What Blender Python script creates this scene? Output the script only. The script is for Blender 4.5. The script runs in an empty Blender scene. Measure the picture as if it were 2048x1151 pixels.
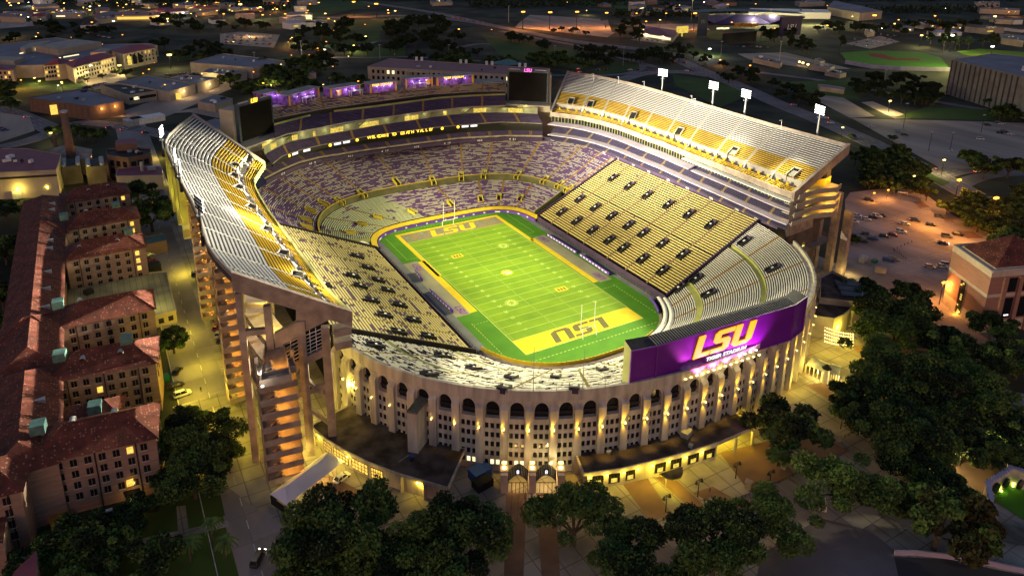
import bpy, bmesh, math, random
from mathutils import Vector, Matrix
random.seed(7)
R = math.radians
sc = bpy.context.scene
col = sc.collection

# ---------------------------------------------------------------- camera
CAM = Vector((-133.791, -231.788, 131.408))
YAW, PITCH, ROLL, FPX, CYO = 0.527761, 0.296305, 0.0132735, 1461.5957, -266.984
_F = Vector((math.sin(YAW)*math.cos(PITCH), math.cos(YAW)*math.cos(PITCH), -math.sin(PITCH)))
_R0 = Vector((math.cos(YAW), -math.sin(YAW), 0)); _U0 = _R0.cross(_F)
_R = math.cos(ROLL)*_R0 + math.sin(ROLL)*_U0
_U = -math.sin(ROLL)*_R0 + math.cos(ROLL)*_U0
cd = bpy.data.cameras.new('camera'); cam = bpy.data.objects.new('camera', cd); col.objects.link(cam)
cam.matrix_world = Matrix(((_R.x, _U.x, -_F.x, CAM.x), (_R.y, _U.y, -_F.y, CAM.y), (_R.z, _U.z, -_F.z, CAM.z), (0, 0, 0, 1)))
cd.sensor_width = 36; cd.lens = 36*FPX/2048; cd.shift_y = CYO/2048; cd.clip_start = 1; cd.clip_end = 9000
sc.camera = cam

def ray(u, v): return _F + _R*((u-1024)/FPX) - _U*((v-575.5-CYO)/FPX)
def at(u, v, z=0.0):
    d = ray(u, v); return CAM + d*((z-CAM.z)/d.z)
def onplane(u, v, p, n):
    d = ray(u, v); return CAM + d*((Vector(p)-CAM).dot(Vector(n))/d.dot(Vector(n)))
def onsurf(u, v, zf):
    z = 12.0
    for _ in range(30):
        P = at(u, v, z); z = 0.5*z+0.5*zf(P.x, P.y)
    return at(u, v, z)

# ---------------------------------------------------------------- sky, dusk fill, exposure
w = bpy.data.worlds.new('World'); sc.world = w; w.use_nodes = True
nt = w.node_tree; nt.nodes.clear()
sky = nt.nodes.new('ShaderNodeTexSky'); sky.sky_type = 'NISHITA'; sky.sun_disc = False
sky.sun_elevation = R(4.0); sky.sun_rotation = R(215); sky.air_density = 1.6; sky.dust_density = 1.5; sky.ozone_density = 3.0
mxw = nt.nodes.new('ShaderNodeMix'); mxw.data_type = 'RGBA'; mxw.blend_type = 'MULTIPLY'; mxw.inputs[0].default_value = 1
mxw.inputs[7].default_value = (0.98, 0.84, 1.0, 1)
bg = nt.nodes.new('ShaderNodeBackground'); bg.inputs[1].default_value = 0.15
out = nt.nodes.new('ShaderNodeOutputWorld')
nt.links.new(sky.outputs[0], mxw.inputs[6]); nt.links.new(mxw.outputs[2], bg.inputs[0]); nt.links.new(bg.outputs[0], out.inputs[0])
sun = bpy.data.lights.new('dusk_fill', 'SUN'); sun.energy = 0.10; sun.angle = R(25); sun.color = (1.0, 0.72, 0.66)  # sun has set; soft fill added to tint the facade
so = bpy.data.objects.new('dusk_fill', sun); col.objects.link(so)
so.rotation_euler = (R(72), 0, R(-30))
sc.view_settings.view_transform = 'Standard'; sc.view_settings.look = 'None'; sc.view_settings.exposure = 0.74; sc.view_settings.gamma = 1
sc.cycles.use_light_tree = True
sc.cycles.max_bounces = 4; sc.cycles.diffuse_bounces = 2; sc.cycles.glossy_bounces = 2; sc.cycles.transparent_max_bounces = 4
sc.cycles.sample_clamp_indirect = 4
sc.cycles.caustics_reflective = False; sc.cycles.caustics_refractive = False

# ---------------------------------------------------------------- materials
def mat(name, c, c2=None, scale=0.3, rough=0.8, detail=4, metal=0, bump=0, stretch=None, thresh=None, uv=False, c3=None, spec=0.3):
    m = bpy.data.materials.new(name); m.use_nodes = True; t = m.node_tree; n = t.nodes; b = n['Principled BSDF']
    b.inputs['Roughness'].default_value = rough; b.inputs['Metallic'].default_value = metal
    b.inputs['Specular IOR Level'].default_value = spec
    c2 = c2 or tuple(x*0.7 for x in c)
    tc = n.new('ShaderNodeTexCoord'); mp = n.new('ShaderNodeMapping')
    t.links.new(tc.outputs['UV' if uv else 'Object'], mp.inputs[0])
    if stretch: mp.inputs['Scale'].default_value = stretch
    no = n.new('ShaderNodeTexNoise'); no.inputs['Scale'].default_value = scale; no.inputs['Detail'].default_value = detail
    t.links.new(mp.outputs[0], no.inputs['Vector'])
    cr = n.new('ShaderNodeValToRGB'); e = cr.color_ramp.elements
    lo, hi = thresh or (0.35, 0.65)
    e[0].position = lo; e[0].color = (*c2, 1); e[1].position = hi; e[1].color = (*c, 1)
    if c3:
        q = cr.color_ramp.elements.new((lo+hi)/2+0.12); q.color = (*c3, 1)
    t.links.new(no.outputs['Fac'], cr.inputs[0]); t.links.new(cr.outputs[0], b.inputs['Base Color'])
    if bump:
        n2 = n.new('ShaderNodeTexNoise'); n2.inputs['Scale'].default_value = scale*6; n2.inputs['Detail'].default_value = 3
        t.links.new(mp.outputs[0], n2.inputs['Vector'])
        bp = n.new('ShaderNodeBump'); bp.inputs['Strength'].default_value = bump; bp.inputs['Distance'].default_value = 0.1
        t.links.new(n2.outputs['Fac'], bp.inputs['Height']); t.links.new(bp.outputs[0], b.inputs['Normal'])
    return m

def emit(name, c, s, base=(0.1, 0.1, 0.1), vary=0):
    m = bpy.data.materials.new(name); m.use_nodes = True; b = m.node_tree.nodes['Principled BSDF']
    b.inputs['Base Color'].default_value = (*base, 1); b.inputs['Emission Color'].default_value = (*c, 1); b.inputs['Emission Strength'].default_value = s
    if vary:
        t = m.node_tree; n = t.nodes
        tc = n.new('ShaderNodeTexCoord'); no = n.new('ShaderNodeTexNoise'); no.inputs['Scale'].default_value = 1.3
        t.links.new(tc.outputs['Object'], no.inputs['Vector'])
        mr = n.new('ShaderNodeMapRange'); mr.inputs[1].default_value = 0.3; mr.inputs[2].default_value = 0.7; mr.inputs[3].default_value = s*(1-vary); mr.inputs[4].default_value = s
        t.links.new(no.outputs['Fac'], mr.inputs[0]); t.links.new(mr.outputs[0], b.inputs['Emission Strength'])
    m.cycles.emission_sampling = 'NONE'
    return m

def seatmat(name, a, b_, thr, sx=0.12, sy=0.5, third=None, soft=0.01, fine=0.0):
    """chair colours: individual chairs of two colours in drifts along the rows (UV = metres along the row, row number)"""
    m = bpy.data.materials.new(name); m.use_nodes = True; t = m.node_tree; n = t.nodes; p = n['Principled BSDF']
    p.inputs['Roughness'].default_value = 0.85; p.inputs['Specular IOR Level'].default_value = 0.1
    uvn = n.new('ShaderNodeTexCoord'); sep = n.new('ShaderNodeSeparateXYZ'); t.links.new(uvn.outputs['UV'], sep.inputs[0])
    def snap(sock, k):
        a1 = n.new('ShaderNodeMath'); a1.operation = 'MULTIPLY'; a1.inputs[1].default_value = k; t.links.new(sock, a1.inputs[0])
        a2 = n.new('ShaderNodeMath'); a2.operation = 'FLOOR'; t.links.new(a1.outputs[0], a2.inputs[0]); return a2.outputs[0]
    su = snap(sep.outputs[0], 1/0.55); sv = snap(sep.outputs[1], 1.0)
    cb = n.new('ShaderNodeCombineXYZ'); t.links.new(su, cb.inputs[0]); t.links.new(sv, cb.inputs[1])
    mp = n.new('ShaderNodeMapping'); mp.inputs['Scale'].default_value = (sx, sy, 1); t.links.new(cb.outputs[0], mp.inputs[0])
    no = n.new('ShaderNodeTexNoise'); no.inputs['Scale'].default_value = 1; no.inputs['Detail'].default_value = 3; no.inputs['Roughness'].default_value = 0.65
    t.links.new(mp.outputs[0], no.inputs['Vector'])
    cr = n.new('ShaderNodeValToRGB'); e = cr.color_ramp.elements
    e[0].position = thr-soft; e[0].color = (*a, 1); e[1].position = thr+soft; e[1].color = (*b_, 1)
    t.links.new(no.outputs['Fac'], cr.inputs[0])
    last = cr.outputs[0]
    wn = n.new('ShaderNodeTexWhiteNoise'); t.links.new(cb.outputs[0], wn.inputs['Vector'])
    mr = n.new('ShaderNodeMapRange'); mr.inputs[3].default_value = 0.9; mr.inputs[4].default_value = 1.0; t.links.new(wn.outputs['Value'], mr.inputs[0])
    ml = n.new('ShaderNodeMix'); ml.data_type = 'RGBA'; ml.blend_type = 'MULTIPLY'; ml.inputs[0].default_value = 1
    t.links.new(last, ml.inputs[6]); t.links.new(mr.outputs[0], ml.inputs[7]); t.links.new(ml.outputs[2], p.inputs['Base Color'])
    return m

def joints(m, w_, h, k=.55, mortar=.012):
    t = m.node_tree; n = t.nodes; b = n['Principled BSDF']; src = b.inputs['Base Color'].links[0].from_socket
    tc = n.new('ShaderNodeTexCoord'); br = n.new('ShaderNodeTexBrick'); br.inputs['Scale'].default_value = 1; br.inputs['Brick Width'].default_value = w_; br.inputs['Row Height'].default_value = h; br.inputs['Mortar Size'].default_value = mortar*w_; br.offset = 0
    br.inputs['Color1'].default_value = (1, 1, 1, 1); br.inputs['Color2'].default_value = (.82, .82, .82, 1); br.inputs['Mortar'].default_value = (k, k, k, 1)
    t.links.new(tc.outputs['Object'], br.inputs['Vector']); mm = n.new('ShaderNodeMix'); mm.data_type = 'RGBA'; mm.blend_type = 'MULTIPLY'; mm.inputs[0].default_value = 1
    t.links.new(src, mm.inputs[6]); t.links.new(br.outputs['Color'], mm.inputs[7]); t.links.new(mm.outputs[2], b.inputs['Base Color'])
M = {}
M['grass'] = mat('lawn', (0.060, 0.105, 0.014), (0.030, 0.058, 0.009), 0.02, 0.95)
M['ground'] = mat('city_ground', (0.055, 0.058, 0.034), (0.006, 0.010, 0.006), 0.02, 0.95, detail=12, thresh=(.42, .62))
M['asphalt'] = mat('asphalt', (0.055, 0.052, 0.056), (0.035, 0.033, 0.036), 0.06, 0.85)
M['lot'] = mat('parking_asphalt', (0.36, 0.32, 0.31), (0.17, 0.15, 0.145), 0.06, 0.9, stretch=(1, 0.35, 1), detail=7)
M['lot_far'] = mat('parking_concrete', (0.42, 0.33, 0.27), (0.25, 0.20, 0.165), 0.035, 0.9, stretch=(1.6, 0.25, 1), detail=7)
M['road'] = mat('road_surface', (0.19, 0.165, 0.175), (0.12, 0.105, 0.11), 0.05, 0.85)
M['pave'] = mat('paving_concrete', (0.38, 0.345, 0.29), (0.19, 0.17, 0.145), 0.09, 0.88, detail=10, thresh=(.36, .6))
M['pave2'] = mat('paving_brown', (0.22, 0.13, 0.085), (0.14, 0.085, 0.06), 0.15, 0.85)
M['paint'] = mat('white_paint', (0.6, 0.6, 0.58), (0.4, 0.4, 0.38), 1.0, 0.7)
M['turf'] = mat('field_turf', (0.155, 0.275, 0.008), (0.118, 0.230, 0.007), 0.12, 0.9, detail=8)
M['turf2'] = mat('field_turf_border', (0.060, 0.20, 0.008), (0.048, 0.165, 0.007), 0.2, 0.9, detail=8)
M['turfb'] = mat('field_turf_band', (0.136, 0.255, 0.008), (0.100, 0.208, 0.007), 0.12, 0.9, detail=8)
M['gold_turf'] = mat('gold_paint_on_turf', (0.62, 0.46, 0.012), (0.52, 0.40, 0.012), 0.3, 0.9, detail=8)
M['grey_turf'] = mat('grey_paint_on_turf', (0.22, 0.20, 0.20), (0.24, 0.17, 0.10), 0.25, 0.9, detail=6, c3=(0.14, 0.16, 0.11))
M['dark_turf'] = mat('dark_letters_on_turf', (0.10, 0.10, 0.035), (0.08, 0.085, 0.03), 0.5, 0.9)
M['line'] = mat('field_line', (0.42, 0.52, 0.15), (0.36, 0.47, 0.12), 1, 0.9)
M['sidegrey'] = mat('sideline_carpet', (0.27, 0.26, 0.19), (0.22, 0.21, 0.15), 0.12, 0.9)
M['trackgrey'] = mat('perimeter_walk', (0.17, 0.18, 0.20), (0.13, 0.135, 0.15), 0.2, 0.9)
M['conc'] = mat('concrete', (0.36, 0.33, 0.29), (0.25, 0.22, 0.20), 0.15, 0.85, bump=0.2)
M['conc_tan'] = mat('tan_concrete', (0.34, 0.275, 0.23), (0.21, 0.165, 0.14), 0.35, 0.85, bump=0.2)
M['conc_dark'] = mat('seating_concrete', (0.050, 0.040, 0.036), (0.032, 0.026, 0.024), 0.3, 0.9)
M['conc_shadow'] = mat('shaded_concrete', (0.10, 0.09, 0.08), (0.06, 0.05, 0.05), 0.2, 0.9)  # undercroft shade put into the concrete colour; also darkens casings and ribs
M['stucco'] = mat('cream_stucco', (0.54, 0.49, 0.42), (0.30, 0.27, 0.24), 0.55, 0.88, stretch=(1, 1, 0.16), detail=9, bump=0.15, thresh=(.3, .62))
M['yellow'] = mat('yellow_paint', (0.62, 0.44, 0.03), (0.50, 0.35, 0.02), 0.6, 0.6)
M['olive'] = mat('olive_wall', (0.34, 0.34, 0.12), (0.24, 0.25, 0.09), 0.15, 0.8)
M['aisle'] = mat('aisle_steps_orange', (0.62, 0.36, 0.06), (0.16, 0.09, 0.03), 1.0, 0.8, stretch=(0, 1, 1), thresh=(0.45, 0.55), uv=True, detail=0)
M['aisle_gold'] = mat('aisle_steps_gold', (0.55, 0.42, 0.07), (0.20, 0.15, 0.04), 1.0, 0.8, uv=True, thresh=(0.45, 0.55), detail=0)
M['aisle_grey'] = mat('aisle_steps_grey', (0.50, 0.50, 0.44), (0.25, 0.24, 0.22), 1.0, 0.8, uv=True, thresh=(0.4, 0.6), detail=0)
M['aisle_brown'] = mat('aisle_steps_brown', (0.30, 0.20, 0.10), (0.12, 0.08, 0.05), 1.0, 0.8, uv=True, thresh=(0.4, 0.6), detail=0)
M['gold_seat'] = seatmat('gold_bench', (0.48, 0.28, 0.02), (0.62, 0.40, 0.025), 0.45, 0.1, 0.4, soft=0.2)
M['white_seat'] = seatmat('aluminium_bench', (0.07, 0.06, 0.09), (0.66, 0.64, 0.62), 0.27, 0.10, 0.5)
M['cream_seat'] = seatmat('cream_bench', (0.02, 0.018, 0.05), (0.82, 0.78, 0.64), 0.47, 0.14, 0.45)
M['corner_seat'] = seatmat('bright_bench', (0.1, 0.09, 0.1), (0.75, 0.72, 0.68), 0.18, 0.1, 0.5)
M['east_seat'] = seatmat('tan_bench', (0.17, 0.08, 0.16), (0.74, 0.59, 0.20), 0.33, 0.10, 0.35)
M['west_seat'] = seatmat('west_tan_bench', (0.12, 0.075, 0.14), (0.66, 0.56, 0.24), 0.42, 0.10, 0.4)
M['far_seat'] = seatmat('purple_and_grey_chairs', (0.125, 0.052, 0.245), (0.47, 0.42, 0.43), 0.50, 0.08, 0.8)
M['far_seat2'] = seatmat('grey_green_chairs', (0.15, 0.08, 0.24), (0.50, 0.54, 0.36), 0.40, 0.07, 0.3)
M['purple_seat'] = seatmat('purple_club_chairs', (0.055, 0.035, 0.15), (0.10, 0.07, 0.20), 0.5, 0.2, 0.5, soft=0.2)
M['blue_seat'] = seatmat('navy_club_chairs', (0.020, 0.020, 0.085), (0.035, 0.03, 0.12), 0.5, 0.2, 0.5, soft=0.2)
M['top_seat'] = seatmat('tan_upper_bench', (0.22, 0.15, 0.22), (0.62, 0.50, 0.24), 0.45, 0.07, 0.6)
M['navy'] = mat('dark_purple_fascia', (0.055, 0.035, 0.085), (0.04, 0.025, 0.065), 0.4, 0.6)
M['black'] = mat('matt_black', (0.012, 0.012, 0.013), (0.008, 0.008, 0.009), 1, 0.6)
M['dark_metal'] = mat('dark_metal', (0.04, 0.04, 0.045), (0.025, 0.025, 0.03), 1, 0.5, metal=0.4)
M['white'] = mat('white_painted_metal', (0.75, 0.75, 0.74), (0.62, 0.62, 0.61), 0.8, 0.5)
M['steel'] = mat('galvanised_steel', (0.42, 0.44, 0.45), (0.30, 0.31, 0.32), 0.8, 0.45, metal=0.3)
M['lilac_roof'] = mat('lilac_canopy_roof', (0.46, 0.40, 0.50), (0.38, 0.33, 0.42), 0.2, 0.6)
M['screen'] = mat('switched_off_screen', (0.013, 0.012, 0.011), (0.011, 0.010, 0.009), 0.2, 0.9, spec=0.05)
M['screen_frame'] = mat('screen_frame_slate', (0.05, 0.07, 0.10), (0.04, 0.05, 0.075), 0.5, 0.5)
M['tile'] = mat('red_roof_tile', (0.150, 0.040, 0.028), (0.070, 0.021, 0.016), 0.35, 0.85, detail=9, bump=0.5)
def speckle(m, c, thr, sc_):
    t = m.node_tree; n = t.nodes; b = n['Principled BSDF']; src = b.inputs['Base Color'].links[0].from_socket
    tc = n.new('ShaderNodeTexCoord'); vo = n.new('ShaderNodeTexVoronoi'); vo.inputs['Scale'].default_value = sc_; t.links.new(tc.outputs['Object'], vo.inputs['Vector'])
    sp = n.new('ShaderNodeSeparateColor'); t.links.new(vo.outputs['Color'], sp.inputs[0])
    g = n.new('ShaderNodeMath'); g.operation = 'GREATER_THAN'; g.inputs[1].default_value = thr; t.links.new(sp.outputs[0], g.inputs[0])
    l = n.new('ShaderNodeMath'); l.operation = 'LESS_THAN'; l.inputs[1].default_value = .36; t.links.new(vo.outputs['Distance'], l.inputs[0])
    k = n.new('ShaderNodeMath'); k.operation = 'MULTIPLY'; t.links.new(g.outputs[0], k.inputs[0]); t.links.new(l.outputs[0], k.inputs[1])
    mx = n.new('ShaderNodeMix'); mx.data_type = 'RGBA'; t.links.new(k.outputs[0], mx.inputs[0]); t.links.new(src, mx.inputs[6]); mx.inputs[7].default_value = (*c, 1)
    wv = n.new('ShaderNodeTexWave'); wv.inputs['Scale'].default_value = 1.1; wv.bands_direction = 'DIAGONAL'; t.links.new(tc.outputs['Object'], wv.inputs['Vector'])
    mr = n.new('ShaderNodeMapRange'); mr.inputs[3].default_value = .72; mr.inputs[4].default_value = 1.1; t.links.new(wv.outputs['Fac'], mr.inputs[0])
    mm = n.new('ShaderNodeMix'); mm.data_type = 'RGBA'; mm.blend_type = 'MULTIPLY'; mm.inputs[0].default_value = 1; t.links.new(mx.outputs[2], mm.inputs[6]); t.links.new(mr.outputs[0], mm.inputs[7]); t.links.new(mm.outputs[2], b.inputs['Base Color'])
speckle(M['tile'], (0.27, 0.15, 0.11), .76, 1.7)
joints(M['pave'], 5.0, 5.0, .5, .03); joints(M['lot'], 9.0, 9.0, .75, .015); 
M['brick'] = mat('tan_brick', (0.30, 0.20, 0.155), (0.22, 0.145, 0.115), 0.5, 0.9, stretch=(0.4, 0.4, 3), detail=6)
M['brick_red'] = mat('pink_brick', (0.36, 0.19, 0.14), (0.29, 0.15, 0.115), 0.8, 0.9, stretch=(0.4, 0.4, 3), detail=6)
M['brick_dark'] = mat('dark_brick', (0.17, 0.11, 0.08), (0.13, 0.08, 0.06), 0.8, 0.9, stretch=(0.4, 0.4, 3), detail=6)
M['cream'] = mat('cream_wall', (0.42, 0.36, 0.28), (0.33, 0.28, 0.22), 0.15, 0.85)
M['limestone'] = mat('limestone_band', (0.55, 0.46, 0.38), (0.46, 0.38, 0.32), 0.5, 0.85)
M['glass'] = mat('dark_glass', (0.015, 0.016, 0.02), (0.010, 0.010, 0.014), 0.6, 0.15, spec=0.5)
M['flatroof'] = mat('flat_roof_membrane', (0.10, 0.08, 0.078), (0.020, 0.016, 0.016), 0.22, 0.95, detail=9)
M['greyroof'] = mat('grey_warehouse_roof', (0.20, 0.19, 0.235), (0.14, 0.135, 0.165), 0.05, 0.7, detail=5)
M['moss_roof'] = mat('weathered_flat_roof', (0.34, 0.33, 0.20), (0.09, 0.09, 0.08), 0.09, 0.95, detail=11)
joints(M['moss_roof'], 2.0, 60.0, .6, .06)
M['pinkroof'] = mat('maroon_metal_roof', (0.23, 0.05, 0.075), (0.18, 0.04, 0.06), 0.2, 0.55)
M['copper'] = mat('green_copper', (0.10, 0.20, 0.19), (0.06, 0.13, 0.13), 0.6, 0.6)
M['lit'] = emit('lit_window', (1.0, 0.56, 0.08), 1.15, vary=0.6)
M['lit_dim'] = emit('lit_window_dim', (1.0, 0.72, 0.10), 0.75, vary=0.7)
M['lit_white'] = emit('lit_window_pale', (1.0, 0.85, 0.45), 1.2, vary=0.4)
M['lamp_white'] = emit('floodlight_face', (1.0, 1.0, 0.86), 7)
M['lamp_warm'] = emit('warm_lamp', (1.0, 0.60, 0.16), 5)
M['lamp_yellow'] = emit('yellow_lamp', (1.0, 0.66, 0.14), 5)
M['lamp_orange'] = emit('sodium_lamp', (1.0, 0.33, 0.03), 4)
M['lamp_red'] = emit('tail_light', (1.0, 0.03, 0.03), 5)
M['led_text'] = emit('led_letters_gold', (1.0, 0.52, 0.03), 2.2)
M['sign_gold'] = emit('backlit_gold_letters', (1.0, 0.56, 0.0), 0.55, base=(.85, .46, .02))
M['glow_white'] = emit('white_glow', (1.0, 0.96, 1.0), 0.95)
M['led_pink'] = emit('pink_neon', (0.9, 0.12, 0.55), 1.3)
M['white_letter'] = mat('white_lettering', (0.75, 0.75, 0.75), (0.7, 0.7, 0.7), 1, 0.6)
M['purple_board'] = mat('purple_sign_board', (0.15, 0.015, 0.30), (0.13, 0.012, 0.26), 0.2, 0.5)
M['purple_trim'] = mat('purple_sign_trim', (0.17, 0.03, 0.32), (0.14, 0.025, 0.27), 0.2, 0.45)
M['gold_letter'] = mat('gold_sign_letters', (0.85, 0.46, 0.02), (0.78, 0.40, 0.015), 0.4, 0.5)
M['purple_wrap'] = mat('purple_graphic_wrap', (0.17, 0.05, 0.42), (0.06, 0.02, 0.15), 0.35, 0.5, detail=6, c3=(0.35, 0.16, 0.5))
M['purple_ad'] = mat('purple_ad_board', (0.12, 0.05, 0.42), (0.10, 0.04, 0.36), 0.4, 0.5)
M['leafA'] = mat('oak_leaves', (0.125, 0.200, 0.038), (0.044, 0.075, 0.016), 0.5, 0.85)
M['leafB'] = mat('dark_leaves', (0.024, 0.042, 0.012), (0.010, 0.018, 0.007), 0.5, 0.85)
M['leafC'] = mat('autumn_leaves', (0.075, 0.060, 0.014), (0.035, 0.034, 0.010), 0.4, 0.85)
M['bark'] = mat('bark', (0.10, 0.075, 0.055), (0.06, 0.045, 0.035), 2, 0.95)
M['tent'] = mat('white_tent_fabric', (0.72, 0.72, 0.78), (0.62, 0.62, 0.68), 0.2, 0.7)
M['redclay'] = mat('red_clay', (0.20, 0.035, 0.02), (0.16, 0.03, 0.018), 0.2, 0.9)
M['bluebin'] = mat('blue_plastic', (0.02, 0.08, 0.35), (0.015, 0.06, 0.28), 1, 0.5)
M['greenbin'] = mat('green_plastic', (0.01, 0.12, 0.06), (0.008, 0.09, 0.05), 1, 0.5)
M['dumpster'] = mat('orange_steel', (0.42, 0.20, 0.03), (0.32, 0.15, 0.02), 1, 0.6)
for k_, c_ in {'car_white': (0.62, 0.62, 0.62), 'car_silver': (0.34, 0.35, 0.37), 'car_black': (0.018, 0.018, 0.02), 'car_blue': (0.02, 0.06, 0.22), 'car_red': (0.22, 0.015, 0.02), 'car_grey': (0.10, 0.105, 0.115)}.items():
    M[k_] = mat(k_+'_paint', c_, c_, 1, 0.3, spec=0.6)
M['rubber'] = mat('tyre_rubber', (0.012, 0.012, 0.012), (0.01, 0.01, 0.01), 1, 0.9)
M['skin_cloth'] = mat('dark_clothing', (0.03, 0.03, 0.04), (0.02, 0.02, 0.03), 1, 0.9)

ORD = ['first', 'second', 'third', 'fourth', 'fifth', 'sixth', 'seventh', 'eighth', 'ninth', 'tenth', 'eleventh', 'twelfth', 'thirteenth', 'fourteenth', 'fifteenth', 'sixteenth', 'seventeenth', 'eighteenth', 'nineteenth', 'twentieth', 'twenty-first', 'twenty-second', 'twenty-third', 'twenty-fourth', 'twenty-fifth', 'twenty-sixth', 'twenty-seventh', 'twenty-eighth', 'twenty-ninth', 'thirtieth', 'thirty-first', 'thirty-second', 'thirty-third', 'thirty-fourth', 'thirty-fifth']+['%dth' % i for i in range(36, 130)]
# ---------------------------------------------------------------- object helpers
THINGS = []
def tag(o, label, cat, group=None):
    o['label'] = label; o['category'] = cat
    if group: o['group'] = group
    THINGS.append(o); return o
def empty(name, loc, rz=0, label=None, cat=None, group=None):
    o = bpy.data.objects.new(name, None); o.location = loc; o.rotation_euler = (0, 0, rz); o.empty_display_size = 1; col.objects.link(o)
    if label: tag(o, label, cat, group)
    return o
class MB:
    def __init__(s): s.v = []; s.f = []; s.uv = []; s.m = []; s.has_uv = False
    def quad(s, pts, uv=None, mi=0):
        b = len(s.v); s.v += [tuple(p) for p in pts]; s.f.append(tuple(range(b, b+len(pts)))); s.m.append(mi)
        s.uv.append(uv); s.has_uv = s.has_uv or uv is not None
        return s
    def box(s, c, d, rz=0, mi=0, up=None):
        hx, hy, hz = d[0]/2, d[1]/2, d[2]/2; ca, sa = math.cos(rz), math.sin(rz); b = len(s.v)
        for z in (-hz, hz):
            for x, y in ((-hx, -hy), (hx, -hy), (hx, hy), (-hx, hy)):
                s.v.append((c[0]+x*ca-y*sa, c[1]+x*sa+y*ca, c[2]+z))
        for f in ((3, 2, 1, 0), (4, 5, 6, 7), (0, 1, 5, 4), (1, 2, 6, 5), (2, 3, 7, 6), (3, 0, 4, 7)):
            s.f.append(tuple(b+i for i in f)); s.m.append(mi); s.uv.append(None)
        return s
    def prism(s, poly, z0, z1, mi=0, top=True, bottom=True, mtop=None):
        n = len(poly); b = len(s.v)
        a = sum(poly[i][0]*poly[(i+1) % n][1]-poly[(i+1) % n][0]*poly[i][1] for i in range(n))
        if a < 0: poly = list(reversed(poly))
        f0 = z0 if callable(z0) else (lambda p: z0); f1 = z1 if callable(z1) else (lambda p: z1)
        s.v += [(p[0], p[1], f0(p)) for p in poly]+[(p[0], p[1], f1(p)) for p in poly]
        for i in range(n):
            j = (i+1) % n; s.f.append((b+i, b+j, b+n+j, b+n+i)); s.m.append(mi); s.uv.append(None)
        if top: s.f.append(tuple(b+n+i for i in range(n))); s.m.append(mi if mtop is None else mtop); s.uv.append(None)
        if bottom: s.f.append(tuple(b+i for i in reversed(range(n)))); s.m.append(mi); s.uv.append(None)
        return s
    def tube(s, a, b_, r0, r1=None, n=8, mi=0):
        a = Vector(a); b_ = Vector(b_); r1 = r0 if r1 is None else r1; d = (b_-a).normalized()
        x = d.orthogonal().normalized(); y = d.cross(x); k = len(s.v)
        for c, r in ((a, r0), (b_, r1)):
            for i in range(n):
                t = 2*math.pi*i/n; s.v.append(tuple(c+x*(r*math.cos(t))+y*(r*math.sin(t))))
        for i in range(n):
            j = (i+1) % n; s.f.append((k+i, k+j, k+n+j, k+n+i)); s.m.append(mi); s.uv.append(None)
        s.f.append(tuple(k+i for i in reversed(range(n)))); s.f.append(tuple(k+n+i for i in range(n))); s.m += [mi, mi]; s.uv += [None, None]
        return s
    def beam(s, a, b_, w_, h, mi=0):
        """rectangular bar from a to b, height along z"""
        a = Vector(a); b_ = Vector(b_); d = b_-a; side = Vector((-d.y, d.x, 0))
        side = side.normalized()*w_/2 if side.length > 1e-6 else Vector((w_/2, 0, 0))
        upv = Vector((0, 0, h/2)) if abs(d.normalized().z) < 0.9 else Vector((0, h/2, 0)) if abs(side.x) > 0 else Vector((h/2, 0, 0))
        k = len(s.v)
        for c in (a, b_):
            for q in (-side-upv, side-upv, side+upv, -side+upv): s.v.append(tuple(c+q))
        for f in ((3, 2, 1, 0), (4, 5, 6, 7), (0, 1, 5, 4), (1, 2, 6, 5), (2, 3, 7, 6), (3, 0, 4, 7)):
            s.f.append(tuple(k+i for i in f)); s.m.append(mi); s.uv.append(None)
        return s
    def strip(s, A, B, mi=0, uvs=None):
        for i in range(len(A)-1):
            s.quad((A[i], A[i+1], B[i+1], B[i]), None if uvs is None else uvs(i), mi)
        return s
    def wall(s, pts, z0, z1, th=0.3, mi=0):
        """extruded wall along a 2-D polyline, with thickness"""
        n = len(pts); L = []; Rr = []
        for i in range(n):
            a = Vector(pts[max(i-1, 0)][:2]); b_ = Vector(pts[min(i+1, n-1)][:2]); t = (b_-a).normalized(); q = Vector((-t.y, t.x))*th/2
            p = Vector(pts[i][:2]); L.append(p+q); Rr.append(p-q)
        zz0 = [z0(i) if callable(z0) else z0 for i in range(n)]; zz1 = [z1(i) if callable(z1) else z1 for i in range(n)]
        for i in range(n-1):
            for P, Q in ((L, 1), (Rr, -1)):
                q = [(*P[i], zz0[i]), (*P[i+1], zz0[i+1]), (*P[i+1], zz1[i+1]), (*P[i], zz1[i])]
                s.quad(q if Q < 0 else q[::-1], None, mi)
            s.quad([(*Rr[i], zz1[i]), (*Rr[i+1], zz1[i+1]), (*L[i+1], zz1[i+1]), (*L[i], zz1[i])], None, mi)
            s.quad([(*L[i], zz0[i]), (*L[i+1], zz0[i+1]), (*Rr[i+1], zz0[i+1]), (*Rr[i], zz0[i])], None, mi)
        for i in (0, n-1):
            s.quad([(*L[i], zz0[i]), (*Rr[i], zz0[i]), (*Rr[i], zz1[i]), (*L[i], zz1[i])], None, mi)
        return s
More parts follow.
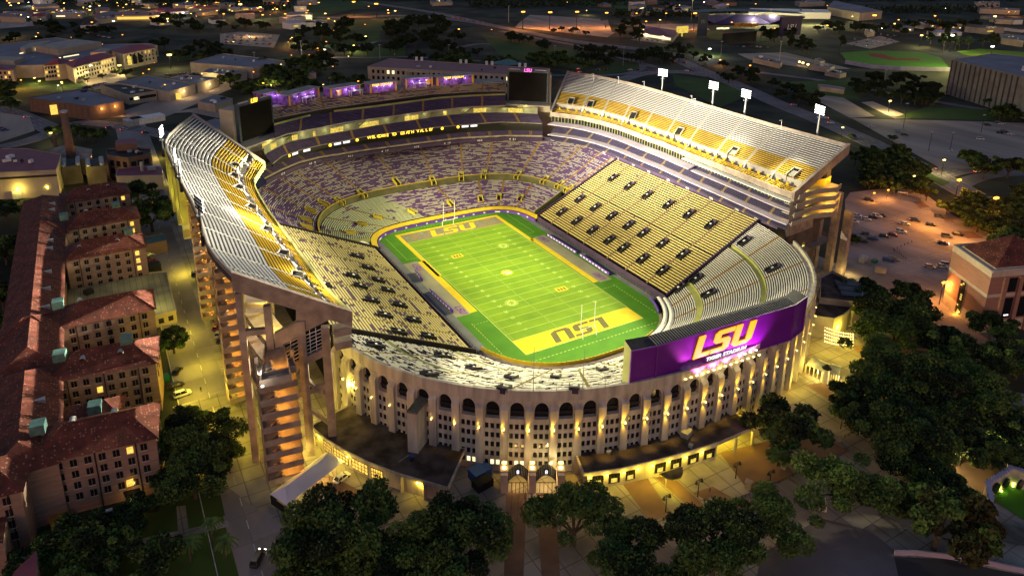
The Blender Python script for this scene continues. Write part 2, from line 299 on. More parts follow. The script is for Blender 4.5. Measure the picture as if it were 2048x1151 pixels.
    def build(s, name, m, parent=None, local=False, smooth=False):
        """vertices are world coordinates unless local; parent must be an unrotated Empty/object when not local"""
        off = Vector((0, 0, 0))
        if parent is not None and not local:
            q = parent
            while q is not None: off += q.location; q = q.parent
        me = bpy.data.meshes.new(name); me.from_pydata([(v[0]-off.x, v[1]-off.y, v[2]-off.z) for v in s.v], [], s.f)
        for mm in (m if isinstance(m, (list, tuple)) else [m]): me.materials.append(mm)
        if any(s.m): me.polygons.foreach_set('material_index', s.m)
        if s.has_uv:
            ul = me.uv_layers.new(name='UVMap'); k = 0; dat = [0.0]*(2*len(me.loops))
            for f, uv in zip(s.f, s.uv):
                for i in range(len(f)):
                    if uv is not None: dat[2*k] = uv[i][0]; dat[2*k+1] = uv[i][1]
                    k += 1
            ul.data.foreach_set('uv', dat)
        if smooth: me.polygons.foreach_set('use_smooth', [True]*len(me.polygons))
        me.update()
        o = bpy.data.objects.new(name, me); col.objects.link(o)
        if parent is not None: o.parent = parent
        return o
def children(o): return [c for c in bpy.data.objects if c.parent == o]
def make_tree_cache():
    d = {}
    for o in bpy.data.objects:
        if o.parent: d.setdefault(o.parent.name, []).append(o)
    return d
def copy_tree(o, parent=None, kids=None):
    c = o.copy(); col.objects.link(c); c.parent = parent
    for ch in (kids.get(o.name, []) if kids is not None else children(o)): copy_tree(ch, c, kids)
    return c
def structure(name, mb, m):
    o = mb.build(name, m); o['kind'] = 'structure'; return o
SHN = [0]
def sheet(name, px, z, m, world=False):
    pts = [tuple(p)[:2] if world else tuple(at(*p))[:2] for p in px]
    a = sum(pts[i][0]*pts[(i+1) % len(pts)][1]-pts[(i+1) % len(pts)][0]*pts[i][1] for i in range(len(pts)))
    if a < 0: pts = pts[::-1]
    SHN[0] += 1; z = z+.003*SHN[0]
    mb = MB(); mb.quad([(x, y, z) for x, y in pts]); o = mb.build(name, m); o['kind'] = 'structure'; return o
LAMPN = [0]
def point(loc, power, color=(1, 0.75, 0.35), rad=0.25, parent=None, spot=None, aim=None, blend=0.6):
    l = bpy.data.lights.new('lamp_light', 'SPOT' if spot else 'POINT'); l.energy = power; l.color = color; l.shadow_soft_size = rad
    o = bpy.data.objects.new('lamp_light', l); col.objects.link(o); o.location = loc
    if spot:
        l.spot_size = spot; l.spot_blend = blend
        o.rotation_euler = (Vector(aim)-Vector(loc)).to_track_quat('-Z', 'Y').to_euler()
    if parent is not None:
        off = Vector((0, 0, 0)); q = parent
        while q is not None: off += q.location; q = q.parent
        o.location = Vector(loc)-off; o.parent = parent
    return o
def resample(P, n):
    P = [Vector(p) for p in P]; d = [0]
    for i in range(1, len(P)): d.append(d[-1]+(P[i]-P[i-1]).length)
    out_ = []
    for k in range(n):
        t = d[-1]*k/(n-1); i = 1
        while i < len(P)-1 and d[i] < t: i += 1
        f = (t-d[i-1])/max(d[i]-d[i-1], 1e-9); out_.append(P[i-1].lerp(P[i], f))
    return out_
def smooth_line(P, it=2):
    P = [Vector(p) for p in P]
    for _ in range(it):
        Q = [P[0]]
        for i in range(len(P)-1): Q += [P[i].lerp(P[i+1], 0.25), P[i].lerp(P[i+1], 0.75)]
        P = Q+[P[-1]]
    return P
#--TEXT
def text_mesh(name, s, size, m, mtx, parent=None, ext=0.05, font_shear=0.0, widen=1.0, align='CENTER', bevel=0.0):
    cu = bpy.data.curves.new(name, 'FONT'); cu.body = s; cu.size = size; cu.extrude = ext; cu.align_x = align; cu.align_y = 'CENTER'; cu.shear = font_shear; cu.offset = bevel
    o = bpy.data.objects.new(name, cu); col.objects.link(o)
    dg = bpy.context.evaluated_depsgraph_get(); me = bpy.data.meshes.new_from_object(o.evaluated_get(dg)); bpy.data.objects.remove(o); bpy.data.curves.remove(cu)
    me.transform(Matrix.Diagonal((widen, 1, 1, 1))); me.transform(mtx)
    if parent is not None: me.transform(Matrix.Translation(-parent.matrix_world.translation if parent.matrix_world.translation.length else -parent.location))
    me.materials.clear(); me.materials.append(m)
    r = bpy.data.objects.new(name, me); col.objects.link(r)
    if parent is not None: r.parent = parent
    return r
def frame(origin, xdir, updir):
    x = Vector(xdir).normalized(); u_ = Vector(updir); u_ = (u_-x*u_.dot(x)).normalized(); n = x.cross(u_)
    return Matrix(((x.x, u_.x, n.x, origin[0]), (x.y, u_.y, n.y, origin[1]), (x.z, u_.z, n.z, origin[2]), (0, 0, 0, 1)))
# block letters of the team wordmark: polygons on a unit grid
def lsu_polys():
    L = [(0, 0), (6.6, 0), (6.6, 1.9), (2.7, 1.9), (2.7, 10), (0, 10)]
    S = [(7.2, 0), (13.4, 0), (14.9, 1.2), (14.9, 5.0), (13.8, 6.0), (10.0, 6.0), (10.0, 8.1), (15.6, 8.1), (15.6, 10), (8.8, 10), (7.4, 8.8), (7.4, 5.2), (8.6, 4.2), (12.2, 4.2), (12.2, 1.9), (7.2, 1.9)]
    U = [(17.8, 0), (23.2, 0), (25.2, 1.6), (25.2, 10), (22.5, 10), (22.5, 1.9), (19.0, 1.9), (19.0, 10), (16.3, 10), (16.3, 1.4)]
    return [L, S, U]
def lsu(name, m, mtx, w_, h, parent=None, ext=0.05, shear=0.25):
    mb = MB(); sx, sy = w_/(25.2+10*shear), h/10
    for P in lsu_polys():
        pts = [mtx @ Vector(((x+shear*y)*sx-w_/2, y*sy-h/2, 0)) for x, y in P]
        nrm = (mtx.to_3x3() @ Vector((0, 0, 1)))*ext
        mb.quad([p+nrm for p in pts])
        n = len(pts)
        if ext > 0.02:
            for i in range(n):
                mb.quad([pts[i], pts[(i+1) % n], pts[(i+1) % n]+nrm, pts[i]+nrm])
    return mb.build(name, m, parent)

def zat(x, y, v):
    lo, hi = -5.0, 120.0
    for _ in range(50):
        m_ = (lo+hi)/2; d = Vector((x, y, m_))-CAM; vv = 575.5+CYO-FPX*d.dot(_U)/d.dot(_F)
        if vv > v: lo = m_
        else: hi = m_
    return lo
# ================================================================ THE STADIUM
C0 = Vector((0, -24.6, 0)); C1 = Vector((0, 24.6, 0))
def sup(a, b, n, ph):
    return (abs(math.cos(ph)/a)**n+abs(math.sin(ph)/b)**n)**(-1/n)
RT = [(0, 89), (15, 90), (30, 92), (40, 93), (50, 93.2), (60, 92.6), (67, 91.2), (73.5, 89.6), (80, 87.4), (90, 86)]
def rim_r(deg):
    d = abs(deg+90)
    for (a, r0), (b, r1) in zip(RT, RT[1:]):
        if d <= b: return r0+(r1-r0)*(d-a)/(b-a)
    return 86
def nearp(deg, f, z):
    """point of the near bowl: f=0 at the field wall, 1 at the rim"""
    ph = R(deg); r = sup(38, 43.5, 2.6, ph)*(1-f)+rim_r(deg)*f
    return Vector((C0.x+r*math.cos(ph), C0.y+r*math.sin(ph), z))
def nearr(deg, r, z): return Vector((C0.x+r*math.cos(R(deg)), C0.y+r*math.sin(R(deg)), z))
def farr(deg, r, z): return Vector((C1.x+r*math.cos(R(deg)), C1.y+r*math.sin(R(deg)), z))
def far_field(deg): return sup(38, 36.8, 4.5, R(deg))
def far_mid(deg): return sup(62, 65, 3.2, R(deg))
def far_top(deg): return min(96.5, sup(86.5, 110, 8, R(deg)))
def frange(a, b, n): return [a+(b-a)*i/(n-1) for i in range(n)]

ST = empty('football_stadium', (0, 0, 0), label='huge cream concrete football stadium lit up at dusk, bowl of seats around the green field', cat='stadium')

def lerpline(L, s):
    x = s*(len(L)-1); i = min(int(x), len(L)-2); return L[i].lerp(L[i+1], x-i)
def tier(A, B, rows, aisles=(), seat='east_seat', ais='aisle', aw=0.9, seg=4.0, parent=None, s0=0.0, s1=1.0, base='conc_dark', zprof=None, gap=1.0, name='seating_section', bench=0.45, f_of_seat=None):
    """terraced rows between two 3-D curves; one part per wedge between aisles, aisles are parts too"""
    parent = parent or ST; A = resample(A, 161); B = resample(B, 161)
    W = sum((A[i+1]-A[i]).length+(B[i+1]-B[i]).length for i in range(160))/2
    P = lambda s, f, dz=0: (lambda q: Vector((q.x, q.y, q.z+dz)))(lerpline(A, s).lerp(lerpline(B, s), f))
    cuts = [s0]+sorted(a for a in aisles if s0 < a < s1)+[s1]
    hw = aw/2/W
    seats = seat if isinstance(seat, (list, tuple)) else [seat]
    for c in range(len(cuts)-1):
        a = cuts[c]+(hw if c > 0 else 0); b = cuts[c+1]-(hw if c < len(cuts)-2 else 0)
        n = max(1, int((b-a)*W/seg)); mb = MB(); ss = [a+(b-a)*i/n for i in range(n+1)]
        mi_s = lambda j: 1 if f_of_seat is None else f_of_seat((j+0.5)/rows, c)
        for j in range(rows):
            f0 = j/rows; f1 = (j+1)/rows; fm = f0+0.48/rows; fb = f0+0.95/rows
            for i in range(n):
                sa, sb = ss[i], ss[i+1]
                def q(s, f, z): p_ = P(s, f); return (p_.x, p_.y, z)
                za = P(sa, f0).z; zb = P(sb, f0).z; za1 = P(sa, f1).z; zb1 = P(sb, f1).z
                mb.quad([q(sa, f0, za), q(sb, f0, zb), q(sb, fm, zb), q(sa, fm, za)][::-1], None, 0)
                ua, ub = sa*W, sb*W; ms = mi_s(j)
                mb.quad([q(sa, fm, za), q(sb, fm, zb), q(sb, fm, zb+bench*.6), q(sa, fm, za+bench*.6)], None, 0)
                mb.quad([q(sa, fm, za+bench*.6), q(sb, fm, zb+bench*.6), q(sb, fm, zb+bench), q(sa, fm, za+bench)], [(ua, j+.5), (ub, j+.5), (ub, j+.5), (ua, j+.5)], ms)
                mb.quad([q(sa, fm, za+bench), q(sb, fm, zb+bench), q(sb, fb, zb+bench), q(sa, fb, za+bench)], [(ua, j+.5), (ub, j+.5), (ub, j+.5), (ua, j+.5)], ms)
                mb.quad([q(sa, fb, za+bench), q(sb, fb, zb+bench), q(sb, f1, zb1), q(sa, f1, za1)], None, 0)
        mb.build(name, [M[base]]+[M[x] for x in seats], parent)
    for a in cuts[1:-1]:
        mb = MB()
        for j in range(rows*2):
            f0 = j/rows/2; f1 = (j+1)/rows/2; l0, l1 = a-hw, a+hw; z0 = 0.06; st = 0.12 if j % 2 else 0.0
            mb.quad([P(l0, f0, z0+st), P(l1, f0, z0+st), P(l1, f1, z0+st), P(l0, f1, z0+st)], [(0, (j % 2)*2+.1), (1, (j % 2)*2+.1), (1, (j % 2)*2+.1), (0, (j % 2)*2+.1)])
            mb.quad([P(l0, f0, -.3), P(l1, f0, -.3), P(l1, f0, z0+st), P(l0, f0, z0+st)], [(0, 5)]*4)
        mb.build('aisle_stairs', [M[ais]], parent)
    return P
def railwall(P3, h, th, m, name, parent=None, down=0.0):
    n = len(P3); return MB().wall([(p.x, p.y) for p in P3], lambda i: P3[i].z-down, lambda i: P3[i].z+h, th).build(name, m, parent or ST)
def vomitory(pos, ang, L=5.0, wd=2.0, slope=0.47, m='navy', rim='dark_metal', depth=0.9, white=True):
    """sloped entrance box: two side parapets, a back wall and a dark floor, uphill along ang"""
    ca, sa = math.cos(ang), math.sin(ang); mb = MB()
    def q(x, y, z): return (pos.x+x*ca-y*sa, pos.y+x*sa+y*ca, pos.z+z)
    top = lambda x: slope*x+1.25
    for sy in (-1, 1):
        y0, y1 = sy*wd/2, sy*(wd/2+0.35)
        b0, b1 = -L/2, L/2
        P = [q(b0, y0, top(b0)), q(b1, y0, top(b1)), q(b1, y1, top(b1)), q(b0, y1, top(b0))]
        if sy < 0: P = P[::-1]
        mb.quad(P, None, 1)
        mb.quad([q(b0, y1, top(b0)-1.5), q(b1, y1, top(b1)-1.5), q(b1, y1, top(b1)), q(b0, y1, top(b0))], None, 1)
        mb.quad([q(b0, y0, top(b0)-1.3), q(b1, y0, top(b1)-1.3), q(b1, y0, top(b1)), q(b0, y0, top(b0))], None, 0)
        mb.quad([q(b0, y0, top(b0)-1.5), q(b0, y1, top(b0)-1.5), q(b0, y1, top(b0)), q(b0, y0, top(b0))], None, 1)
    b1 = L/2
    mb.quad([q(b1, -wd/2-.35, top(b1)), q(b1+.4, -wd/2-.35, top(b1)), q(b1+.4, wd/2+.35, top(b1)), q(b1, wd/2+.35, top(b1))], None, 1)
    mb.quad([q(b1, -wd/2, top(b1)-2), q(b1, wd/2, top(b1)-2), q(b1, wd/2, top(b1)), q(b1, -wd/2, top(b1))], None, 0)
    mb.quad([q(-L/2, -wd/2, slope*-L/2+.05+.45), q(L/2, -wd/2, slope*L/2+.05+.25), q(L/2, wd/2, slope*L/2+.05+.25), q(-L/2, wd/2, slope*-L/2+.05+.45)], None, 2)
    if white:
        mb.quad([q(-.5, -.35, .95), q(.3, -.35, 1.3), q(.3, .35, 1.3), q(-.5, .35, .95)], None, 3)
    return mb.build('vomitory', [M[m], M[rim], M['black'], M['white']], ST)

# ---- underbody so nothing is seen through the seats
AN = frange(-146, -34, 40); AT = frange(-163.5, -16.5, 40)
nearA = [nearp(d, 0, 1.7)+(nearp(d, 1, 1.7)-nearp(d, 0, 1.7)).normalized()*4.6 for d in AN]
nearB = [nearr(d, rim_r(d)-1.6, 22.9) for d in AT]
mb = MB(); uA = [p-Vector((0, 0, 1.2)) for p in nearA]; uB = [p-Vector((0, 0, 1.2)) for p in nearB]; mb.strip(uA, uB)
for sx, y0, y1 in ((1, -50, 41), (-1, -50, 41)):
    mb.quad([(sx*40, y0, .9), (sx*40, y1, .9), (sx*85.5, y1, 22.6), (sx*85.5, y0, 22.6)])
fA = [farr(d, far_field(d)+2.6, 1.0) for d in frange(24, 150, 40)]; fM = [farr(d, far_mid(d)-.6, 5.8) for d in frange(22, 160, 40)]
mb.strip(fA, fM)
fN = [farr(d, far_mid(d)+.2, 8.8) for d in frange(16, 164, 40)]; fT = [farr(d, far_top(d), 22.6) for d in frange(10, 170, 40)]
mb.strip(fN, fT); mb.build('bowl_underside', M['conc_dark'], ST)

# ---- near end bowl: three tiers with two walkways
PN = lambda s, f: lerpline(nearA, s).lerp(lerpline(nearB, s), f)
def sub(A, B, f): return [a.lerp(b, f) for a, b in zip(A, B)]
nA_, nB_ = resample(nearA, 161), resample(nearB, 161)
def s_of(px, z, A=nA_, B=nB_):
    P = at(*px, z); best = (1e9, 0, 0)
    for i in range(161):
        a, b = A[i], B[i]; ab = Vector((b.x-a.x, b.y-a.y)); ap = Vector((P.x-a.x, P.y-a.y)); f = max(0, min(1, ap.dot(ab)/ab.dot(ab)))
        d = (ap-ab*f).length
        if d < best[0]: best = (d, i/160, f)
    return best[1], best[2]
nais = [0.06, 0.155, 0.25, 0.335, 0.42, 0.5, 0.58, 0.665, 0.75, 0.845, 0.94]
cream = (0.0, 0.70); bright = (0.70, 1.0)
for lo, hi, rows in ((0.0, 0.185, 11), (0.235, 0.665, 25), (0.705, 1.0, 18)):
    A_, B_ = sub(nA_, nB_, lo), sub(nA_, nB_, hi)
    a1 = nais[::2] if lo < .1 else nais
    tier(A_, B_, rows, a1, seat='cream_seat', ais='aisle_gold', s0=0.0, s1=0.70)
    tier(A_, B_, rows, nais, seat='corner_seat', ais='aisle', s0=0.70, s1=1.0)
for f0, f1 in ((0.185, 0.235), (0.665, 0.705)):
    MB().strip([p+Vector((0, 0, .05)) for p in sub(nA_, nB_, f0)], [p-Vector((0, 0, .9 if f0 > .3 else .5)) for p in sub(nA_, nB_, f1)]).build('walkway', M['olive'], ST)
    railwall([p-Vector((0, 0, .9)) for p in sub(nA_, nB_, f1)], 1.1, 0.15, M['olive'], 'walkway_wall')
railwall([nearA[i]-Vector((0, 0, .9)) for i in range(0, 28)], 1.3, .5, M['navy'], 'front_wall')
# field-side panels round the near end
fw = [nearp(d, 0, 0) for d in frange(-150, -30, 60)]
railwall(fw[:44], 1.35, .25, M['yellow'], 'field_wall_panel')  # tan panels; the yellow light on them is put into their colour
mb = MB()
for p, q in zip(fw[:44], fw[1:45]):
    mb.beam(p+Vector((0, 0, .7)), p+Vector((0, 0.01, .72)), .3, 1.5)
mb.build('field_wall_posts', M['dark_metal'], ST)
railwall(fw[52:], 1.2, .25, M['purple_ad'], 'field_wall_panel')
MB().strip([nearp(d, 0, .02) for d in frange(-150, -30, 60)], [nearp(d, 0, .02)+(nearp(d, 1, 0)-nearp(d, 0, 0)).normalized()*4.6 for d in frange(-150, -30, 60)]).build('perimeter_walkway', M['conc_tan'], ST)
for px in ((885, 713), (947.6, 739), (859, 751), (1022.9, 757), (1114.3, 756), (1202, 741), (1010.5, 780.6), (1151, 779), (752.5, 693.8), (1487.4, 487), (1544.6, 540.4), (1391.4, 560.7), (1415.8, 590.3), (1351.5, 576)):
    P = at(*px, 12)
    for _ in range(12):
        s, f = s_of(px, P.z); P = at(*px, 1.7+21.2*f)
    s, f = s_of(px, P.z); q = nA_[int(s*160)].lerp(nB_[int(s*160)], f); d = nB_[int(s*160)]-nA_[int(s*160)]
    vomitory(q, math.atan2(d.y, d.x), L=4.6, wd=2.0, slope=.45)

# ---- side stands (steel stands with bench rows, slightly proud of the bowl)
def zside(x): return 2.6+(abs(x)-40.5)*0.478
for sx, seat in ((1, 'east_seat'), (-1, 'west_seat')):
    y0, y1 = (-49.5, 40.5) if sx > 0 else (-48.5, 41.5)
    ys = [y0, y1] if sx > 0 else [y1, y0]
    A = [Vector((sx*40.5, y, zside(40.5))) for y in ys]; B = [Vector((sx*85, y, zside(85))) for y in ys]
    if sx > 0: A, B = A, B
    al = [(at(px, py, 24).y-ys[0])/(ys[1]-ys[0]) for px, py in ((1251, 332), (1281.5, 347.7), (1318.9, 363.3), (1367, 386.8), (1408.6, 404.2), (1454.7, 424.2))]
    if sx < 0: al = [1-a for a in al]
    Am = [a.lerp(b, .497) for a, b in zip(A, B)]; An = [a.lerp(b, .503) for a, b in zip(A, B)]
    tier(A, Am, 20, al, seat=seat, ais='aisle_brown' if sx > 0 else 'aisle_gold', aw=.8, seg=5)
    tier(An, B, 20, al, seat=seat, ais='aisle_brown' if sx > 0 else 'aisle_gold', aw=.8, seg=5)
    for y in (y0-.25, y1+.25):
        mb = MB(); pts = [(sx*39.6, y, .1), (sx*85.4, y, .1), (sx*85.4, y, zside(85)+.9), (sx*39.6, y, zside(40)+.9)]
        mb.quad(pts); mb.quad([(p[0], p[1]+.3, p[2]) for p in pts]); mb.beam((sx*39.6, y+.15, zside(40)+.9), (sx*85.4, y+.15, zside(85)+.9), .5, .18)
        mb.build('stand_end_wall', M['navy'] if sx > 0 else M['conc_dark'], ST)
    MB().box((sx*39.4, (y0+y1)/2, 1.3), (.3, y1-y0, 2.6)).build('front_wall', M['navy'], ST)
    mb = MB(); mb.box((sx*38.6, (y0+y1)/2, .06), (2.0, y1-y0, .1)); mb.build('perimeter_walkway', M['trackgrey'], ST)
    mb = MB()
    for k in range(46): mb.box((sx*37.7, y0+(y1-y0)*k/45, .6), (.1, .1, 1.2))
    for z in (.4, .8, 1.2): mb.box((sx*37.7, (y0+y1)/2, z), (.06, y1-y0, .05))
    mb.build('field_railing', M['dark_metal'], ST)
EV = [(1158.8, 396.7), (1122.3, 423.4), (1190, 413.7), (1152.9, 440.8), (1222.4, 431.1), (1184.2, 459.2), (1256.1, 449.5), (1217.9, 478.7), (1285.7, 465.2), (1245.7, 494.7), (1323.9, 486), (1284, 516.6), (1364.6, 507.9), (1323.9, 539.9), (1225, 355), (1258, 371), (1294, 389), (1336, 408), (1377, 427), (1421, 448)]
for px in EV:
    q = onsurf(*px, lambda x, y: zside(x)+.9); q.z -= .9; vomitory(q, 0.0, L=4.4, wd=1.9, slope=.478)
WV = [(715.6, 510.3), (736.5, 533), (757, 558), (776.5, 578), (801, 607.7), (828, 637), (858, 669.5), (707, 549.6), (721.5, 569.4), (745, 598), (770.6, 627.5), (798.4, 660.8), (648.5, 566), (672.8, 599)]
for px in WV:
    q = onsurf(*px, lambda x, y: zside(x)+.9); q.z -= .9; vomitory(q, math.pi, L=4.4, wd=1.7, slope=.478)

# ---- far end: lower bowl, curb ring, upper bowl
dA = frange(146, 27, 60); dM = frange(160, 24, 60)
lowA = [farr(d, far_field(d)+3.4, 2.2) for d in dA]; lowB = [farr(d, far_mid(d)-.8, 7.3) for d in dM]
def far_s(px, z, A, B):
    A = resample(A, 161); B = resample(B, 161); return s_of(px, z, A, B)
LV = [(700.7, 462.4), (725, 445.7), (757.2, 432.2), (825.1, 421.6), (901.3, 405.2), (962.2, 395.8), (997.4, 392.3), (1041.9, 394.7)]
lsv = []
lA, lB = resample(lowA, 161), resample(lowB, 161)
for px in LV:
    z = 4.5
    for _ in range(8): s, f = s_of(px, z, lA, lB); z = 3.1+5.1*f
    lsv.append((s, f))
cutg = lsv[4][0]
tier(lowA, lowB, 26, [s+.008 for s, f in lsv], seat='far_seat2', ais='aisle', s1=lsv[3][0]+.008)
tier(lowA, lowB, 26, [s+.008 for s, f in lsv], seat='far_seat', ais='aisle', s0=lsv[3][0]+.008)
for s, f in lsv:
    q = lerpline(lA, s).lerp(lerpline(lB, s), f); d = lerpline(lB, s)-lerpline(lA, s); vomitory(q, math.atan2(d.y, d.x), L=4.2, wd=1.7, slope=.19, m='olive', rim='yellow', white=False)
ringd = frange(164, 16, 70); ring = [farr(d, far_mid(d), 10.0) for d in ringd]
M['ring'] = mat('dark_olive_wall', (0.10, 0.095, 0.045), (0.07, 0.066, 0.03), .3, .85)
railwall([p-Vector((0, 0, 2.7)) for p in ring], 3.4, .5, M['ring'], 'ring_wall')
railwall([p+Vector((0, 0, .72)) for p in ring], .12, .62, M['yellow'], 'ring_coping')
upA = [farr(d, far_mid(d)+.7, 9.8) for d in frange(162, 18, 70)]; upB = [farr(d, far_top(d)-.5, 23.6) for d in frange(169, 11, 70)]
uA_, uB_ = resample(upA, 161), resample(upB, 161)
UV_ = [(613.7, 451), (612.8, 438.2), (621.5, 418.2), (647.1, 399.8), (683.4, 386.5), (730.2, 373.6), (794.7, 361.9), (870.8, 347.8), (929.4, 338.4), (975.1, 333.7), (1023.9, 333.7), (1071.2, 337.3), (1112, 346.8), (1134.7, 356.4)]
usv = []
for px in UV_:
    z = 12.0
    for _ in range(10): s, f = s_of(px, z, uA_, uB_); z = 10.6+13.8*f
    usv.append((s, f))
tier(upA, upB, 34, sorted(s+.004 for s, f in usv), seat='far_seat', ais='aisle')
for s, f in usv:
    q = lerpline(uA_, s).lerp(lerpline(uB_, s), f); d = lerpline(uB_, s)-lerpline(uA_, s); vomitory(q, math.atan2(d.y, d.x), L=4.6, wd=1.9, slope=.40, m='olive', rim='yellow', white=False)
for s_, nm in ((0, 'a'), (1, 'b')):
    A, B = (uA_[0], uB_[0]) if s_ == 0 else (uA_[-1], uB_[-1])
    mb = MB(); mb.quad([(A.x, A.y, 2), (B.x, B.y, 2), (B.x, B.y, B.z+1), (A.x, A.y, A.z+1)]); mb.beam(A+Vector((0, 0, 1)), B+Vector((0, 0, 1)), .5, .2); mb.build('stand_end_wall', M['olive'], ST)
    A, B = (lA[0], lB[0]) if s_ == 0 else (lA[-1], lB[-1])
    mb = MB(); mb.quad([(A.x, A.y, 0), (B.x, B.y, 0), (B.x, B.y, B.z+1), (A.x, A.y, A.z+1)]); mb.beam(A+Vector((0, 0, 1)), B+Vector((0, 0, 1)), .4, .2); mb.build('stand_end_wall', M['olive'], ST)
wl = [farr(d, far_field(d), 0) for d in frange(152, 22, 70)]
railwall(wl, 1.3, .3, M['purple_ad'], 'field_wall_panel')
mb = MB(); wl2 = [farr(d, far_field(d)+3.2, 2.15) for d in frange(152, 22, 70)]
mb.strip([p+Vector((0, 0, 1.45)) for p in [farr(d, far_field(d)+.5, 0) for d in frange(152, 22, 70)]], wl2); mb.build('padded_wall_top', M['yellow'], ST)
# white marks on the purple field wall
mb = MB()
for k in range(16):
    d = 140-k*7.3; a = farr(d, far_field(d)-.25, .35); b_ = farr(d-1.2 if k % 4 else d-3.2, far_field(d-1.2)-.25, .35)
    mb.quad([a, b_, b_+Vector((0, 0, .65)), a+Vector((0, 0, .65))])
mb.build('wall_lettering', M['white_letter'], ST)
# temporary bleachers in the two far corners
for (cx, cy, an, n_) in ((47.5, 45.5, .55, 6), (55, 48.5, .9, 5), (-44, 46, 2.6, 5)):
    bl = empty('small_bleacher', (cx, cy, .1), an, 'small metal bleacher with white benches in the %s gap beside the side stand' % ('far right' if cx > 50 else 'right-hand' if cx > 0 else 'far left'), 'bleacher', 'corner bleachers')
    mb = MB(); mt = MB()
    for j in range(n_):
        mb.box((j*.9, 0, 1.0+j*.45), (.4, 9, .06)); mt.box((j*.9, 0, .5+j*.45), (.12, 8.6, .9))
    mb.build('bench', M['white'], bl, local=True); mt.build('frame', M['dark_metal'], bl, local=True)

# ---- outer arcade wall of the near end, with arches, pilasters, windows
STEP = 3.78
def facade_bay(k):
    d0 = -90+STEP*k; d1 = d0+STEP
    def fp(t, z, o=0): d = d0+(d1-d0)*t; return nearr(d, rim_r(d)+o, z)
    pw = .15
    mb = MB()      # wall with real openings, recess 1.4 m behind them
    xs = [0, pw]; W_ = 1-2*pw
    wt = [(pw+W_*(i+.5)/3-.076, pw+W_*(i+.5)/3+.076) for i in range(3)]
    zrows = [(1.9, 3.4), (4.45, 6.0), (7.2, 8.75), (9.95, 11.5), (12.65, 14.2)]
    cols_ = [0.0]+[c for ab in wt for c in ab]+[1.0]
    # bands below the arch
    zc = [0.0]
    for a, b in zrows: zc += [a, b]
    zc.append(15.7)
    for i in range(len(cols_)-1):
        for j in range(len(zc)-1):
            if i % 2 == 1 and j % 2 == 1: continue
            mb.quad([fp(cols_[i], zc[j]), fp(cols_[i+1], zc[j]), fp(cols_[i+1], zc[j+1]), fp(cols_[i], zc[j+1])])
    # arch zone 15.7 .. 21 with an arched opening
    al, ar = pw+.06, 1-pw-.06; n = 8; arc = [(al, 15.7)]
    ht = 18.2; rr = 2.35
    for i in range(n+1):
        t = math.pi*(1-i/n); arc.append(((al+ar)/2+(ar-al)/2*math.cos(t), ht+rr*math.sin(t)))
    arc.append((ar, 15.7))
    for i in range(len(arc)-1):
        (xa, za), (xb, zb) = arc[i], arc[i+1]
        if abs(xa-xb) > 1e-6: mb.quad([fp(xa, za), fp(xb, zb), fp(xb, 21), fp(xa, 21)])
        mb.quad([fp(xa, za), fp(xb, zb), fp(xb, zb, -1.2), fp(xa, za, -1.2)])
    for (xa, xb) in ((0, al), (ar, 1)): mb.quad([fp(xa, 15.7), fp(xb, 15.7), fp(xb, 21), fp(xa, 21)])
    mb.quad([fp(al, 15.7), fp(ar, 15.7), fp(ar, 15.7, -1.2), fp(al, 15.7, -1.2)])
    for i in range(3):
        for (za, zb) in zrows:
            a, b = wt[i]
            for (p0, p1) in (((a, za), (b, za)), ((b, za), (b, zb)), ((b, zb), (a, zb)), ((a, zb), (a, za))):
                mb.quad([fp(*p0), fp(*p1), fp(*p1, -.2), fp(*p0, -.2)])
    # upper band flares out to the parapet
    for i in range(2):
        t0, t1 = i/2, (i+1)/2
        mb.quad([fp(t0, 21), fp(t1, 21), fp(t1, 21.3, .5), fp(t0, 21.3, .5)]); mb.quad([fp(t0, 21.3, .5), fp(t1, 21.3, .5), fp(t1, 24.2, .5), fp(t0, 24.2, .5)])
        mb.quad([fp(t0, 24.2, .5), fp(t1, 24.2, .5), fp(t1, 24.2, -.2), fp(t0, 24.2, -.2)]); mb.quad([fp(t0, 24.2, -.2), fp(t1, 24.2, -.2), fp(t1, 22.7, -.2), fp(t0, 22.7, -.2)])
        mb.quad([fp(t0, 22.8, -.2), fp(t1, 22.8, -.2), fp(t1, 22.8, -2), fp(t0, 22.8, -2)])
    mb.build('facade_bay', M['stucco'], ST)
    mb = MB(); mb.quad([fp(al, 15.7, -1.2), fp(ar, 15.7, -1.2), fp(ar, 21, -1.2), fp(al, 21, -1.2)])
    o = mb.build('arch_recess', M['glass'], ST)
    mb = MB()
    mb.box(fp(.5, 17.0, -1.0), (5.2, .1, .9), R(d0+STEP/2+90)); mb.build('arch_screen', M['dark_metal'], o)
    # pilaster at the left edge of the bay
    mb = MB(); c = nearr(d0, rim_r(d0), 0); a = R(d0)
    Pl = [Vector((-1.0, -.0)), Vector((1.0, -.0)), Vector((1.0, 1.15)), Vector((-1.0, 1.15))]
    tx, ty = Vector((-math.sin(a), math.cos(a))), Vector((math.cos(a), math.sin(a)))
    pts = [(c.x+tx.x*q.x+ty.x*q.y, c.y+tx.y*q.x+ty.y*q.y) for q in Pl]
    cc = Vector((c.x, c.y))
    mb.prism(pts, 0, lambda p: 19.9-1.0*min(1, max(0, (Vector((p[0], p[1]))-cc).dot(ty)/1.15)))
    mb.build('pilaster', M['stucco'], ST)
    return fp, wt, zrows
WINS = []
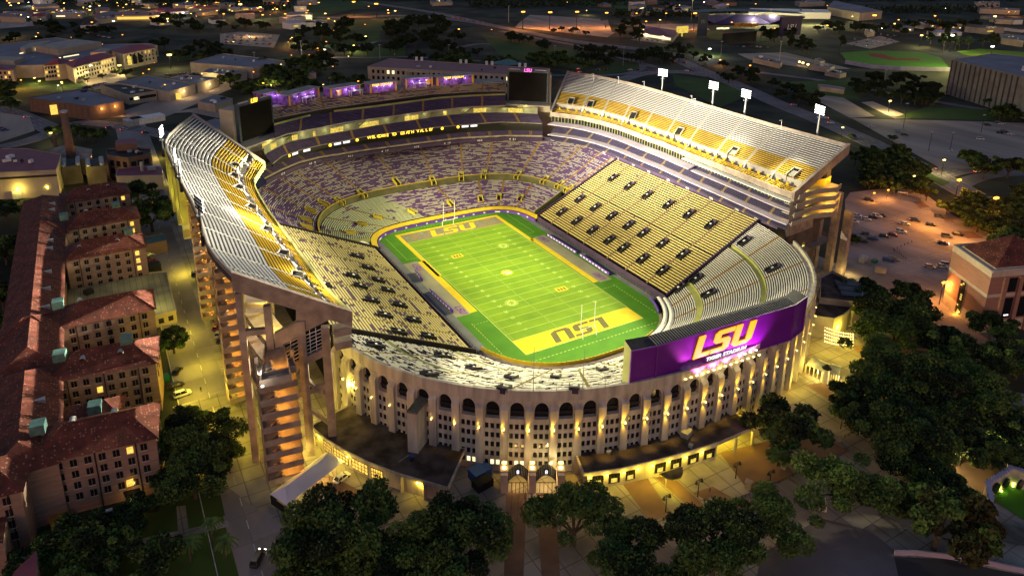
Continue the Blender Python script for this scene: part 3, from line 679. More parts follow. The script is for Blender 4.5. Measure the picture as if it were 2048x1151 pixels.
for k in range(-19, 16):
    fp, wt, zr = facade_bay(k)
    for (a, b) in wt:
        for zi, (za, zb) in enumerate(zr):
            if zi == 0 and not (-12 <= k <= -8): continue
            litw = zi == 0 and k in (-10, -11, -12) and a > .2
            WINS.append((abs(k+8.5)+zi*.01, [fp(a, za, -.19), fp(b, za, -.19), fp(b, zb, -.19), fp(a, zb, -.19)], 'lit_white' if litw else 'glass'))
WINS.sort(key=lambda w_: w_[0]); rest = MB()
for i, (q_, P, m_) in enumerate(WINS):
    if i < 98 or m_ != 'glass': MB().quad(P).build('window', M[m_], ST)
    else: rest.quad(P)
o = rest.build('windows', M['glass'], ST); o['kind'] = 'stuff'
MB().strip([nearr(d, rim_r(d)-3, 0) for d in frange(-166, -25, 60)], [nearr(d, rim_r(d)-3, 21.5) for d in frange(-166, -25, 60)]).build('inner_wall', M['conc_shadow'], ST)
# wall lamps on the pilasters
for k in range(-18, 16):
    d = -90+STEP*k; p = nearr(d, rim_r(d)+1.55, 13.6)
    lw = empty('wall_lamp', tuple(p), R(d), 'small brass wall lamp on the arcade, %s pilaster from left' % ORD[k+18], 'wall lamp', 'wall lamps on the arcade pilasters')
    MB().box((0, 0, 0), (.35, .45, .5)).build('lamp_body', M['steel'], lw, local=True)
    MB().box((.05, 0, .1), (.5, .34, .3)).build('lamp_glass', M['lamp_yellow'], lw, local=True)
    c_, s__ = math.cos(R(d)), math.sin(R(d)); b_ = nearr(d, rim_r(d)+2.15, 13.7); q_ = nearr(d, rim_r(d)+1.1, 18.6)
    point(b_, 3200, (1, .56, .03), .1, lw, spot=R(50), aim=q_, blend=.9)
    point(b_-Vector((0, 0, .3)), 2000, (1, .56, .03), .1, lw, spot=R(46), aim=nearr(d, rim_r(d)+1.0, 7.0), blend=.9)
    point(b_, 25, (1, .7, .15), .1, lw)
# flagpole-like thin masts on the near rim
for i, (px, top) in enumerate((((1066, 792), 693), ((1165, 787), 700), ((1210, 782), 755), ((1113, 790), 770), ((830, 753), 735))):
    p = at(*px, 23.8); zt = zat(p.x, p.y, top)
    mb = MB(); mb.tube((0, 0, 0), (0, 0, zt-p.z), .12, .05, 6); o = mb.build('flagpole', M['steel']); o.location = p
    tag(o, ['tallest bare flagpole on the near rim, left of centre', 'tall bare flagpole on the near rim left of the purple sign', 'short bare pole on the near rim next to the purple sign', 'short bare pole on the rim between the two tall flagpoles', 'short bare pole on the rim above the service tower'][i], 'flagpole', 'poles on the near rim')

# ================================================================ upper decks
def L3(px, z): return [at(u, v, z) for u, v in px]
EB = L3([(1136, 146), (1190, 153), (1260, 168), (1340, 190), (1440, 220), (1540, 250), (1697, 293)], 52.5)
EF = L3([(1101.7, 226.9), (1162.5, 234.7), (1202.5, 244.2), (1240.7, 255.5), (1284, 272), (1327.6, 287.7), (1378, 308.5), (1451, 337), (1555, 379), (1586, 390)], 39.5)
WB = L3([(386.5, 232.9), (357.3, 254.4), (337.2, 273), (330, 287), (331.5, 299), (348.7, 336), (366, 373), (380, 399), (397.4, 436.5), (406, 465), (414.6, 493.8), (431.8, 519.6), (463.4, 552)], 52.5)
WF = L3([(529.3, 329.4), (508.5, 361.6), (511, 377), (522.4, 399.8), (541.6, 430.4), (576.4, 477.3), (652.8, 579.8), (704, 630)], 39.5)
def deck(back, front, sx, ais, voms, nm, whites):
    B = resample(back, 161); Fr = resample(front, 161)
    def ln(f, z): return [Vector((a.x+(b.x-a.x)*f, a.y+(b.y-a.y)*f, z)) for a, b in zip(Fr, B)]
    tier(ln(.015, 39.6), ln(.115, 40.9), 4, ais, seat='gold_seat', ais='aisle_grey', aw=.7, seg=6)
    MB().strip(ln(.115, 40.85), ln(.205, 40.85)).build('deck_walkway', M['conc'], ST)
    railwall([p-Vector((0, 0, .2)) for p in ln(.205, 41.0)], 2.3, .3, M['conc'], 'walkway_wall')
    tier(ln(.21, 42.9), ln(.475, 46.3), 8, ais, seat='gold_seat', ais='aisle_grey', aw=1.1, seg=6)
    tier(ln(.475, 46.3), ln(.985, 52.3), 13, ais, seat=whites, ais='aisle_grey', aw=1.1, seg=6)
    railwall(ln(.995, 52.2), 1.3, .35, M['conc_tan'] if sx > 0 else M['conc'], 'back_parapet')
    railwall([p-Vector((0, 0, 1.6)) for p in ln(0, 39.6)], 2.4, .35, M['olive'] if sx < 0 else M['conc_tan'], 'front_fascia')
    # soffit
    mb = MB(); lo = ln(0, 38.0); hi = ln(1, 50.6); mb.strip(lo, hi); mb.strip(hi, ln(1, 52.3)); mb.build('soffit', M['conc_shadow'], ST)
    # rail posts on the walkway
    mb = MB()
    for i in range(4, 160, 5):
        p = Fr[i].lerp(B[i], .13); mb.box((p.x, p.y, 41.4), (.5, 1.2, 1.0), 0)
    o = mb.build('walkway_benches', M['gold_seat'] if sx > 0 else M['conc'], ST); o['kind'] = 'stuff'
    for s in ais:      # little stair bridging the walkway wall
        p = lerpline(Fr, s).lerp(lerpline(B, s), .145); q = lerpline(Fr, s).lerp(lerpline(B, s), .225)
        MB().beam((p.x, p.y, 41.0), (q.x, q.y, 43.2), .9, .35).build('deck_stairs', M['white'], ST)
    for px in voms:
        P = at(*px, 43.2); best = min(range(161), key=lambda i: (Vector((P.x, P.y))-Vector((Fr[i].lerp(B[i], .28).x, Fr[i].lerp(B[i], .28).y))).length)
        a, b = Fr[best], B[best]; c = a.lerp(b, .275 if sx > 0 else .245); d = b-a; an = math.atan2(d.y, d.x)
        mb = MB(); Lv = 5.4 if sx > 0 else 2.6
        def q(x, y, z): return (c.x+x*math.cos(an)-y*math.sin(an), c.y+x*math.sin(an)+y*math.cos(an), z)
        for sy in (-1, 1): mb.wall([q(-Lv/2, sy*1.5, 0)[:2], q(Lv/2, sy*1.5, 0)[:2]], 41, lambda i: (44.2 if i == 0 else 45.9) if sx > 0 else (43.9 if i == 0 else 44.5), .35)
        mb.wall([q(Lv/2, -1.5, 0)[:2], q(Lv/2, 1.5, 0)[:2]], 41, 45.9 if sx > 0 else 44.5, .35)
        zz = 1.45 if sx < 0 else 0; mb.quad([q(-Lv/2, -1.3, 43.75), q(Lv/2, -1.3, 45.45-zz), q(Lv/2, 1.3, 45.45-zz), q(-Lv/2, 1.3, 43.75)], None, 1)
        mb.build('deck_vomitory', [M['conc'], M['black']], ST)
    return Fr, B, ln
eal = []
EBr = resample(EB, 161)
for px in ((1181.7, 155.6), (1236.4, 162.6), (1282.4, 173), (1332.8, 186), (1377.5, 200), (1429.7, 215.5), (1492.2, 234.6), (1560, 253.7), (1626, 272.9)):
    P = at(*px, 52.5); eal.append(min(range(161), key=lambda i: (EBr[i]-P).length)/160)
EFr, EBr, Eln = deck(EB, EF, 1, eal, ((1133, 209.5), (1174.7, 213), (1259, 237), (1348.4, 269.4), (1461.6, 307.8), (1585, 351)), 'east', 'white_seat')
wal = [.07, .16, .25, .34, .43, .52, .61, .70, .79, .88, .955]
WFr, WBr, Wln = deck(WB, WF, -1, wal, ((493, 330), (480, 350), (472, 375), (500, 415), (530, 460), (562, 508), (596, 552)), 'west', 'white_seat')

# end beams of the decks
def endbeam(a, b, th, depth, m, name='end_beam'):
    mb = MB(); d = (b-a); n = Vector((-d.y, d.x, 0)).normalized()*th/2
    for sgn in (1, -1):
        q = [a+n*sgn+Vector((0, 0, 1.3)), b+n*sgn+Vector((0, 0, 1.3)), b+n*sgn-Vector((0, 0, depth)), a+n*sgn-Vector((0, 0, depth*.8))]
        mb.quad(q if sgn < 0 else q[::-1])
    mb.quad([a+n+Vector((0, 0, 1.3)), b+n+Vector((0, 0, 1.3)), b-n+Vector((0, 0, 1.3)), a-n+Vector((0, 0, 1.3))][::-1])
    mb.quad([a+n-Vector((0, 0, depth*.8)), b+n-Vector((0, 0, depth)), b-n-Vector((0, 0, depth)), a-n-Vector((0, 0, depth*.8))])
    for e, dp in ((a, depth*.8), (b, depth)): mb.quad([e+n+Vector((0, 0, 1.3)), e-n+Vector((0, 0, 1.3)), e-n-Vector((0, 0, dp)), e+n-Vector((0, 0, dp))])
    return mb.build(name, m, ST)
endbeam(WFr[-1], WBr[-1], 1.2, 3.6, M['conc_tan']); endbeam(EFr[-1], EBr[-1], 1.2, 3.0, M['conc_tan'])
endbeam(WFr[0], WBr[0], 1.0, 2.2, M['conc']); endbeam(EFr[0], EBr[0], 1.0, 2.4, M['conc'])

# ---- frames under the decks: raked columns and cross beams, one frame every 13 m
def frame_set(Fr, B, sx, idx, wallx):
    for i in idx:
        f, b = Fr[i], B[i]
        for t, w_ in ((.86 if sx > 0 else .76, 2.0), (.5, 1.6)):
            p = f.lerp(b, t); zt = 38+(50.4-38)*t
            MB().box((p.x, p.y, zt/2), (w_, 1.3, zt)).build('column', M['conc_tan'], ST)
        p, q = f.lerp(b, .5), f.lerp(b, .86 if sx > 0 else .76); mb = MB()
        for z in (13, 24, 35): mb.beam((p.x, p.y, z), (q.x, q.y, z), 1.0, 1.4)
        mb.build('cross_beam', M['conc_tan'], ST)
frame_set(EFr, EBr, 1, (0, 20, 40, 60, 80, 100, 120, 140, 156), 86)
frame_set(WFr, WBr, -1, (0, 20, 40, 60, 80, 100, 120, 140), -86)
# west stand near end: columns and infill walls in the end plane
wa, wb = WFr[-1].copy(), WBr[-1].copy(); wd = Vector((wb.x-wa.x, wb.y-wa.y, 0)); wn = Vector((-wd.y, wd.x, 0)).normalized()
if wn.y > 0: wn = -wn
def wp(px): return onplane(*px, wa, wn)
def wplate(px, m, name, th=.6, hole=None):
    P = [wp(q) for q in px]; mb = MB(); n = len(P)
    mb.quad([p+wn*th/2 for p in P]); mb.quad([p-wn*th/2 for p in P][::-1])
    for i in range(n): mb.quad([P[i]+wn*th/2, P[i]-wn*th/2, P[(i+1) % n]-wn*th/2, P[(i+1) % n]+wn*th/2])
    return mb.build(name, m, ST)
def wcol(u, vt, vb_, w_=1.7):
    p = wp((u, vt)); mb = MB(); mb.box((p.x, p.y, p.z/2), (w_, 1.6, p.z), math.atan2(wd.y, wd.x)); return mb.build('column', M['conc_tan'], ST)
wcol(534, 610, 0); wcol(601, 640, 0, 2.0); wcol(650, 652, 0, 2.0); wcol(477, 585, 0, 1.6)
def wbeam(a, b, h=1.5, m='conc_tan', name='cross_beam', w_=1.4):
    return MB().beam(wp(a), wp(b), w_, h).build(name, M[m], ST)
wbeam((486, 665), (532, 660), 1.4); wbeam((550, 680), (596, 655), 4.0, name='spandrel'); wbeam((566, 742), (655, 698), 2.2, name='spandrel'); wbeam((560, 800), (665, 765), 1.5)
wplate([(592, 617), (592, 655), (606, 664), (645, 645), (668, 634), (668, 625)], M['conc_tan'], 'infill_wall')
wbeam((600, 745), (660, 800), 1.2); wbeam((612, 810), (665, 850), 1.0)
for (a, b, c, d) in (((551, 690), (595, 668), (599, 720), (555, 745)), ((607, 664), (643, 650), (646, 698), (610, 716))):
    P = [wp(q) for q in (a, b, c, d)]; gp = MB()
    gp.quad([p-wn*.1 for p in P]); o = gp.build('louvre_window', M['glass'], ST); gm = MB()
    for k in range(1, 7):
        t = k/7; gm.beam(P[0].lerp(P[3], t)+wn*.05, P[1].lerp(P[2], t)+wn*.05, .12, .14)
    for k in range(0, 4):
        t = k/3; gm.tube(P[0].lerp(P[1], t)+wn*.05, P[3].lerp(P[2], t)+wn*.05, .09, .09, 4)
    gm.build('louvre_frame', M['white'], o)
# two cantilevered landings where the end wall meets the bowl
for px in ((668, 662), (670, 688)):
    p = wp(px); MB().box((p.x+2.0, p.y, p.z), (4.2, 3.2, 2.0), math.atan2(wd.y, wd.x)+.2).build('landing', M['conc_tan'], ST)
# concourse floors visible behind
for z in (14, 25.5, 33.0):
    mb = MB(); L_ = [Fr_.lerp(B_, .5) for Fr_, B_ in zip(WFr[::8], WBr[::8])]; H_ = [Fr_.lerp(B_, .76) for Fr_, B_ in zip(WFr[::8], WBr[::8])]
    mb.strip([Vector((p.x, p.y, z)) for p in L_], [Vector((p.x, p.y, z)) for p in H_]); mb.strip([Vector((p.x, p.y, z-.8)) for p in L_], [Vector((p.x, p.y, z-.8)) for p in H_])
    mb.strip([Vector((p.x, p.y, z-.8)) for p in H_], [Vector((p.x, p.y, z+1.1)) for p in H_])
    mb.build('concourse_floor', M['conc_tan'], ST)
    mb = MB(); L_ = [Fr_.lerp(B_, .25) for Fr_, B_ in zip(EFr[::8], EBr[::8])]; H_ = [Fr_.lerp(B_, .96) for Fr_, B_ in zip(EFr[::8], EBr[::8])]
    mb.strip([Vector((p.x, p.y, z)) for p in L_], [Vector((p.x, p.y, z)) for p in H_]); mb.strip([Vector((p.x, p.y, z-.8)) for p in L_], [Vector((p.x, p.y, z-.8)) for p in H_])
    mb.strip([Vector((p.x, p.y, z-.8)) for p in H_], [Vector((p.x, p.y, z+1.1)) for p in H_]); mb.build('concourse_floor', M['conc_tan'], ST)

# ---- stair/ramp towers on the west side: stacks of walled landings, lit inside
def landing_stack(px0, px1, n, dims, rz, rail='conc_tan', light=220, lc=(1, .44, .05), top_v=None):
    """px0: pixel of the near ground corner; px1: pixel of same corner at the top landing"""
    if isinstance(px1, tuple): g = at(*px0, 0); zt = zat(g.x, g.y, px1[1])
    else: g = Vector((*px0, 0)); zt = px1
    L_, W_ = dims
    for k in range(n):
        z = 1.5+(zt-1.5)*(k+.35)/n; mb = MB(); ca, sa = math.cos(rz), math.sin(rz)
        def q(x, y): return (g.x+x*ca-y*sa, g.y+x*sa+y*ca)
        mb.prism([q(0, 0), q(L_, 0), q(L_, W_), q(0, W_)], z-.35, z)
        mb.wall([q(0, W_), q(0, 0), q(L_, 0), q(L_, W_)], z-.8, z+.85, .2)
        mb.wall([q(L_*.42, W_*.1), q(L_*.42, W_*.9)], z, z+.8, .7)
        mb.build('stair_landing', M[rail], ST)
        nz = 1.5+(zt-1.5)*(k+1.35)/n
        mb = MB()
        a_ = q(0+.6, W_*.35); b__ = q(L_*.38, W_*.35)
        for s_ in range(7):
            c_ = q(.8+s_*L_*.05, W_*.45); mb.box((c_[0], c_[1], z+.2+s_*.22), (.5, W_*.55, .18), rz)
        mb.build('stair_flight', M[rail], ST)
        c_ = q(L_*.6, W_*.5)
        point((c_[0], c_[1], z+2.2), light*2.2, lc, .2, ST)
    mb = MB()
    for x in (0.15, L_-.15):
        c_ = q(x, W_+.4); mb.box((c_[0], c_[1], zt/2), (.8, .8, zt))
    mb.build('stair_column', M['conc_tan'], ST)
landing_stack((540, 985), (505, 735), 9, (8.5, 4.6), -.10, light=190)
landing_stack((-112.7, -38.5), 44.0, 13, (4.4, 4.6), -.03, light=150)
landing_stack((-112.4, 14), 44.0, 13, (4.4, 4.6), -.03, light=140)
for y_ in (22, 36, 50, 64, 78):
    xb = min(WBr, key=lambda p: abs(p.y-y_)).x; MB().prism([(xb-.6, y_-.6), (xb-.6, y_+1.8), (xb+2.6, y_+1.8), (xb+2.6, y_-.6)], 30, 51).build('buttress', M['olive'], ST); point((xb-2.2, y_-2.5, 38), 420, (1, .85, .1), .3, ST); point((xb+1, y_-3.5, 46), 160, (1, .85, .1), .3, ST)  # olive colour carries the yellow-green light on these column tops
# roofed top platform of the big stair tower with its two lamps
P = [at(532, 672, 34), at(563, 668, 34), at(582, 752, 33), at(520, 765, 33)]
mb = MB(); mb.prism([(p.x, p.y) for p in P], 31.8, 32.4); mb.wall([(p.x, p.y) for p in P+[P[0]]], 31.6, 33.6, .3); mb.build('stair_roof_platform', M['conc_tan'], ST)
for px in ((520, 747), (525, 772)):
    p = at(*px, 33.2); MB().box(p, (.5, .3, .25)).build('flood_lamp', M['lamp_white'], ST); point(p+Vector((0, 0, .6)), 260, (1, .9, .7), .2, ST)
p = at(587, 614, 38); MB().box(p, (.6, .5, .5)).build('flood_lamp', M['lamp_yellow'], ST); point(p+Vector((0, -1.2, -.2)), 600, (1, .8, .3), .3, ST)
p = at(501, 653, 30); MB().box(p, (.5, .5, 1.0)).build('flood_lamp', M['lamp_orange'], ST); point(p+Vector((0, -1, 0)), 500, (1, .6, .2), .3, ST)
for px, z, pw in (((560, 790), 4, 1400), ((640, 830), 4, 1400), ((700, 770), 12, 1200), ((600, 900), 3, 900), ((660, 740), 20, 900), ((540, 640), 36, 1500), ((520, 600), 37, 500)):
    p = at(*px, z); point(p, pw, (1, .75, .12), .5, ST)
for y in (-30, 0, 30, 60):
    for z in (20, 31): point((-103, y, z), 260, (1, .62, .12), .5, ST)

# ---- east side stand between bowl and deck: two seating balconies, roofs, glazed press level
ea = [EF_.copy() for EF_ in resample([Vector((EFr[i].x, EFr[i].y, 0)) for i in range(0, 161, 8)], 81)]
def eoff(o, z): return [Vector((p.x+o, p.y+(o*.12), z)) for p in ea]
fas = resample([farr(d, 86.2 if False else far_top(d)+.2, 0) for d in frange(50, 22, 12)]+[Vector((86.2, y, 0)) for y in frange(45, -58, 12)], 60)
railwall([Vector((p.x, p.y, 23.0)) for p in fas], 2.4, .4, M['navy'], 'number_fascia')
b_ais = frange(.06, .94, 11)
tier(eoff(-.8, 25.4), eoff(2.6, 27.2), 5, b_ais, seat='blue_seat', ais='aisle_brown', aw=1.2, seg=7, bench=.6)
railwall(eoff(2.8, 26.8), 2.2, .3, M['black'], 'suite_wall')
def slab(A, B, th, m, name):
    mb = MB(); D = Vector((0, 0, th)); mb.strip(A, B); mb.strip([p-D for p in A], [p-D for p in B]); mb.strip(A, [p-D for p in A]); mb.strip(B, [p-D for p in B])
    mb.quad([A[0], B[0], B[0]-D, A[0]-D]); mb.quad([A[-1], B[-1], B[-1]-D, A[-1]-D]); return mb.build(name, m, ST)
slab(eoff(-1.9, 28.3), eoff(2.6, 28.9), .35, M['lilac_roof'], 'balcony_roof')
tier(eoff(.2, 29.2), eoff(4.4, 32.0), 6, b_ais, seat='blue_seat', ais='aisle_brown', aw=1.2, seg=7, bench=.6)
railwall(eoff(4.6, 31.8), 2.2, .3, M['black'], 'suite_wall')
slab(eoff(-2.2, 34.0)[:52], eoff(4.2, 35.2)[:52], .35, M['lilac_roof'], 'balcony_roof')
slab(eoff(-.6, 33.0)[51:], eoff(1.6, 33.3)[51:], .3, M['lilac_roof'], 'balcony_roof')
tier(eoff(1.6, 33.3)[50:], eoff(4.6, 35.0)[50:], 4, [.2, .4, .6, .8], seat='blue_seat', ais='aisle_brown', aw=1.2, seg=7, bench=.6)
slab(eoff(-1.4, 37.0)[48:], eoff(.9, 37.3)[48:], .25, M['white'], 'translucent_canopy')
railwall(eoff(1.0, 35.2), 3.4, .3, M['glass'], 'press_box_glass')
mb = MB()
for i in range(0, 80):
    a = eoff(.7, 35.3)[i]; mb.box((a.x, a.y, 36.9), (.25, .18, 3.2))
mb.build('press_box_mullions', M['olive'], ST)
for i in range(2, 50, 5):
    a = eoff(2.2, 36.6)[i]; point(a-Vector((1.6, 0, 0)), 60, (1, .8, .3), .3, ST)
endw = [eoff(-1, 0)[-1], eoff(7, 0)[-1]]
mb = MB(); q = eoff(-1, 0)[-1]; r_ = eoff(9, 0)[-1]
mb.quad([(q.x, q.y, 23), (r_.x, r_.y, 23), (r_.x, r_.y, 37), (q.x, q.y, 37)]); mb.build('balcony_end_wall', M['conc'], ST)

# near end of the east stand: stair tower with orange-lit galleries
eb, ef = EBr[-1], EFr[-1]
egx = [at(1650, 541, 0), at(1678, 552, 0)]
for px, w_ in (((1655, 541), 3.0),):
    p = at(*px, 0); zt = 34
    MB().box((p.x, p.y, zt/2), (w_, 2.4, zt), .2).build('column', M['conc_tan'], ST)
p = at(1679, 551, 0); MB().box((p.x, p.y, 14), (2.2, 3.0, 28), .1).build('column', M['conc_tan'], ST)
ed = Vector((eb.x-ef.x, eb.y-ef.y, 0)).normalized(); en = Vector((ed.y, -ed.x, 0))
for k, z in enumerate((38.6, 35.2, 31.8, 28.4)):
    a = Vector((ef.x+2+k*-.8, ef.y-1.2, z)); L1 = 11+k*.8; c = a+ed*L1; d = c+ed*9+en*3.2; e_ = d+ed*5.5-en*1.5
    poly = [a, c, d, e_, e_-en*5, c-en*6, a-en*5]
    mb = MB(); mb.prism([(p.x, p.y) for p in poly], z-.3, z+.05); mb.wall([(p.x, p.y) for p in (a, c, d, e_)], z-.9, z+1.0, .3); mb.build('gallery', M['conc'], ST)
    for t in (.3, .8): point(tuple(a.lerp(c, t)-en*2.0+Vector((0, 0, 2.0))), 320, (1, .72, .12), .3, ST)
    point(tuple(d-en*2.2+Vector((0, 0, 2.2))), 620, (1, .55, .07), .3, ST); point(tuple(e_-en*2.4-ed+Vector((0, 0, 2.2))), 420, (1, .55, .07), .3, ST)
    mb = MB(); mb.wall([(p.x, p.y) for p in (c-en*5+ed, d-en*5, e_-en*4.6)], z, z+3.0, .3); mb.build('gallery_back_wall', M['yellow'], ST)
mb = MB(); mb.wall([(p.x, p.y) for p in (ef+ed*1, ef+ed*16)], 23, 28, .6); mb.build('infill_wall', M['conc_tan'], ST)
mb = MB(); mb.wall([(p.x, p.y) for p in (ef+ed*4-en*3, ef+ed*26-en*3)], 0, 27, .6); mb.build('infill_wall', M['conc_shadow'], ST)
for k in range(4):
    a = Vector((95, -58+k*1.0, 6+k*5)); mb = MB(); mb.beam(a, a+Vector((10, -3, -4)), 2.2, .9); mb.build('stair_flight', M['conc_tan'], ST); point(a+Vector((5, -3, 3)), 420, (1, .7, .12), .3, ST)
for px in ((1690, 530), (1676, 540)):
    p = at(*px, 3); point(p+Vector((-1, -3, 0)), 700, (1, .7, .2), .3, ST)

# ---- far end upper levels
sB = resample(L3([(528.5, 354.6), (563, 337), (598, 322.5), (640, 312), (733.7, 297.4), (832, 284.5), (921, 274), (1015, 269.3), (1085, 270.5)], 26.5), 81)
sC = resample(L3([(544, 326), (563, 311), (598, 299), (640, 289), (741, 270), (867, 254), (921, 249), (1001, 243), (1085, 246)], 33.5), 81)
def push(L_, d, z):
    o = []
    for i, p in enumerate(L_):
        a = L_[max(i-1, 0)]; b = L_[min(i+1, len(L_)-1)]; t = (b-a); n = Vector((-t.y, t.x, 0)).normalized()
        if n.y < 0: n = -n
        q = p+n*d; o.append(Vector((q.x, q.y, z)))
    return o
def setz(L_, z): return [Vector((p.x, p.y, z)) for p in L_]
railwall(setz(push(sB, -.6, 0), 23.4), 1.9, .4, M['navy'], 'number_fascia')
railwall(setz(sB, 25.6), .8, .3, M['conc_tan'], 'balcony_rail')
sa_ = frange(.04, .96, 14)
tier(push(sB, .3, 26.3), push(sB, 3.2, 27.9), 4, sa_, seat='purple_seat', ais='aisle_brown', aw=1.5, seg=6, bench=.6)
railwall(push(sB, 3.4, 27.0), 5.0, .4, M['black'], 'suite_wall')
railwall(push(sC, -.2, 31.4), 1.7, .4, M['black'], 'ribbon_board'); railwall(push(sC, -.2, 33.1), .3, .5, M['conc_tan'], 'balcony_rail')
sD = resample(L3([(530, 309), (548, 298.6), (578.7, 283.4), (639.5, 271.8), (768, 248.7), (825, 241), (862.7, 234.8), (918, 228), (985, 224.6), (1075, 228)], 36.6), 81)
sE0 = resample(L3([(549, 280), (572.6, 270.6), (612.7, 262.7), (639.5, 257.9), (690, 247), (762.5, 237.6), (825.6, 228.4), (888.7, 221), (944.3, 215.4), (1011, 213.5)], 40.0), 81)
sE1 = resample(L3([(549.5, 250.6), (616.4, 233.5), (640, 227.5), (681, 222.8), (751, 214.4), (814, 206), (877, 197.7), (940.6, 193), (1011, 190.3)], 44.3), 81)
sG0 = resample(L3([(545.8, 238.4), (639.5, 220), (751, 204), (862.7, 189.4), (955.5, 183.8), (1011, 182.9)], 46.2), 81)
sG1 = resample(L3([(547, 215.3), (639.5, 195.5), (736.5, 185), (860.8, 172.7), (1011, 164.3)], 49.3), 81)
tier(push(sC, .3, 33.2), sD, 7, frange(.1, .92, 8), seat='purple_seat', ais='aisle', aw=1.2, seg=6, bench=.55)
gw = push(sD, .3, 36.4)
M['conc_green'] = mat('pale_green_wall', (0.30, 0.31, 0.20), (0.22, 0.225, 0.15), .3, .85)
railwall(gw, 3.7, .3, M['conc_green'], 'concourse_wall'); slab(push(sD, .2, 40.1), setz(sE0, 40.1), .3, M['conc'], 'concourse_slab')
railwall(sE0, .8, .2, M['conc'], 'balcony_rail')
tier(sE0, sE1, 8, frange(.12, .9, 7), seat='purple_seat', ais='aisle', aw=1.2, seg=6, bench=.5)
railwall(push(sE1, .3, 44.0), 1.2, .3, M['olive'], 'balcony_rail')
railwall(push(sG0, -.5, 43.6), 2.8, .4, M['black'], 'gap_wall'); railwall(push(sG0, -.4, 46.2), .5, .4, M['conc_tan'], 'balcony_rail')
tier(sG0, sG1, 8, frange(.1, .9, 8), seat='top_seat', ais='aisle', aw=1.0, seg=6, bench=.4)
slab(push(sG1, .2, 49.4), push(sG1, 12, 49.4), .6, M['conc'], 'roof_terrace')
mb = MB(); bk = push(sG1, 12, 49); mb.strip(bk, setz(bk, 0)); mb.build('rear_wall', M['conc'], ST)
# doors, lit bars and stairs on the concourse wall
def on_line(L_, s): i = int(s*(len(L_)-1)); return L_[i], (L_[min(i+1, len(L_)-1)]-L_[max(i-1, 0)]).normalized()
for s, w_, l_ in ((.155, 3, 1), (.29, 7, 1), (.40, 11, 1), (.56, 8, 1), (.68, 2, 1), (.805, 7, 1), (.93, 8, 1), (.22, 1.4, 1), (.06, 5, 1)):
    p, t = on_line(gw, s); n = Vector((t.y, -t.x, 0)); n = -n if n.y > 0 else n
    fr = empty('bar_front', (0, 0, 0)); fr.parent = ST
    mb = MB(); mb.box(p+n*.25+Vector((0, 0, 1.7)), (w_, .12, 2.3), math.atan2(t.y, t.x)); mb.build('lit_glazing', M['lit_dim'], fr)
    mb = MB()
    for k in range(int(w_)+1):
        q = p+n*.36+t*(k-w_/2); mb.box(q+Vector((0, 0, 1.7)), (.12, .1, 2.4), math.atan2(t.y, t.x))
    mb.build('window_frames', M['yellow'], fr)
for s in (.12, .36, .485, .62, .74, .86):
    p, t = on_line(gw, s); n = Vector((t.y, -t.x, 0)); n = -n if n.y > 0 else n
    MB().beam(p+n*.9+Vector((0, 0, .8)), p+n*.9+t*6+Vector((0, 0, 4.0)), .9, .35).build('deck_stairs', M['olive'], ST)
for s in frange(.04, .97, 14):
    p, t = on_line(gw, s); n = Vector((t.y, -t.x, 0)); n = -n if n.y > 0 else n
    point(p+n*1.6+Vector((0, 0, 2.6)), 75, (1, .95, .40), .3, ST)

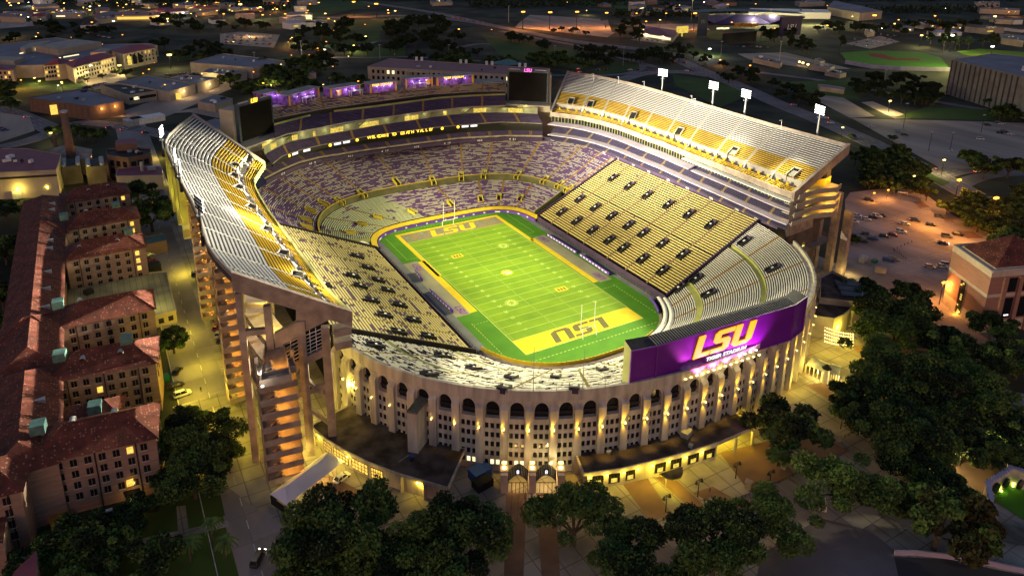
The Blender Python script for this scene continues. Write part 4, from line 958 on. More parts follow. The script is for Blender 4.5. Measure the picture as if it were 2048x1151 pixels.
# wrapped graphics boxes on the far terrace
def zbox(name, px, z, h, depth, mats, label, cat, group=None, roof='conc'):
    A, B_ = at(*px[0], z), at(*px[1], z); t = (B_-A).normalized(); n = Vector((-t.y, t.x, 0)); n = -n if n.y < 0 else n
    o = empty(name, tuple(A), 0, label, cat, group)
    P = [A, B_, B_+n*depth, A+n*depth]
    mb = MB(); mb.prism([(p.x, p.y) for p in P], z, z+h, 0, mtop=1); mb.prism([(p.x, p.y) for p in (A-t*.3-n*.3, B_+t*.3-n*.3, B_+t*.3+n*(depth+.3), A-t*.3+n*(depth+.3))], z+h, z+h+.35, 1)
    mb.build('body', [M[mats], M[roof]], o)
    return o, A, B_, t, n
zb = {}
for i, (px, h, lb) in enumerate(((((529, 214), (557, 207)), 6.2, 'purple graphic box furthest left on the far terrace, behind the left scoreboard'),
                                 (((578, 212), (640, 194)), 5.0, 'long low purple graphic wall with a small shelter between left scoreboard and tiger box'),
                                 (((661, 196.5), (722, 187)), 4.6, 'purple graphic box with tiger face at its left end and a white shelter'),
                                 (((740, 187.5), (794, 181)), 4.8, 'purple graphic box with orange lettering line, middle of the far terrace'),
                                 (((811, 176), (866, 171.5)), 4.8, 'purple graphic box with tiger face at its right end and a white shelter'),
                                 (((873, 172), (948, 166)), 4.6, 'widest purple graphic box beside the right scoreboard'))):
    o, A, B_, t, n = zbox('graphics_box', px, 49.5, h, 7, 'purple_wrap', lb, 'kiosk', 'purple graphic boxes on the far terrace')
    L_ = (B_-A).length
    for e in (.0, .94):
        mb = MB(); q = A+t*(L_*e); mb.quad([q-n*.06+Vector((0, 0, .1)), q+t*L_*.06-n*.06+Vector((0, 0, .1)), q+t*L_*.045-n*.06+Vector((0, 0, h-.1)), q-n*.06+Vector((0, 0, h-.1))]); mb.build('gold_edge', M['gold_letter'], o)
    if i in (3, 5):
        text_mesh('lettering', 'TIGER STADIUM', 1.5, M['led_text'], frame(A+t*L_*.45-n*.12+Vector((0, 0, h*.86)), t, (0, 0, 1)), o, .03, .15, 1.1)
    if i in (2, 4):     # plain tiger-like head badge: round face with two ears and stripes
        q = A+t*L_*(.28 if i == 2 else .83)-n*.12+Vector((0, 0, h*.45)); mb = MB(); u_ = Vector((0, 0, 1))
        def cir(c, r, k=14): return [c+t*(r*math.cos(a_*2*math.pi/k))+u_*(r*math.sin(a_*2*math.pi/k)) for a_ in range(k)]
        mb.quad(cir(q, 1.5), None, 0); mb.quad(cir(q+t*1.1+u_*1.2-n*.01, .55, 8), None, 0); mb.quad(cir(q-t*1.1+u_*1.2-n*.01, .55, 8), None, 0)
        mb.quad(cir(q-u_*.55-n*.03, .7, 10), None, 1); mb.quad(cir(q-u_*.25-n*.05, .22, 6), None, 2)
        for sx in (-1, 1):
            mb.quad(cir(q+t*sx*.5+u_*.35-n*.04, .16, 6), None, 2)
            for k in range(3): mb.quad([q+t*sx*1.4+u_*(.6-k*.45)-n*.04, q+t*sx*.8+u_*(.5-k*.45)-n*.04, q+t*sx*1.4+u_*(.4-k*.45)-n*.04], None, 2)
        mb.build('animal_badge', [M['gold_letter'], M['white'], M['black']], o)
    if i in (1, 2, 4):
        s0_ = .35 if i == 1 else (.55 if i == 2 else .25)
        sh = empty('shelter', tuple(A+t*L_*s0_-n*2), math.atan2(t.y, t.x), 'small white roofed shelter standing in front of the %s' % ('low purple wall' if i == 1 else 'left tiger box' if i == 2 else 'right tiger box'), 'shelter', 'shelters on the far terrace')
        MB().box((3.4, -.6, 2.6), (7, 2.6, .2)).build('roof', M['white'], sh, local=True)
        for x, y in ((.2, -1.7), (6.6, -1.7), (.2, .5), (6.6, .5)): MB().box((x, y, 1.25), (.18, .18, 2.5)).build('leg', M['white'], sh, local=True)
    for k in range(3):
        q = A+t*L_*(.25+.25*k)-n*.5+Vector((0, 0, h*.7)); point(q-n*.6, 110, (.8, .5, 1), .2, o)
        MB().box(q, (.3, .3, .3)).build('spot_lamp', M['glow_white'], o)

# ---- scoreboards
def scoreboard(TL, TR, BR, BL, zb_, label, side):
    A, B_ = at(*BL, zb_), at(*BR, zb_); h = (zat(A.x, A.y, TL[1])+zat(B_.x, B_.y, TR[1]))/2-zb_
    t = (B_-A); t.z = 0; L_ = t.length; t.normalize(); n = Vector((-t.y, t.x, 0)); n = -n if n.y < 0 else n
    o = empty('scoreboard', tuple(A), 0, label, 'scoreboard', 'video scoreboards in the far corners')
    P = [A, B_, B_+n*2, A+n*2]
    mb = MB(); mb.prism([(p.x, p.y) for p in P], zb_, zb_+h); mb.build('cabinet', M['screen_frame'], o)
    m_ = .045*L_
    mb = MB(); a, b = A+t*m_-n*.08, B_-t*m_-n*.08
    mb.quad([a+Vector((0, 0, m_*.6)), b+Vector((0, 0, m_*.6)), b+Vector((0, 0, h-m_)), a+Vector((0, 0, h-m_))]); mb.build('screen', M['screen'], o)
    ctr = A+t*(L_*(.5 if side > 0 else .46))-n*.2+Vector((0, 0, h+.3))
    MB().box(ctr-n*-.5, (L_*.2, .3, 2.4), math.atan2(t.y, t.x)).build('logo_panel', M['screen_frame'], o)
    lsu('logo_letters', M['led_pink'] if side > 0 else M['led_text'], frame(ctr-n*.1, t, (0, 0, 1)), L_*.19, 1.9, o, .05, .15)
    for e in (.17, .80):
        for z in (.5, -.7): MB().box(A+t*L_*e+n*.3+Vector((0, 0, h+z)), (L_*.27, .4, .45), math.atan2(t.y, t.x)).build('lamp_bar', M['lilac_roof'], o)
    C_ = [A+n*2+t*(.5 if side > 0 else -1.5), B_+n*2+t*(1.2 if side > 0 else -1), B_+n*9, A+n*9+t*(-2 if side < 0 else 0)]
    mb = MB(); mb.prism([(p.x, p.y) for p in C_], 22, zb_+h-2.2); mb.build('support_tower', M['cream'], o)
    return o, A, B_, t, n, h
sR = scoreboard((1013.9, 139), (1096.3, 144.1), (1096.3, 206.8), (1013.9, 202.3), 40.5, 'huge dark switched-off scoreboard on the right of the far stand, pink letters on top', 1)
sL = scoreboard((476.5, 212), (541.6, 190.4), (550, 264), (482, 287), 40.5, 'huge dark switched-off scoreboard on the left of the far stand, standing on a beige deck', -1)
for (o, A, B_, t, n, h), nm in ((sR, 1), (sL, -1)):
    P = [A-n*6-t*3, B_-n*6+t*2, B_+n*3+t*2, A+n*3-t*3]
    mb = MB(); mb.prism([(p.x, p.y) for p in P], 36.9, 40.3); mb.build('scoreboard_base', M['cream'], ST)
    mb = MB(); mb.box(((A+B_)/2-n*6.15)+Vector((0, 0, -2.1)), (9, .12, 2.0), math.atan2(t.y, t.x)); mb.build('lit_glazing', M['lit_dim'], ST)
    point((A+B_)/2-n*8+Vector((0, 0, -1)), 250, (1, .9, .35), .4, ST)
mb = MB(); mb.wall([(64, 118), (66, 104), (88, 97)], 20, 37, .8); mb.build('side_wall', M['conc'], ST)

# ---- writing on the ribbon board and section numbers
def curve_text(s_, L_, s0_, s1_, size, m, z, off=-.5, parent=ST, name='ribbon_letters', widen=1.1, yoff=0):
    LL = resample(L_, 161)
    for i, ch in enumerate(s_):
        if ch == ' ': continue
        s = s0_+(s1_-s0_)*(i+.5)/len(s_); p, t = on_line(LL, s)
        n = Vector((t.y, -t.x, 0)); n = -n if n.y > 0 else n
        if t.x < 0 and n.y < 0: t = -t
        text_mesh(name, ch, size, m, frame(p+n*abs(off)+Vector((0, 0, z-p.z)), t, (0, 0, 1)), parent, .03, 0, widen)
rib = empty('led_ribbon_board', tuple(sC[40]), 0, 'glowing orange WELCOME TO DEATH VALLEY message strip along the far balcony', 'led sign')
# one joined mesh for the message
def ribbon_word(s_, L_, s0_, s1_, size, m, z, parent, name, off=.45, widen=1.1):
    LL = resample(L_, 161); vs = MB(); 
    for i, ch in enumerate(s_):
        if ch == ' ': continue
        s = s0_+(s1_-s0_)*(i+.5)/len(s_); p, t = on_line(LL, s); n = Vector((t.y, -t.x, 0)); n = -n if n.y > 0 else n
        if t.x < 0: t = -t
        o = text_mesh('tmp', ch, size, m, frame(p+n*off+Vector((0, 0, z-p.z)), t, (0, 0, 1)), None, .03, 0, widen, bevel=.03)
        b = len(vs.v); vs.v += [tuple(v.co) for v in o.data.vertices]
        for f in o.data.polygons: vs.f.append(tuple(b+k for k in f.vertices)); vs.m.append(0); vs.uv.append(None)
        me = o.data; bpy.data.objects.remove(o); bpy.data.meshes.remove(me)
    return vs.build(name, m, parent)
ribbon_word('WELCOME TO DEATH VALLEY', sC, .385, .615, 2.0, M['led_text'], 32.4, rib, 'message_letters')
mb = MB(); mw = MB()
for s in (.10, .25, .345, .645, .70):
    p, t = on_line(resample(sC, 161), s); mb.tube(p+Vector((0, -.3, -1.1)), p+Vector((0, -.55, -1.1)), .75, .75, 12)
for s in (.13, .17, .275, .31, .725, .76):
    p, t = on_line(resample(sC, 161), s); mw.box(p+Vector((0, -.5, -1.1)), (3.6, .1, 1.0), math.atan2(t.y, t.x))
mb.build('round_marks', M['led_text'], rib); mw.build('white_panels', M['glow_white'], rib)
for i, s in enumerate((.085, .205, .335, .45, .56, .67, .785, .9)):
    ribbon_word('%d' % (414+i), push(sB, -.6, 0), s-.012, s+.012, 1.3, M['white_letter'], 24.3, ST, 'section_number', .35)
fz = resample(fas, 161)
for nm, s in (('422', .12), ('423', .24), ('424', .335), ('100', .40), ('101', .475), ('102', .545), ('103', .625), ('104', .70), ('105', .79), ('106', .875), ('222', .94)):
    p, t = on_line(fz, s)
    LL = [Vector((q.x, q.y, q.z)) for q in fz[::-1]]
    n = Vector((t.y, -t.x, 0)); n = n if n.x < 0 else -n
    tt = Vector((0, 0, 1)).cross(n)
    text_mesh('section_number', nm, 1.5, M['white_letter'], frame(p+n*.35+Vector((0, 0, 24.2)), -tt if False else tt, (0, 0, 1)), ST, .02, 0, 1.0)

# ================================================================ purple sign on the near rim
SG = empty('stadium_sign', tuple(at(1411, 724, 27)), 0, 'long bent purple sign board with gold LSU letters and TIGER STADIUM on the near rim', 'sign')
zb_, zt_ = 22.2, 33.2
pb = [nearr(d, rim_r(d)+1.2, 0) for d in (-101.5, -97.0, -72.5, -69.2)]
pb = [at(1258, 778, zb_), at(1308, 767, zb_), at(1581, 678, zb_), at(1603, 661, zb_)]
def qv(p, z): return Vector((p.x, p.y, z))
ins = [qv(p, 0)+Vector((0, 2.4, 0)) for p in pb]; ins[0] += Vector((.6, 0, 0)); ins[3] += Vector((-1, 0, 0))
mb = MB()
for i in range(3): mb.quad([qv(pb[i], zb_), qv(pb[i+1], zb_), qv(pb[i+1], zt_), qv(pb[i], zt_)])
mb.build('board', M['purple_board'], SG)
mb = MB()
for i in range(3):
    for z in (zb_+.15, zt_-.15): mb.beam(qv(pb[i], z)+Vector((0, -.15, 0)), qv(pb[i+1], z)+Vector((0, -.15, 0)), .35, .4)
for i in range(4): mb.box(qv(pb[i], (zb_+zt_)/2)+Vector((0, -.16, 0)), (.45, .4, zt_-zb_))
mb.build('trim', M['purple_trim'], SG)
mb = MB(); mb.strip([qv(p, zt_+.05) for p in pb], [qv(p, zt_+.9)+Vector((0, 1.2, 0)) for p in ins]); mb.strip([qv(p, zt_+.9)+Vector((0, 1.2, 0)) for p in ins], [qv(p, zb_)+Vector((0, 1.2, 0)) for p in ins]); mb.build('ribbed_roof', M['dark_metal'], SG)
for k_ in (0, 3): MB().quad([qv(pb[k_], zb_), qv(pb[k_], zt_), qv(ins[k_], zt_+.9)+Vector((0, 1.2, 0)), qv(ins[k_], zb_)+Vector((0, 1.2, 0))]).build('end_panel', M['olive'], SG)
mb = MB(); t_ = (pb[2]-pb[1]).normalized()
for k in range(60):
    a = pb[1].lerp(pb[2], k/59); mb.beam(qv(a, zt_+.12), qv(a, zt_+.98)+Vector((0, 3.5, 0)), .08, .08)
mb.build('roof_ribs', M['steel'], SG)
sn = Vector((t_.y, -t_.x, 0)); sn = -sn if sn.y > 0 else sn
cL = onplane(1448, 684, pb[1], sn)
wL = (onplane(1513, 655, pb[1], sn)-onplane(1391, 722, pb[1], sn)); wL = Vector((wL.x, wL.y)).length
hL = (zat(cL.x, cL.y, 660)-zat(cL.x, cL.y, 711))
lsu('logo_letters', M['sign_gold'], frame(qv(cL, zb_+7.0)+sn*.2, t_, (0, 0, 1)), wL*1.04, 6.1, SG, .35, .22)
c2 = onplane(1451, 706, pb[1], sn)
text_mesh('name_letters', 'TIGER STADIUM', 1.45, M['glow_white'], frame(qv(c2, zb_+2.35)+sn*.25, t_, (0, 0, 1)), SG, .05, .2, 1.35, bevel=.03)  # glow added to the lettering so it reads on the board
for k in range(14):
    p = onplane(1373+(1521-1373)*k/13, 738+(689-738)*k/13, pb[1]+sn*2.2, sn); q = qv(p, zb_+.2)
    lm = empty('sign_lamp', (0, 0, 0)); lm.parent = SG
    MB().beam(q-sn*2.0, q, .08, .08).build('lamp_arm', M['dark_metal'], lm)
    MB().box(q, (.65, .35, .25), math.atan2(t_.y, t_.x)).build('lamp_head', M['lamp_yellow'], lm)
    MB().box(q-sn*1.2+Vector((0, 0, .75)), (.6, .2, .2), math.atan2(t_.y, t_.x)).build('lamp_head', M['lamp_white'], lm)
for k in range(5):
    p = pb[1].lerp(pb[2], .27+.105*k)+sn*3.6; point(qv(p, zb_-.4), 5600, (1, .10, .78), .4, SG, spot=R(95), aim=qv(p-sn*3.2, zb_+5.5), blend=.7)
for k in range(4):
    p = pb[1].lerp(pb[2], .3+.13*k)+sn*2.5; point(qv(p, zb_-.5), 120, (1, .8, .3), .3, SG)
for e_, fx in ((.085, 1), (-.02, 0)): pass

# ================================================================ floodlight masts
def mast(base_px, top_px, side, idx, lamps=(6, 4), power=270000, deckp=1200):
    p = at(base_px[0], base_px[1], 52.6)
    if side > 0: p.x = min(p.x, 122.5)
    zt = zat(p.x, p.y, top_px) ; H = zt-p.z
    nmz = {1: 'right-hand deck', -1: 'left-hand deck'}[side]
    o = empty('floodlight_mast', tuple(p), 0, '%s floodlight mast on the back edge of the %s' % (idx, nmz), 'floodlight', 'floodlight masts on the upper decks')
    MB().tube((0, 0, -2), (0, 0, H-2.5), .45, .28, 8).build('pole', M['steel'] if side > 0 else M['dark_metal'], o, local=True)
    an = math.atan2(-p.y*.6, -p.x) ; fx, fy = math.cos(an), math.sin(an); tx, ty = -fy, fx
    n_, r_ = lamps; mb = MB(); ml = MB()
    for r in range(r_):
        z = H-4.0+r*1.0
        mb.beam((-tx*2.6, -ty*2.6, z), (tx*2.6, ty*2.6, z), .12, .12)
        for c in range(n_):
            y = (c-(n_-1)/2)*.95; ml.box((tx*y+fx*.35, ty*y+fy*.35, z+.1), (.3, .42, .42), an)
            mb.box((tx*y+fx*.05, ty*y+fy*.05, z+.1), (.3, .85, .7), an)
    mb.build('lamp_rack', M['dark_metal'], o, local=True); ml.build('lamp_faces', M['lamp_white'], o, local=True)
    mb = MB(); mb.box((0, 0, H-5.6), (1.6, 1.6, .12)); mb.build('service_platform', M['steel'], o, local=True)
    c = Vector((p.x, p.y, zt-1.5))+Vector((fx, fy, 0))*1.6
    for ax, ay in ((-38, p.y*.35-62), (-44, p.y*.3), (-36, p.y*.35+64)):
        point(c, power, (1, .88, .42), 1.2, o, spot=R(36), aim=(side*ax, ay, 4), blend=.7)
    if idx in ('nearest', 'second nearest'): point(c, power*1.3, (1, .90, .55), 1.2, o, spot=R(46), aim=(side*-20 if side > 0 else -10, -92, 14), blend=.7)
    point(c, power*(19 if side > 0 else 7.5), (1, .92, .66), 1.2, o, spot=R(26 if side > 0 else 34), aim=(-side*106, p.y*.8+(2 if side > 0 else 8), 49), blend=.8)
    point(c+Vector((0, 0, 5)), deckp, (1, .93, .70), 1.6, o)  # added light without a fixture, brightens the deck below the mast
    return o
for i, (b, t_v) in enumerate((((1337, 180), 136), ((1437, 208), 161), ((1507, 225), 177), ((1636, 268), 208))):
    mast(b, t_v, 1, ('farthest', 'second farthest', 'second nearest', 'nearest')[i])
for i, (b, t_v) in enumerate((((326, 303), 250), ((352, 346), 297), ((362, 372), 318), ((405, 478), 390))):
    mast(b, t_v, -1, ('farthest', 'second farthest', 'second nearest', 'nearest')[i], deckp=(500, 1600, 5000, 5500)[i])
# small bracket lamps along the back of the right deck
for i, px in enumerate(((1187, 154), (1237, 160), (1288, 170), (1383, 199), (1562, 250), (1390, 206))):
    p = at(px[0], px[1]+4, 53.5); o = empty('bracket_lamp', tuple(p), 0, 'small white bracket lamp behind the right deck, %s from far end' % ORD[i], 'lamp', 'bracket lamps on the right deck')
    MB().tube((0, 0, -1), (0, 0, 3), .1, .1, 6).build('pole', M['white'], o, local=True); MB().box((-.6, 0, 3), (1.4, .3, .2)).build('lamp_head', M['white'], o, local=True)

# ================================================================ the field
sheet('field_turf_border', [p.to_tuple() for p in [nearp(d, 0, 0) for d in frange(-150, -30, 40)]+[farr(d, far_field(d), 0) for d in frange(22, 152, 40)]], .03, M['turf2'], True)
FW, FH = 24.38, 45.72
def rect(name, x0, x1, y0, y1, z, m): mb = MB(); mb.quad([(x0, y0, z), (x1, y0, z), (x1, y1, z), (x0, y1, z)]); o = mb.build(name, m); o['kind'] = 'structure'; return o
rect('field_turf', -FW-.2, FW+.2, -FH, FH, .05, M['turf'])
for k in range(-10, 10, 2): rect('field_turf', -FW, FW, k*4.572, (k+1)*4.572, .052, M['turfb'])
rect('end_zone_gold', -FW, FW, -54.86, -FH, .054, M['gold_turf'])
rect('end_zone_grey', -FW, FW, FH, 54.86, .054, M['grey_turf'])
def band(name, parts, z, m):
    mb = MB()
    for x0, x1, y0, y1 in parts: mb.quad([(x0, y0, z), (x1, y0, z), (x1, y1, z), (x0, y1, z)])
    o = mb.build(name, m); o['kind'] = 'structure'; return o
band('gold_border', [(-FW-1.8, -FW, 10, 56.6), (FW, FW+1.8, 22, 56.6), (-FW, FW, 54.86, 56.6), (-FW-3.6, -FW-.7, -22, 26), (FW+.7, FW+3.2, -24, 24)], .058, M['gold_turf'])
band('sideline_carpet', [(-FW-9.5, -FW-3.6, -22.5, 27), (FW+3.2, FW+9.0, -25, 25)], .056, M['sidegrey'])
band('perimeter_grey_strip', [(-37.4, -33.9, -46, 52), (35.5, 37.6, -48, 50)], .06, M['trackgrey'])
ln = []
for k in range(-10, 11):
    y = k*4.572; ln.append((-FW, FW, y-.09, y+.09))
ln += [(-FW-.1, -FW+.12, -54.86, FH), (FW-.12, FW+.1, -54.86, FH), (-FW, FW, -55.0, -54.75)]
for k in range(-50, 51):
    if k % 5:
        y = k*.9144
        for x in (-6.1, 6.1, -FW+1, FW-1): ln.append((x-.35, x+.35, y-.06, y+.06))
band('yard_lines', ln, .062, M['line'])
dash = []
for sx in (-1, 1):
    for k in range(16):
        y = -30-k*1.6; dash.append((sx*31-.12, sx*31+.12, y, y+.9)); y = 30+k*1.6; dash.append((sx*31-.12, sx*31+.12, y, y+.9))
for k in range(34): dash.append((-27+k*1.6, -27+k*1.6+.9, -59.5, -59.25))
for k in range(34): dash.append((-27+k*1.6, -27+k*1.6+.9, 59.0, 59.2))
for k in range(5):
    for sx in (-1, 1):
        for y in (-30, 30): dash.append((sx*(25.5+k*1.2)-.3, sx*(25.5+k*1.2)+.3, y-.1, y+.1))
band('coaching_box_dashes', dash, .064, M['line'])
FL = empty('field_markings', (0, 0, 0)); FL['kind'] = 'structure'
for sx in (-1, 1):
    for k in range(-9, 10):
        if k == 0: nm = '50'
        else: nm = '%d' % (50-abs(k)*5)
        y = k*4.572; x = sx*(FW-8.0)
        text_mesh('yard_number', nm, 2.0, M['line'], frame((x, y, .066), (0, -sx, 0) if False else (0, sx*-1, 0), (sx*1, 0, 0)) if sx > 0 else frame((x, y, .066), (0, -1, 0), (1, 0, 0)), FL, .002, 0, 1.0)
lsu('end_zone_letters', M['dark_turf'], frame((0, -50.3, .058), (-1, 0, 0), (0, -1, 0)), 24, 7.0, FL, .004, .2)
lsu('end_zone_letters', M['gold_turf'], frame((0, 50.3, .058), (1, 0, 0), (0, 1, 0)), 24, 7.0, FL, .004, .2)
for (x, y, s_) in ((-30, 21.5, 1), (-30, -18.5, 1), (30.5, 21, -1), (30.5, -20.5, -1)):
    lsu('sideline_letters', M['purple_trim'], frame((x, y, .064), (0, -s_ if s_ < 0 else -1, 0), (1 if s_ > 0 else -1, 0, 0)) if s_ > 0 else frame((x, y, .064), (0, 1, 0), (-1, 0, 0)), 6.5, 2.6, FL, .003, .2)
def disc(name, c, r, z, m, n=24, sq=1.0):
    mb = MB(); mb.quad([(c[0]+r*math.cos(i*2*math.pi/n), c[1]+r*sq*math.sin(i*2*math.pi/n), z) for i in range(n)]); return mb.build(name, m, FL)
for cx, cy in ((-9.5 if False else 7.5, 24.5), (-7.5, -24.5)):
    p = at(1006.5, 491.5, 0) if cy > 0 else at(1023, 605.5, 0)
    disc('league_circle_mark', (p.x, p.y), 2.5, .068, M['line']); disc('league_circle_ring', (p.x, p.y), 2.3, .070, M['turf']); disc('league_circle_core', (p.x, p.y), 1.9, .072, M['line'])
    for dx, dy in ((-1, .4), (0, -.3), (1, .5), (.3, 1.1), (-.5, -1.1), (.6, -.9), (-.2, .5)): disc('league_mark_gap', (p.x+dx*.8, p.y+dy*.8), .42, .074, M['turf'], 8)
for px in ((914.5, 512), (1123, 578)):
    p = at(*px, 0); mb = MB(); mb.quad([(p.x-2.4, p.y-1.6, .068), (p.x+2.4, p.y-1.6, .068), (p.x+2.4, p.y+1.6, .068), (p.x-2.4, p.y+1.6, .068)]); mb.build('sponsor_block', M['gold_turf'], FL)
    mb = MB()
    for dx in (-1.3, 0, 1.3): mb.quad([(p.x+dx-.4, p.y-1, .07), (p.x+dx+.4, p.y-1, .07), (p.x+dx+.4, p.y+1, .07), (p.x+dx-.4, p.y+1, .07)])
    mb.build('sponsor_glyphs', M['dark_turf'], FL)
# midfield badge: plain roaring-cat style blob, gold with white and dark strokes
random.seed(3)
P = at(1014, 545, 0); pts = []
for i in range(26):
    a = i*2*math.pi/26; r = 2.6 if i % 2 else 2.0; pts.append((P.x+r*math.cos(a)*1.05, P.y+r*math.sin(a)*1.05, .068))
MB().quad(pts).build('midfield_badge', M['gold_turf'], FL)
mb = MB()
for (x, y, w_, h_, a) in ((-.9, .7, 1.6, .7, .5), (.7, .6, 1.5, .6, -.4), (0, -.9, 1.9, .8, .1), (1.3, -.6, .6, 1.2, .3)):
    c, s = math.cos(a), math.sin(a); mb.quad([(P.x+x+dx*c-dy*s, P.y+y+dx*s+dy*c, .072) for dx, dy in ((-w_/2, -h_/2), (w_/2, -h_/2), (w_/2, h_/2), (-w_/2, h_/2))])
mb.build('midfield_badge_light', M['white_letter'], FL)
mb = MB()
for (x, y, w_, h_, a) in ((-.4, 1.4, 1.8, .25, .3), (.2, -.1, 2.0, .3, -.2), (-1.4, -.5, .3, 1.2, .4), (.4, -1.7, 1.2, .25, .2)):
    c, s = math.cos(a), math.sin(a); mb.quad([(P.x+x+dx*c-dy*s, P.y+y+dx*s+dy*c, .076) for dx, dy in ((-w_/2, -h_/2), (w_/2, -h_/2), (w_/2, h_/2), (-w_/2, h_/2))])
mb.build('midfield_badge_dark', M['dark_turf'], FL)
# goal posts (old H style with curved feet)
for sy, nm in ((-1, 'near'), (1, 'far')):
    o = empty('goal_post', (0, sy*54.86, 0), 0, 'white H-shaped goal post with two curved feet at the %s end of the field' % nm, 'goal post', 'goal posts')
    mb = MB(); mb.tube((-2.82, 0, 3.05), (2.82, 0, 3.05), .16, .16, 8); mb.build('crossbar', M['white'], o, local=True)
    for x in (-2.82, 2.82):
        MB().tube((x, 0, 3.05), (x, 0, 12.4), .14, .10, 8).build('upright', M['white'], o, local=True)
        mb = MB(); mb.tube((x, 0, 3.05), (x, sy*1.0, 2.5), .17, .17, 8); mb.tube((x, sy*1.0, 2.5), (x, sy*1.35, 1.8), .17, .17, 8); mb.tube((x, sy*1.35, 1.8), (x, sy*1.4, .05), .17, .17, 8); mb.build('support', M['white'], o, local=True)
# sideline ad boards
for i, (a, b) in enumerate((((1095, 472), (1153, 508)), ((1160, 512), (1218, 551)), ((830, 545), (845, 563)), ((859, 583), (906, 626)))):
    p, q = at(*a, 0), at(*b, 0); o = MB().beam((p.x, p.y, .75), (q.x, q.y, .75), .25, 1.3).build('ad_board', M['purple_ad'])
    tag(o, ['purple advertising board on the right sideline, far half', 'purple advertising board on the right sideline, near half', 'short purple advertising board on the left sideline, far one', 'long purple advertising board on the left sideline, near one'][i], 'ad board', 'purple boards beside the field')
    t = (q-p).normalized(); n = Vector((t.y, -t.x, 0)); mb = MB()
    L_ = (q-p).length
    for k in range(int(L_/2.2)):
        c = p+t*(1+k*2.2); sgn = -1 if i < 2 else 1; nn = Vector((sgn*1.0, 0, 0))
        mb.box((c.x+(-.2 if i < 2 else -.2)*1, c.y, .75), (.06, 1.3, .5), 0)
    mb.build('board_lettering', M['white_letter'], o)
# white tent and table umbrellas by the field
p = at(722, 492, 2); o = empty('white_tent', (p.x, p.y, 0), .4, 'white square tent in the far left corner of the field', 'tent')
MB().prism([(-2.5, -2.5), (2.5, -2.5), (2.5, 2.5), (-2.5, 2.5)], .3, 2.9).build('wall', M['tent'], o, local=True)
mb = MB()
for i in range(4):
    a = [(-2.7, -2.7), (2.7, -2.7), (2.7, 2.7), (-2.7, 2.7)]; mb.quad([(*a[i], 2.9), (*a[(i+1) % 4], 2.9), (0, 0, 4.1)])
mb.build('roof', M['tent'], o, local=True)
k = 0
protoU = None
for row, (r_, n_) in enumerate(((2.2, 26), (4.3, 24))):
    for i in range(n_):
        d = -33-(i+.5*row)*1.62
        p = nearr(d, sup(38, 43.5, 2.6, R(d))+r_, 0)
        if protoU is None:
            u_ = empty('table_umbrella', tuple(p)); MB().tube((0, 0, 0), (0, 0, 2.3), .05, .05, 6).build('pole', M['dark_metal'], u_, local=True)
            mb = MB()
            for j in range(8):
                a0, a1 = j*math.pi/4, (j+1)*math.pi/4; mb.quad([(math.cos(a0)*.95, math.sin(a0)*.95, 2.1), (math.cos(a1)*.95, math.sin(a1)*.95, 2.1), (0, 0, 2.6)])
            mb.build('canopy', M['white'], u_, local=True)
            mb = MB(); mb.tube((0, 0, .7), (0, 0, .76), .6, .6, 10); mb.build('table_top', M['dark_metal'], u_, local=True); protoU = u_
            mb = MB()
            for j in range(4): mb.box((math.cos(j*1.57+.4)*1.0, math.sin(j*1.57+.4)*1.0, .25), (.4, .4, .5), j*1.57)
            mb.build('stools', M['black'], u_, local=True)
        else: u_ = copy_tree(protoU); u_.location = p
        tag(u_, 'white table umbrella in the %s row, %s from the right stand' % (('front', 'back')[row], ORD[i]), 'table umbrella', 'umbrella tables by the near right corner of the field')

# ================================================================ ground, roads, lots
rect('ground', -4500, 6500, -1500, 8000, -.03, M['ground'])
sheet('plaza_paving', [nearr(d, 88, 0).to_tuple() for d in frange(-178, -20, 50)]+[nearr(d, 127 if d < -126 else 168 if d < -50 else 122, 0).to_tuple() for d in frange(-20, -178, 50)], .01, M['pave'], True)
rect('west_road', -125.5, -107, -260, 330, .014, M['lot'])
sheet('street', [(1530, 1300), (1400, 1151), (1530, 1080), (1650, 1000), (1560, 950), (1500, 985), (1360, 1040), (1290, 1060), (1100, 1300)], .016, M['lot'])
sheet('courtyard_street', [(1480, 1400), (1520, 1110), (1640, 1035), (1740, 1060), (1790, 1100), (1840, 1151), (1900, 1400)], .02, M['road'])
sheet('courtyard_road', [(1850, 1400), (1788, 1112), (1900, 1118), (2048, 1150), (2200, 1180), (2200, 1400)], .024, M['asphalt'])
sheet('lawn', [(0, 1090), (150, 1040), (440, 1010), (478, 1151), (480, 1300), (0, 1300)], .012, M['grass'])
sheet('lawn', [(330, 990), (435, 960), (450, 1030), (300, 1060)], .014, M['grass'])
sheet('footpath', [(255, 1082), (455, 1040), (458, 1052), (262, 1098)], .02, M['pave'])
sheet('footpath', [(353, 1012), (371, 1010), (377, 1056), (356, 1060)], .022, M['pave'])
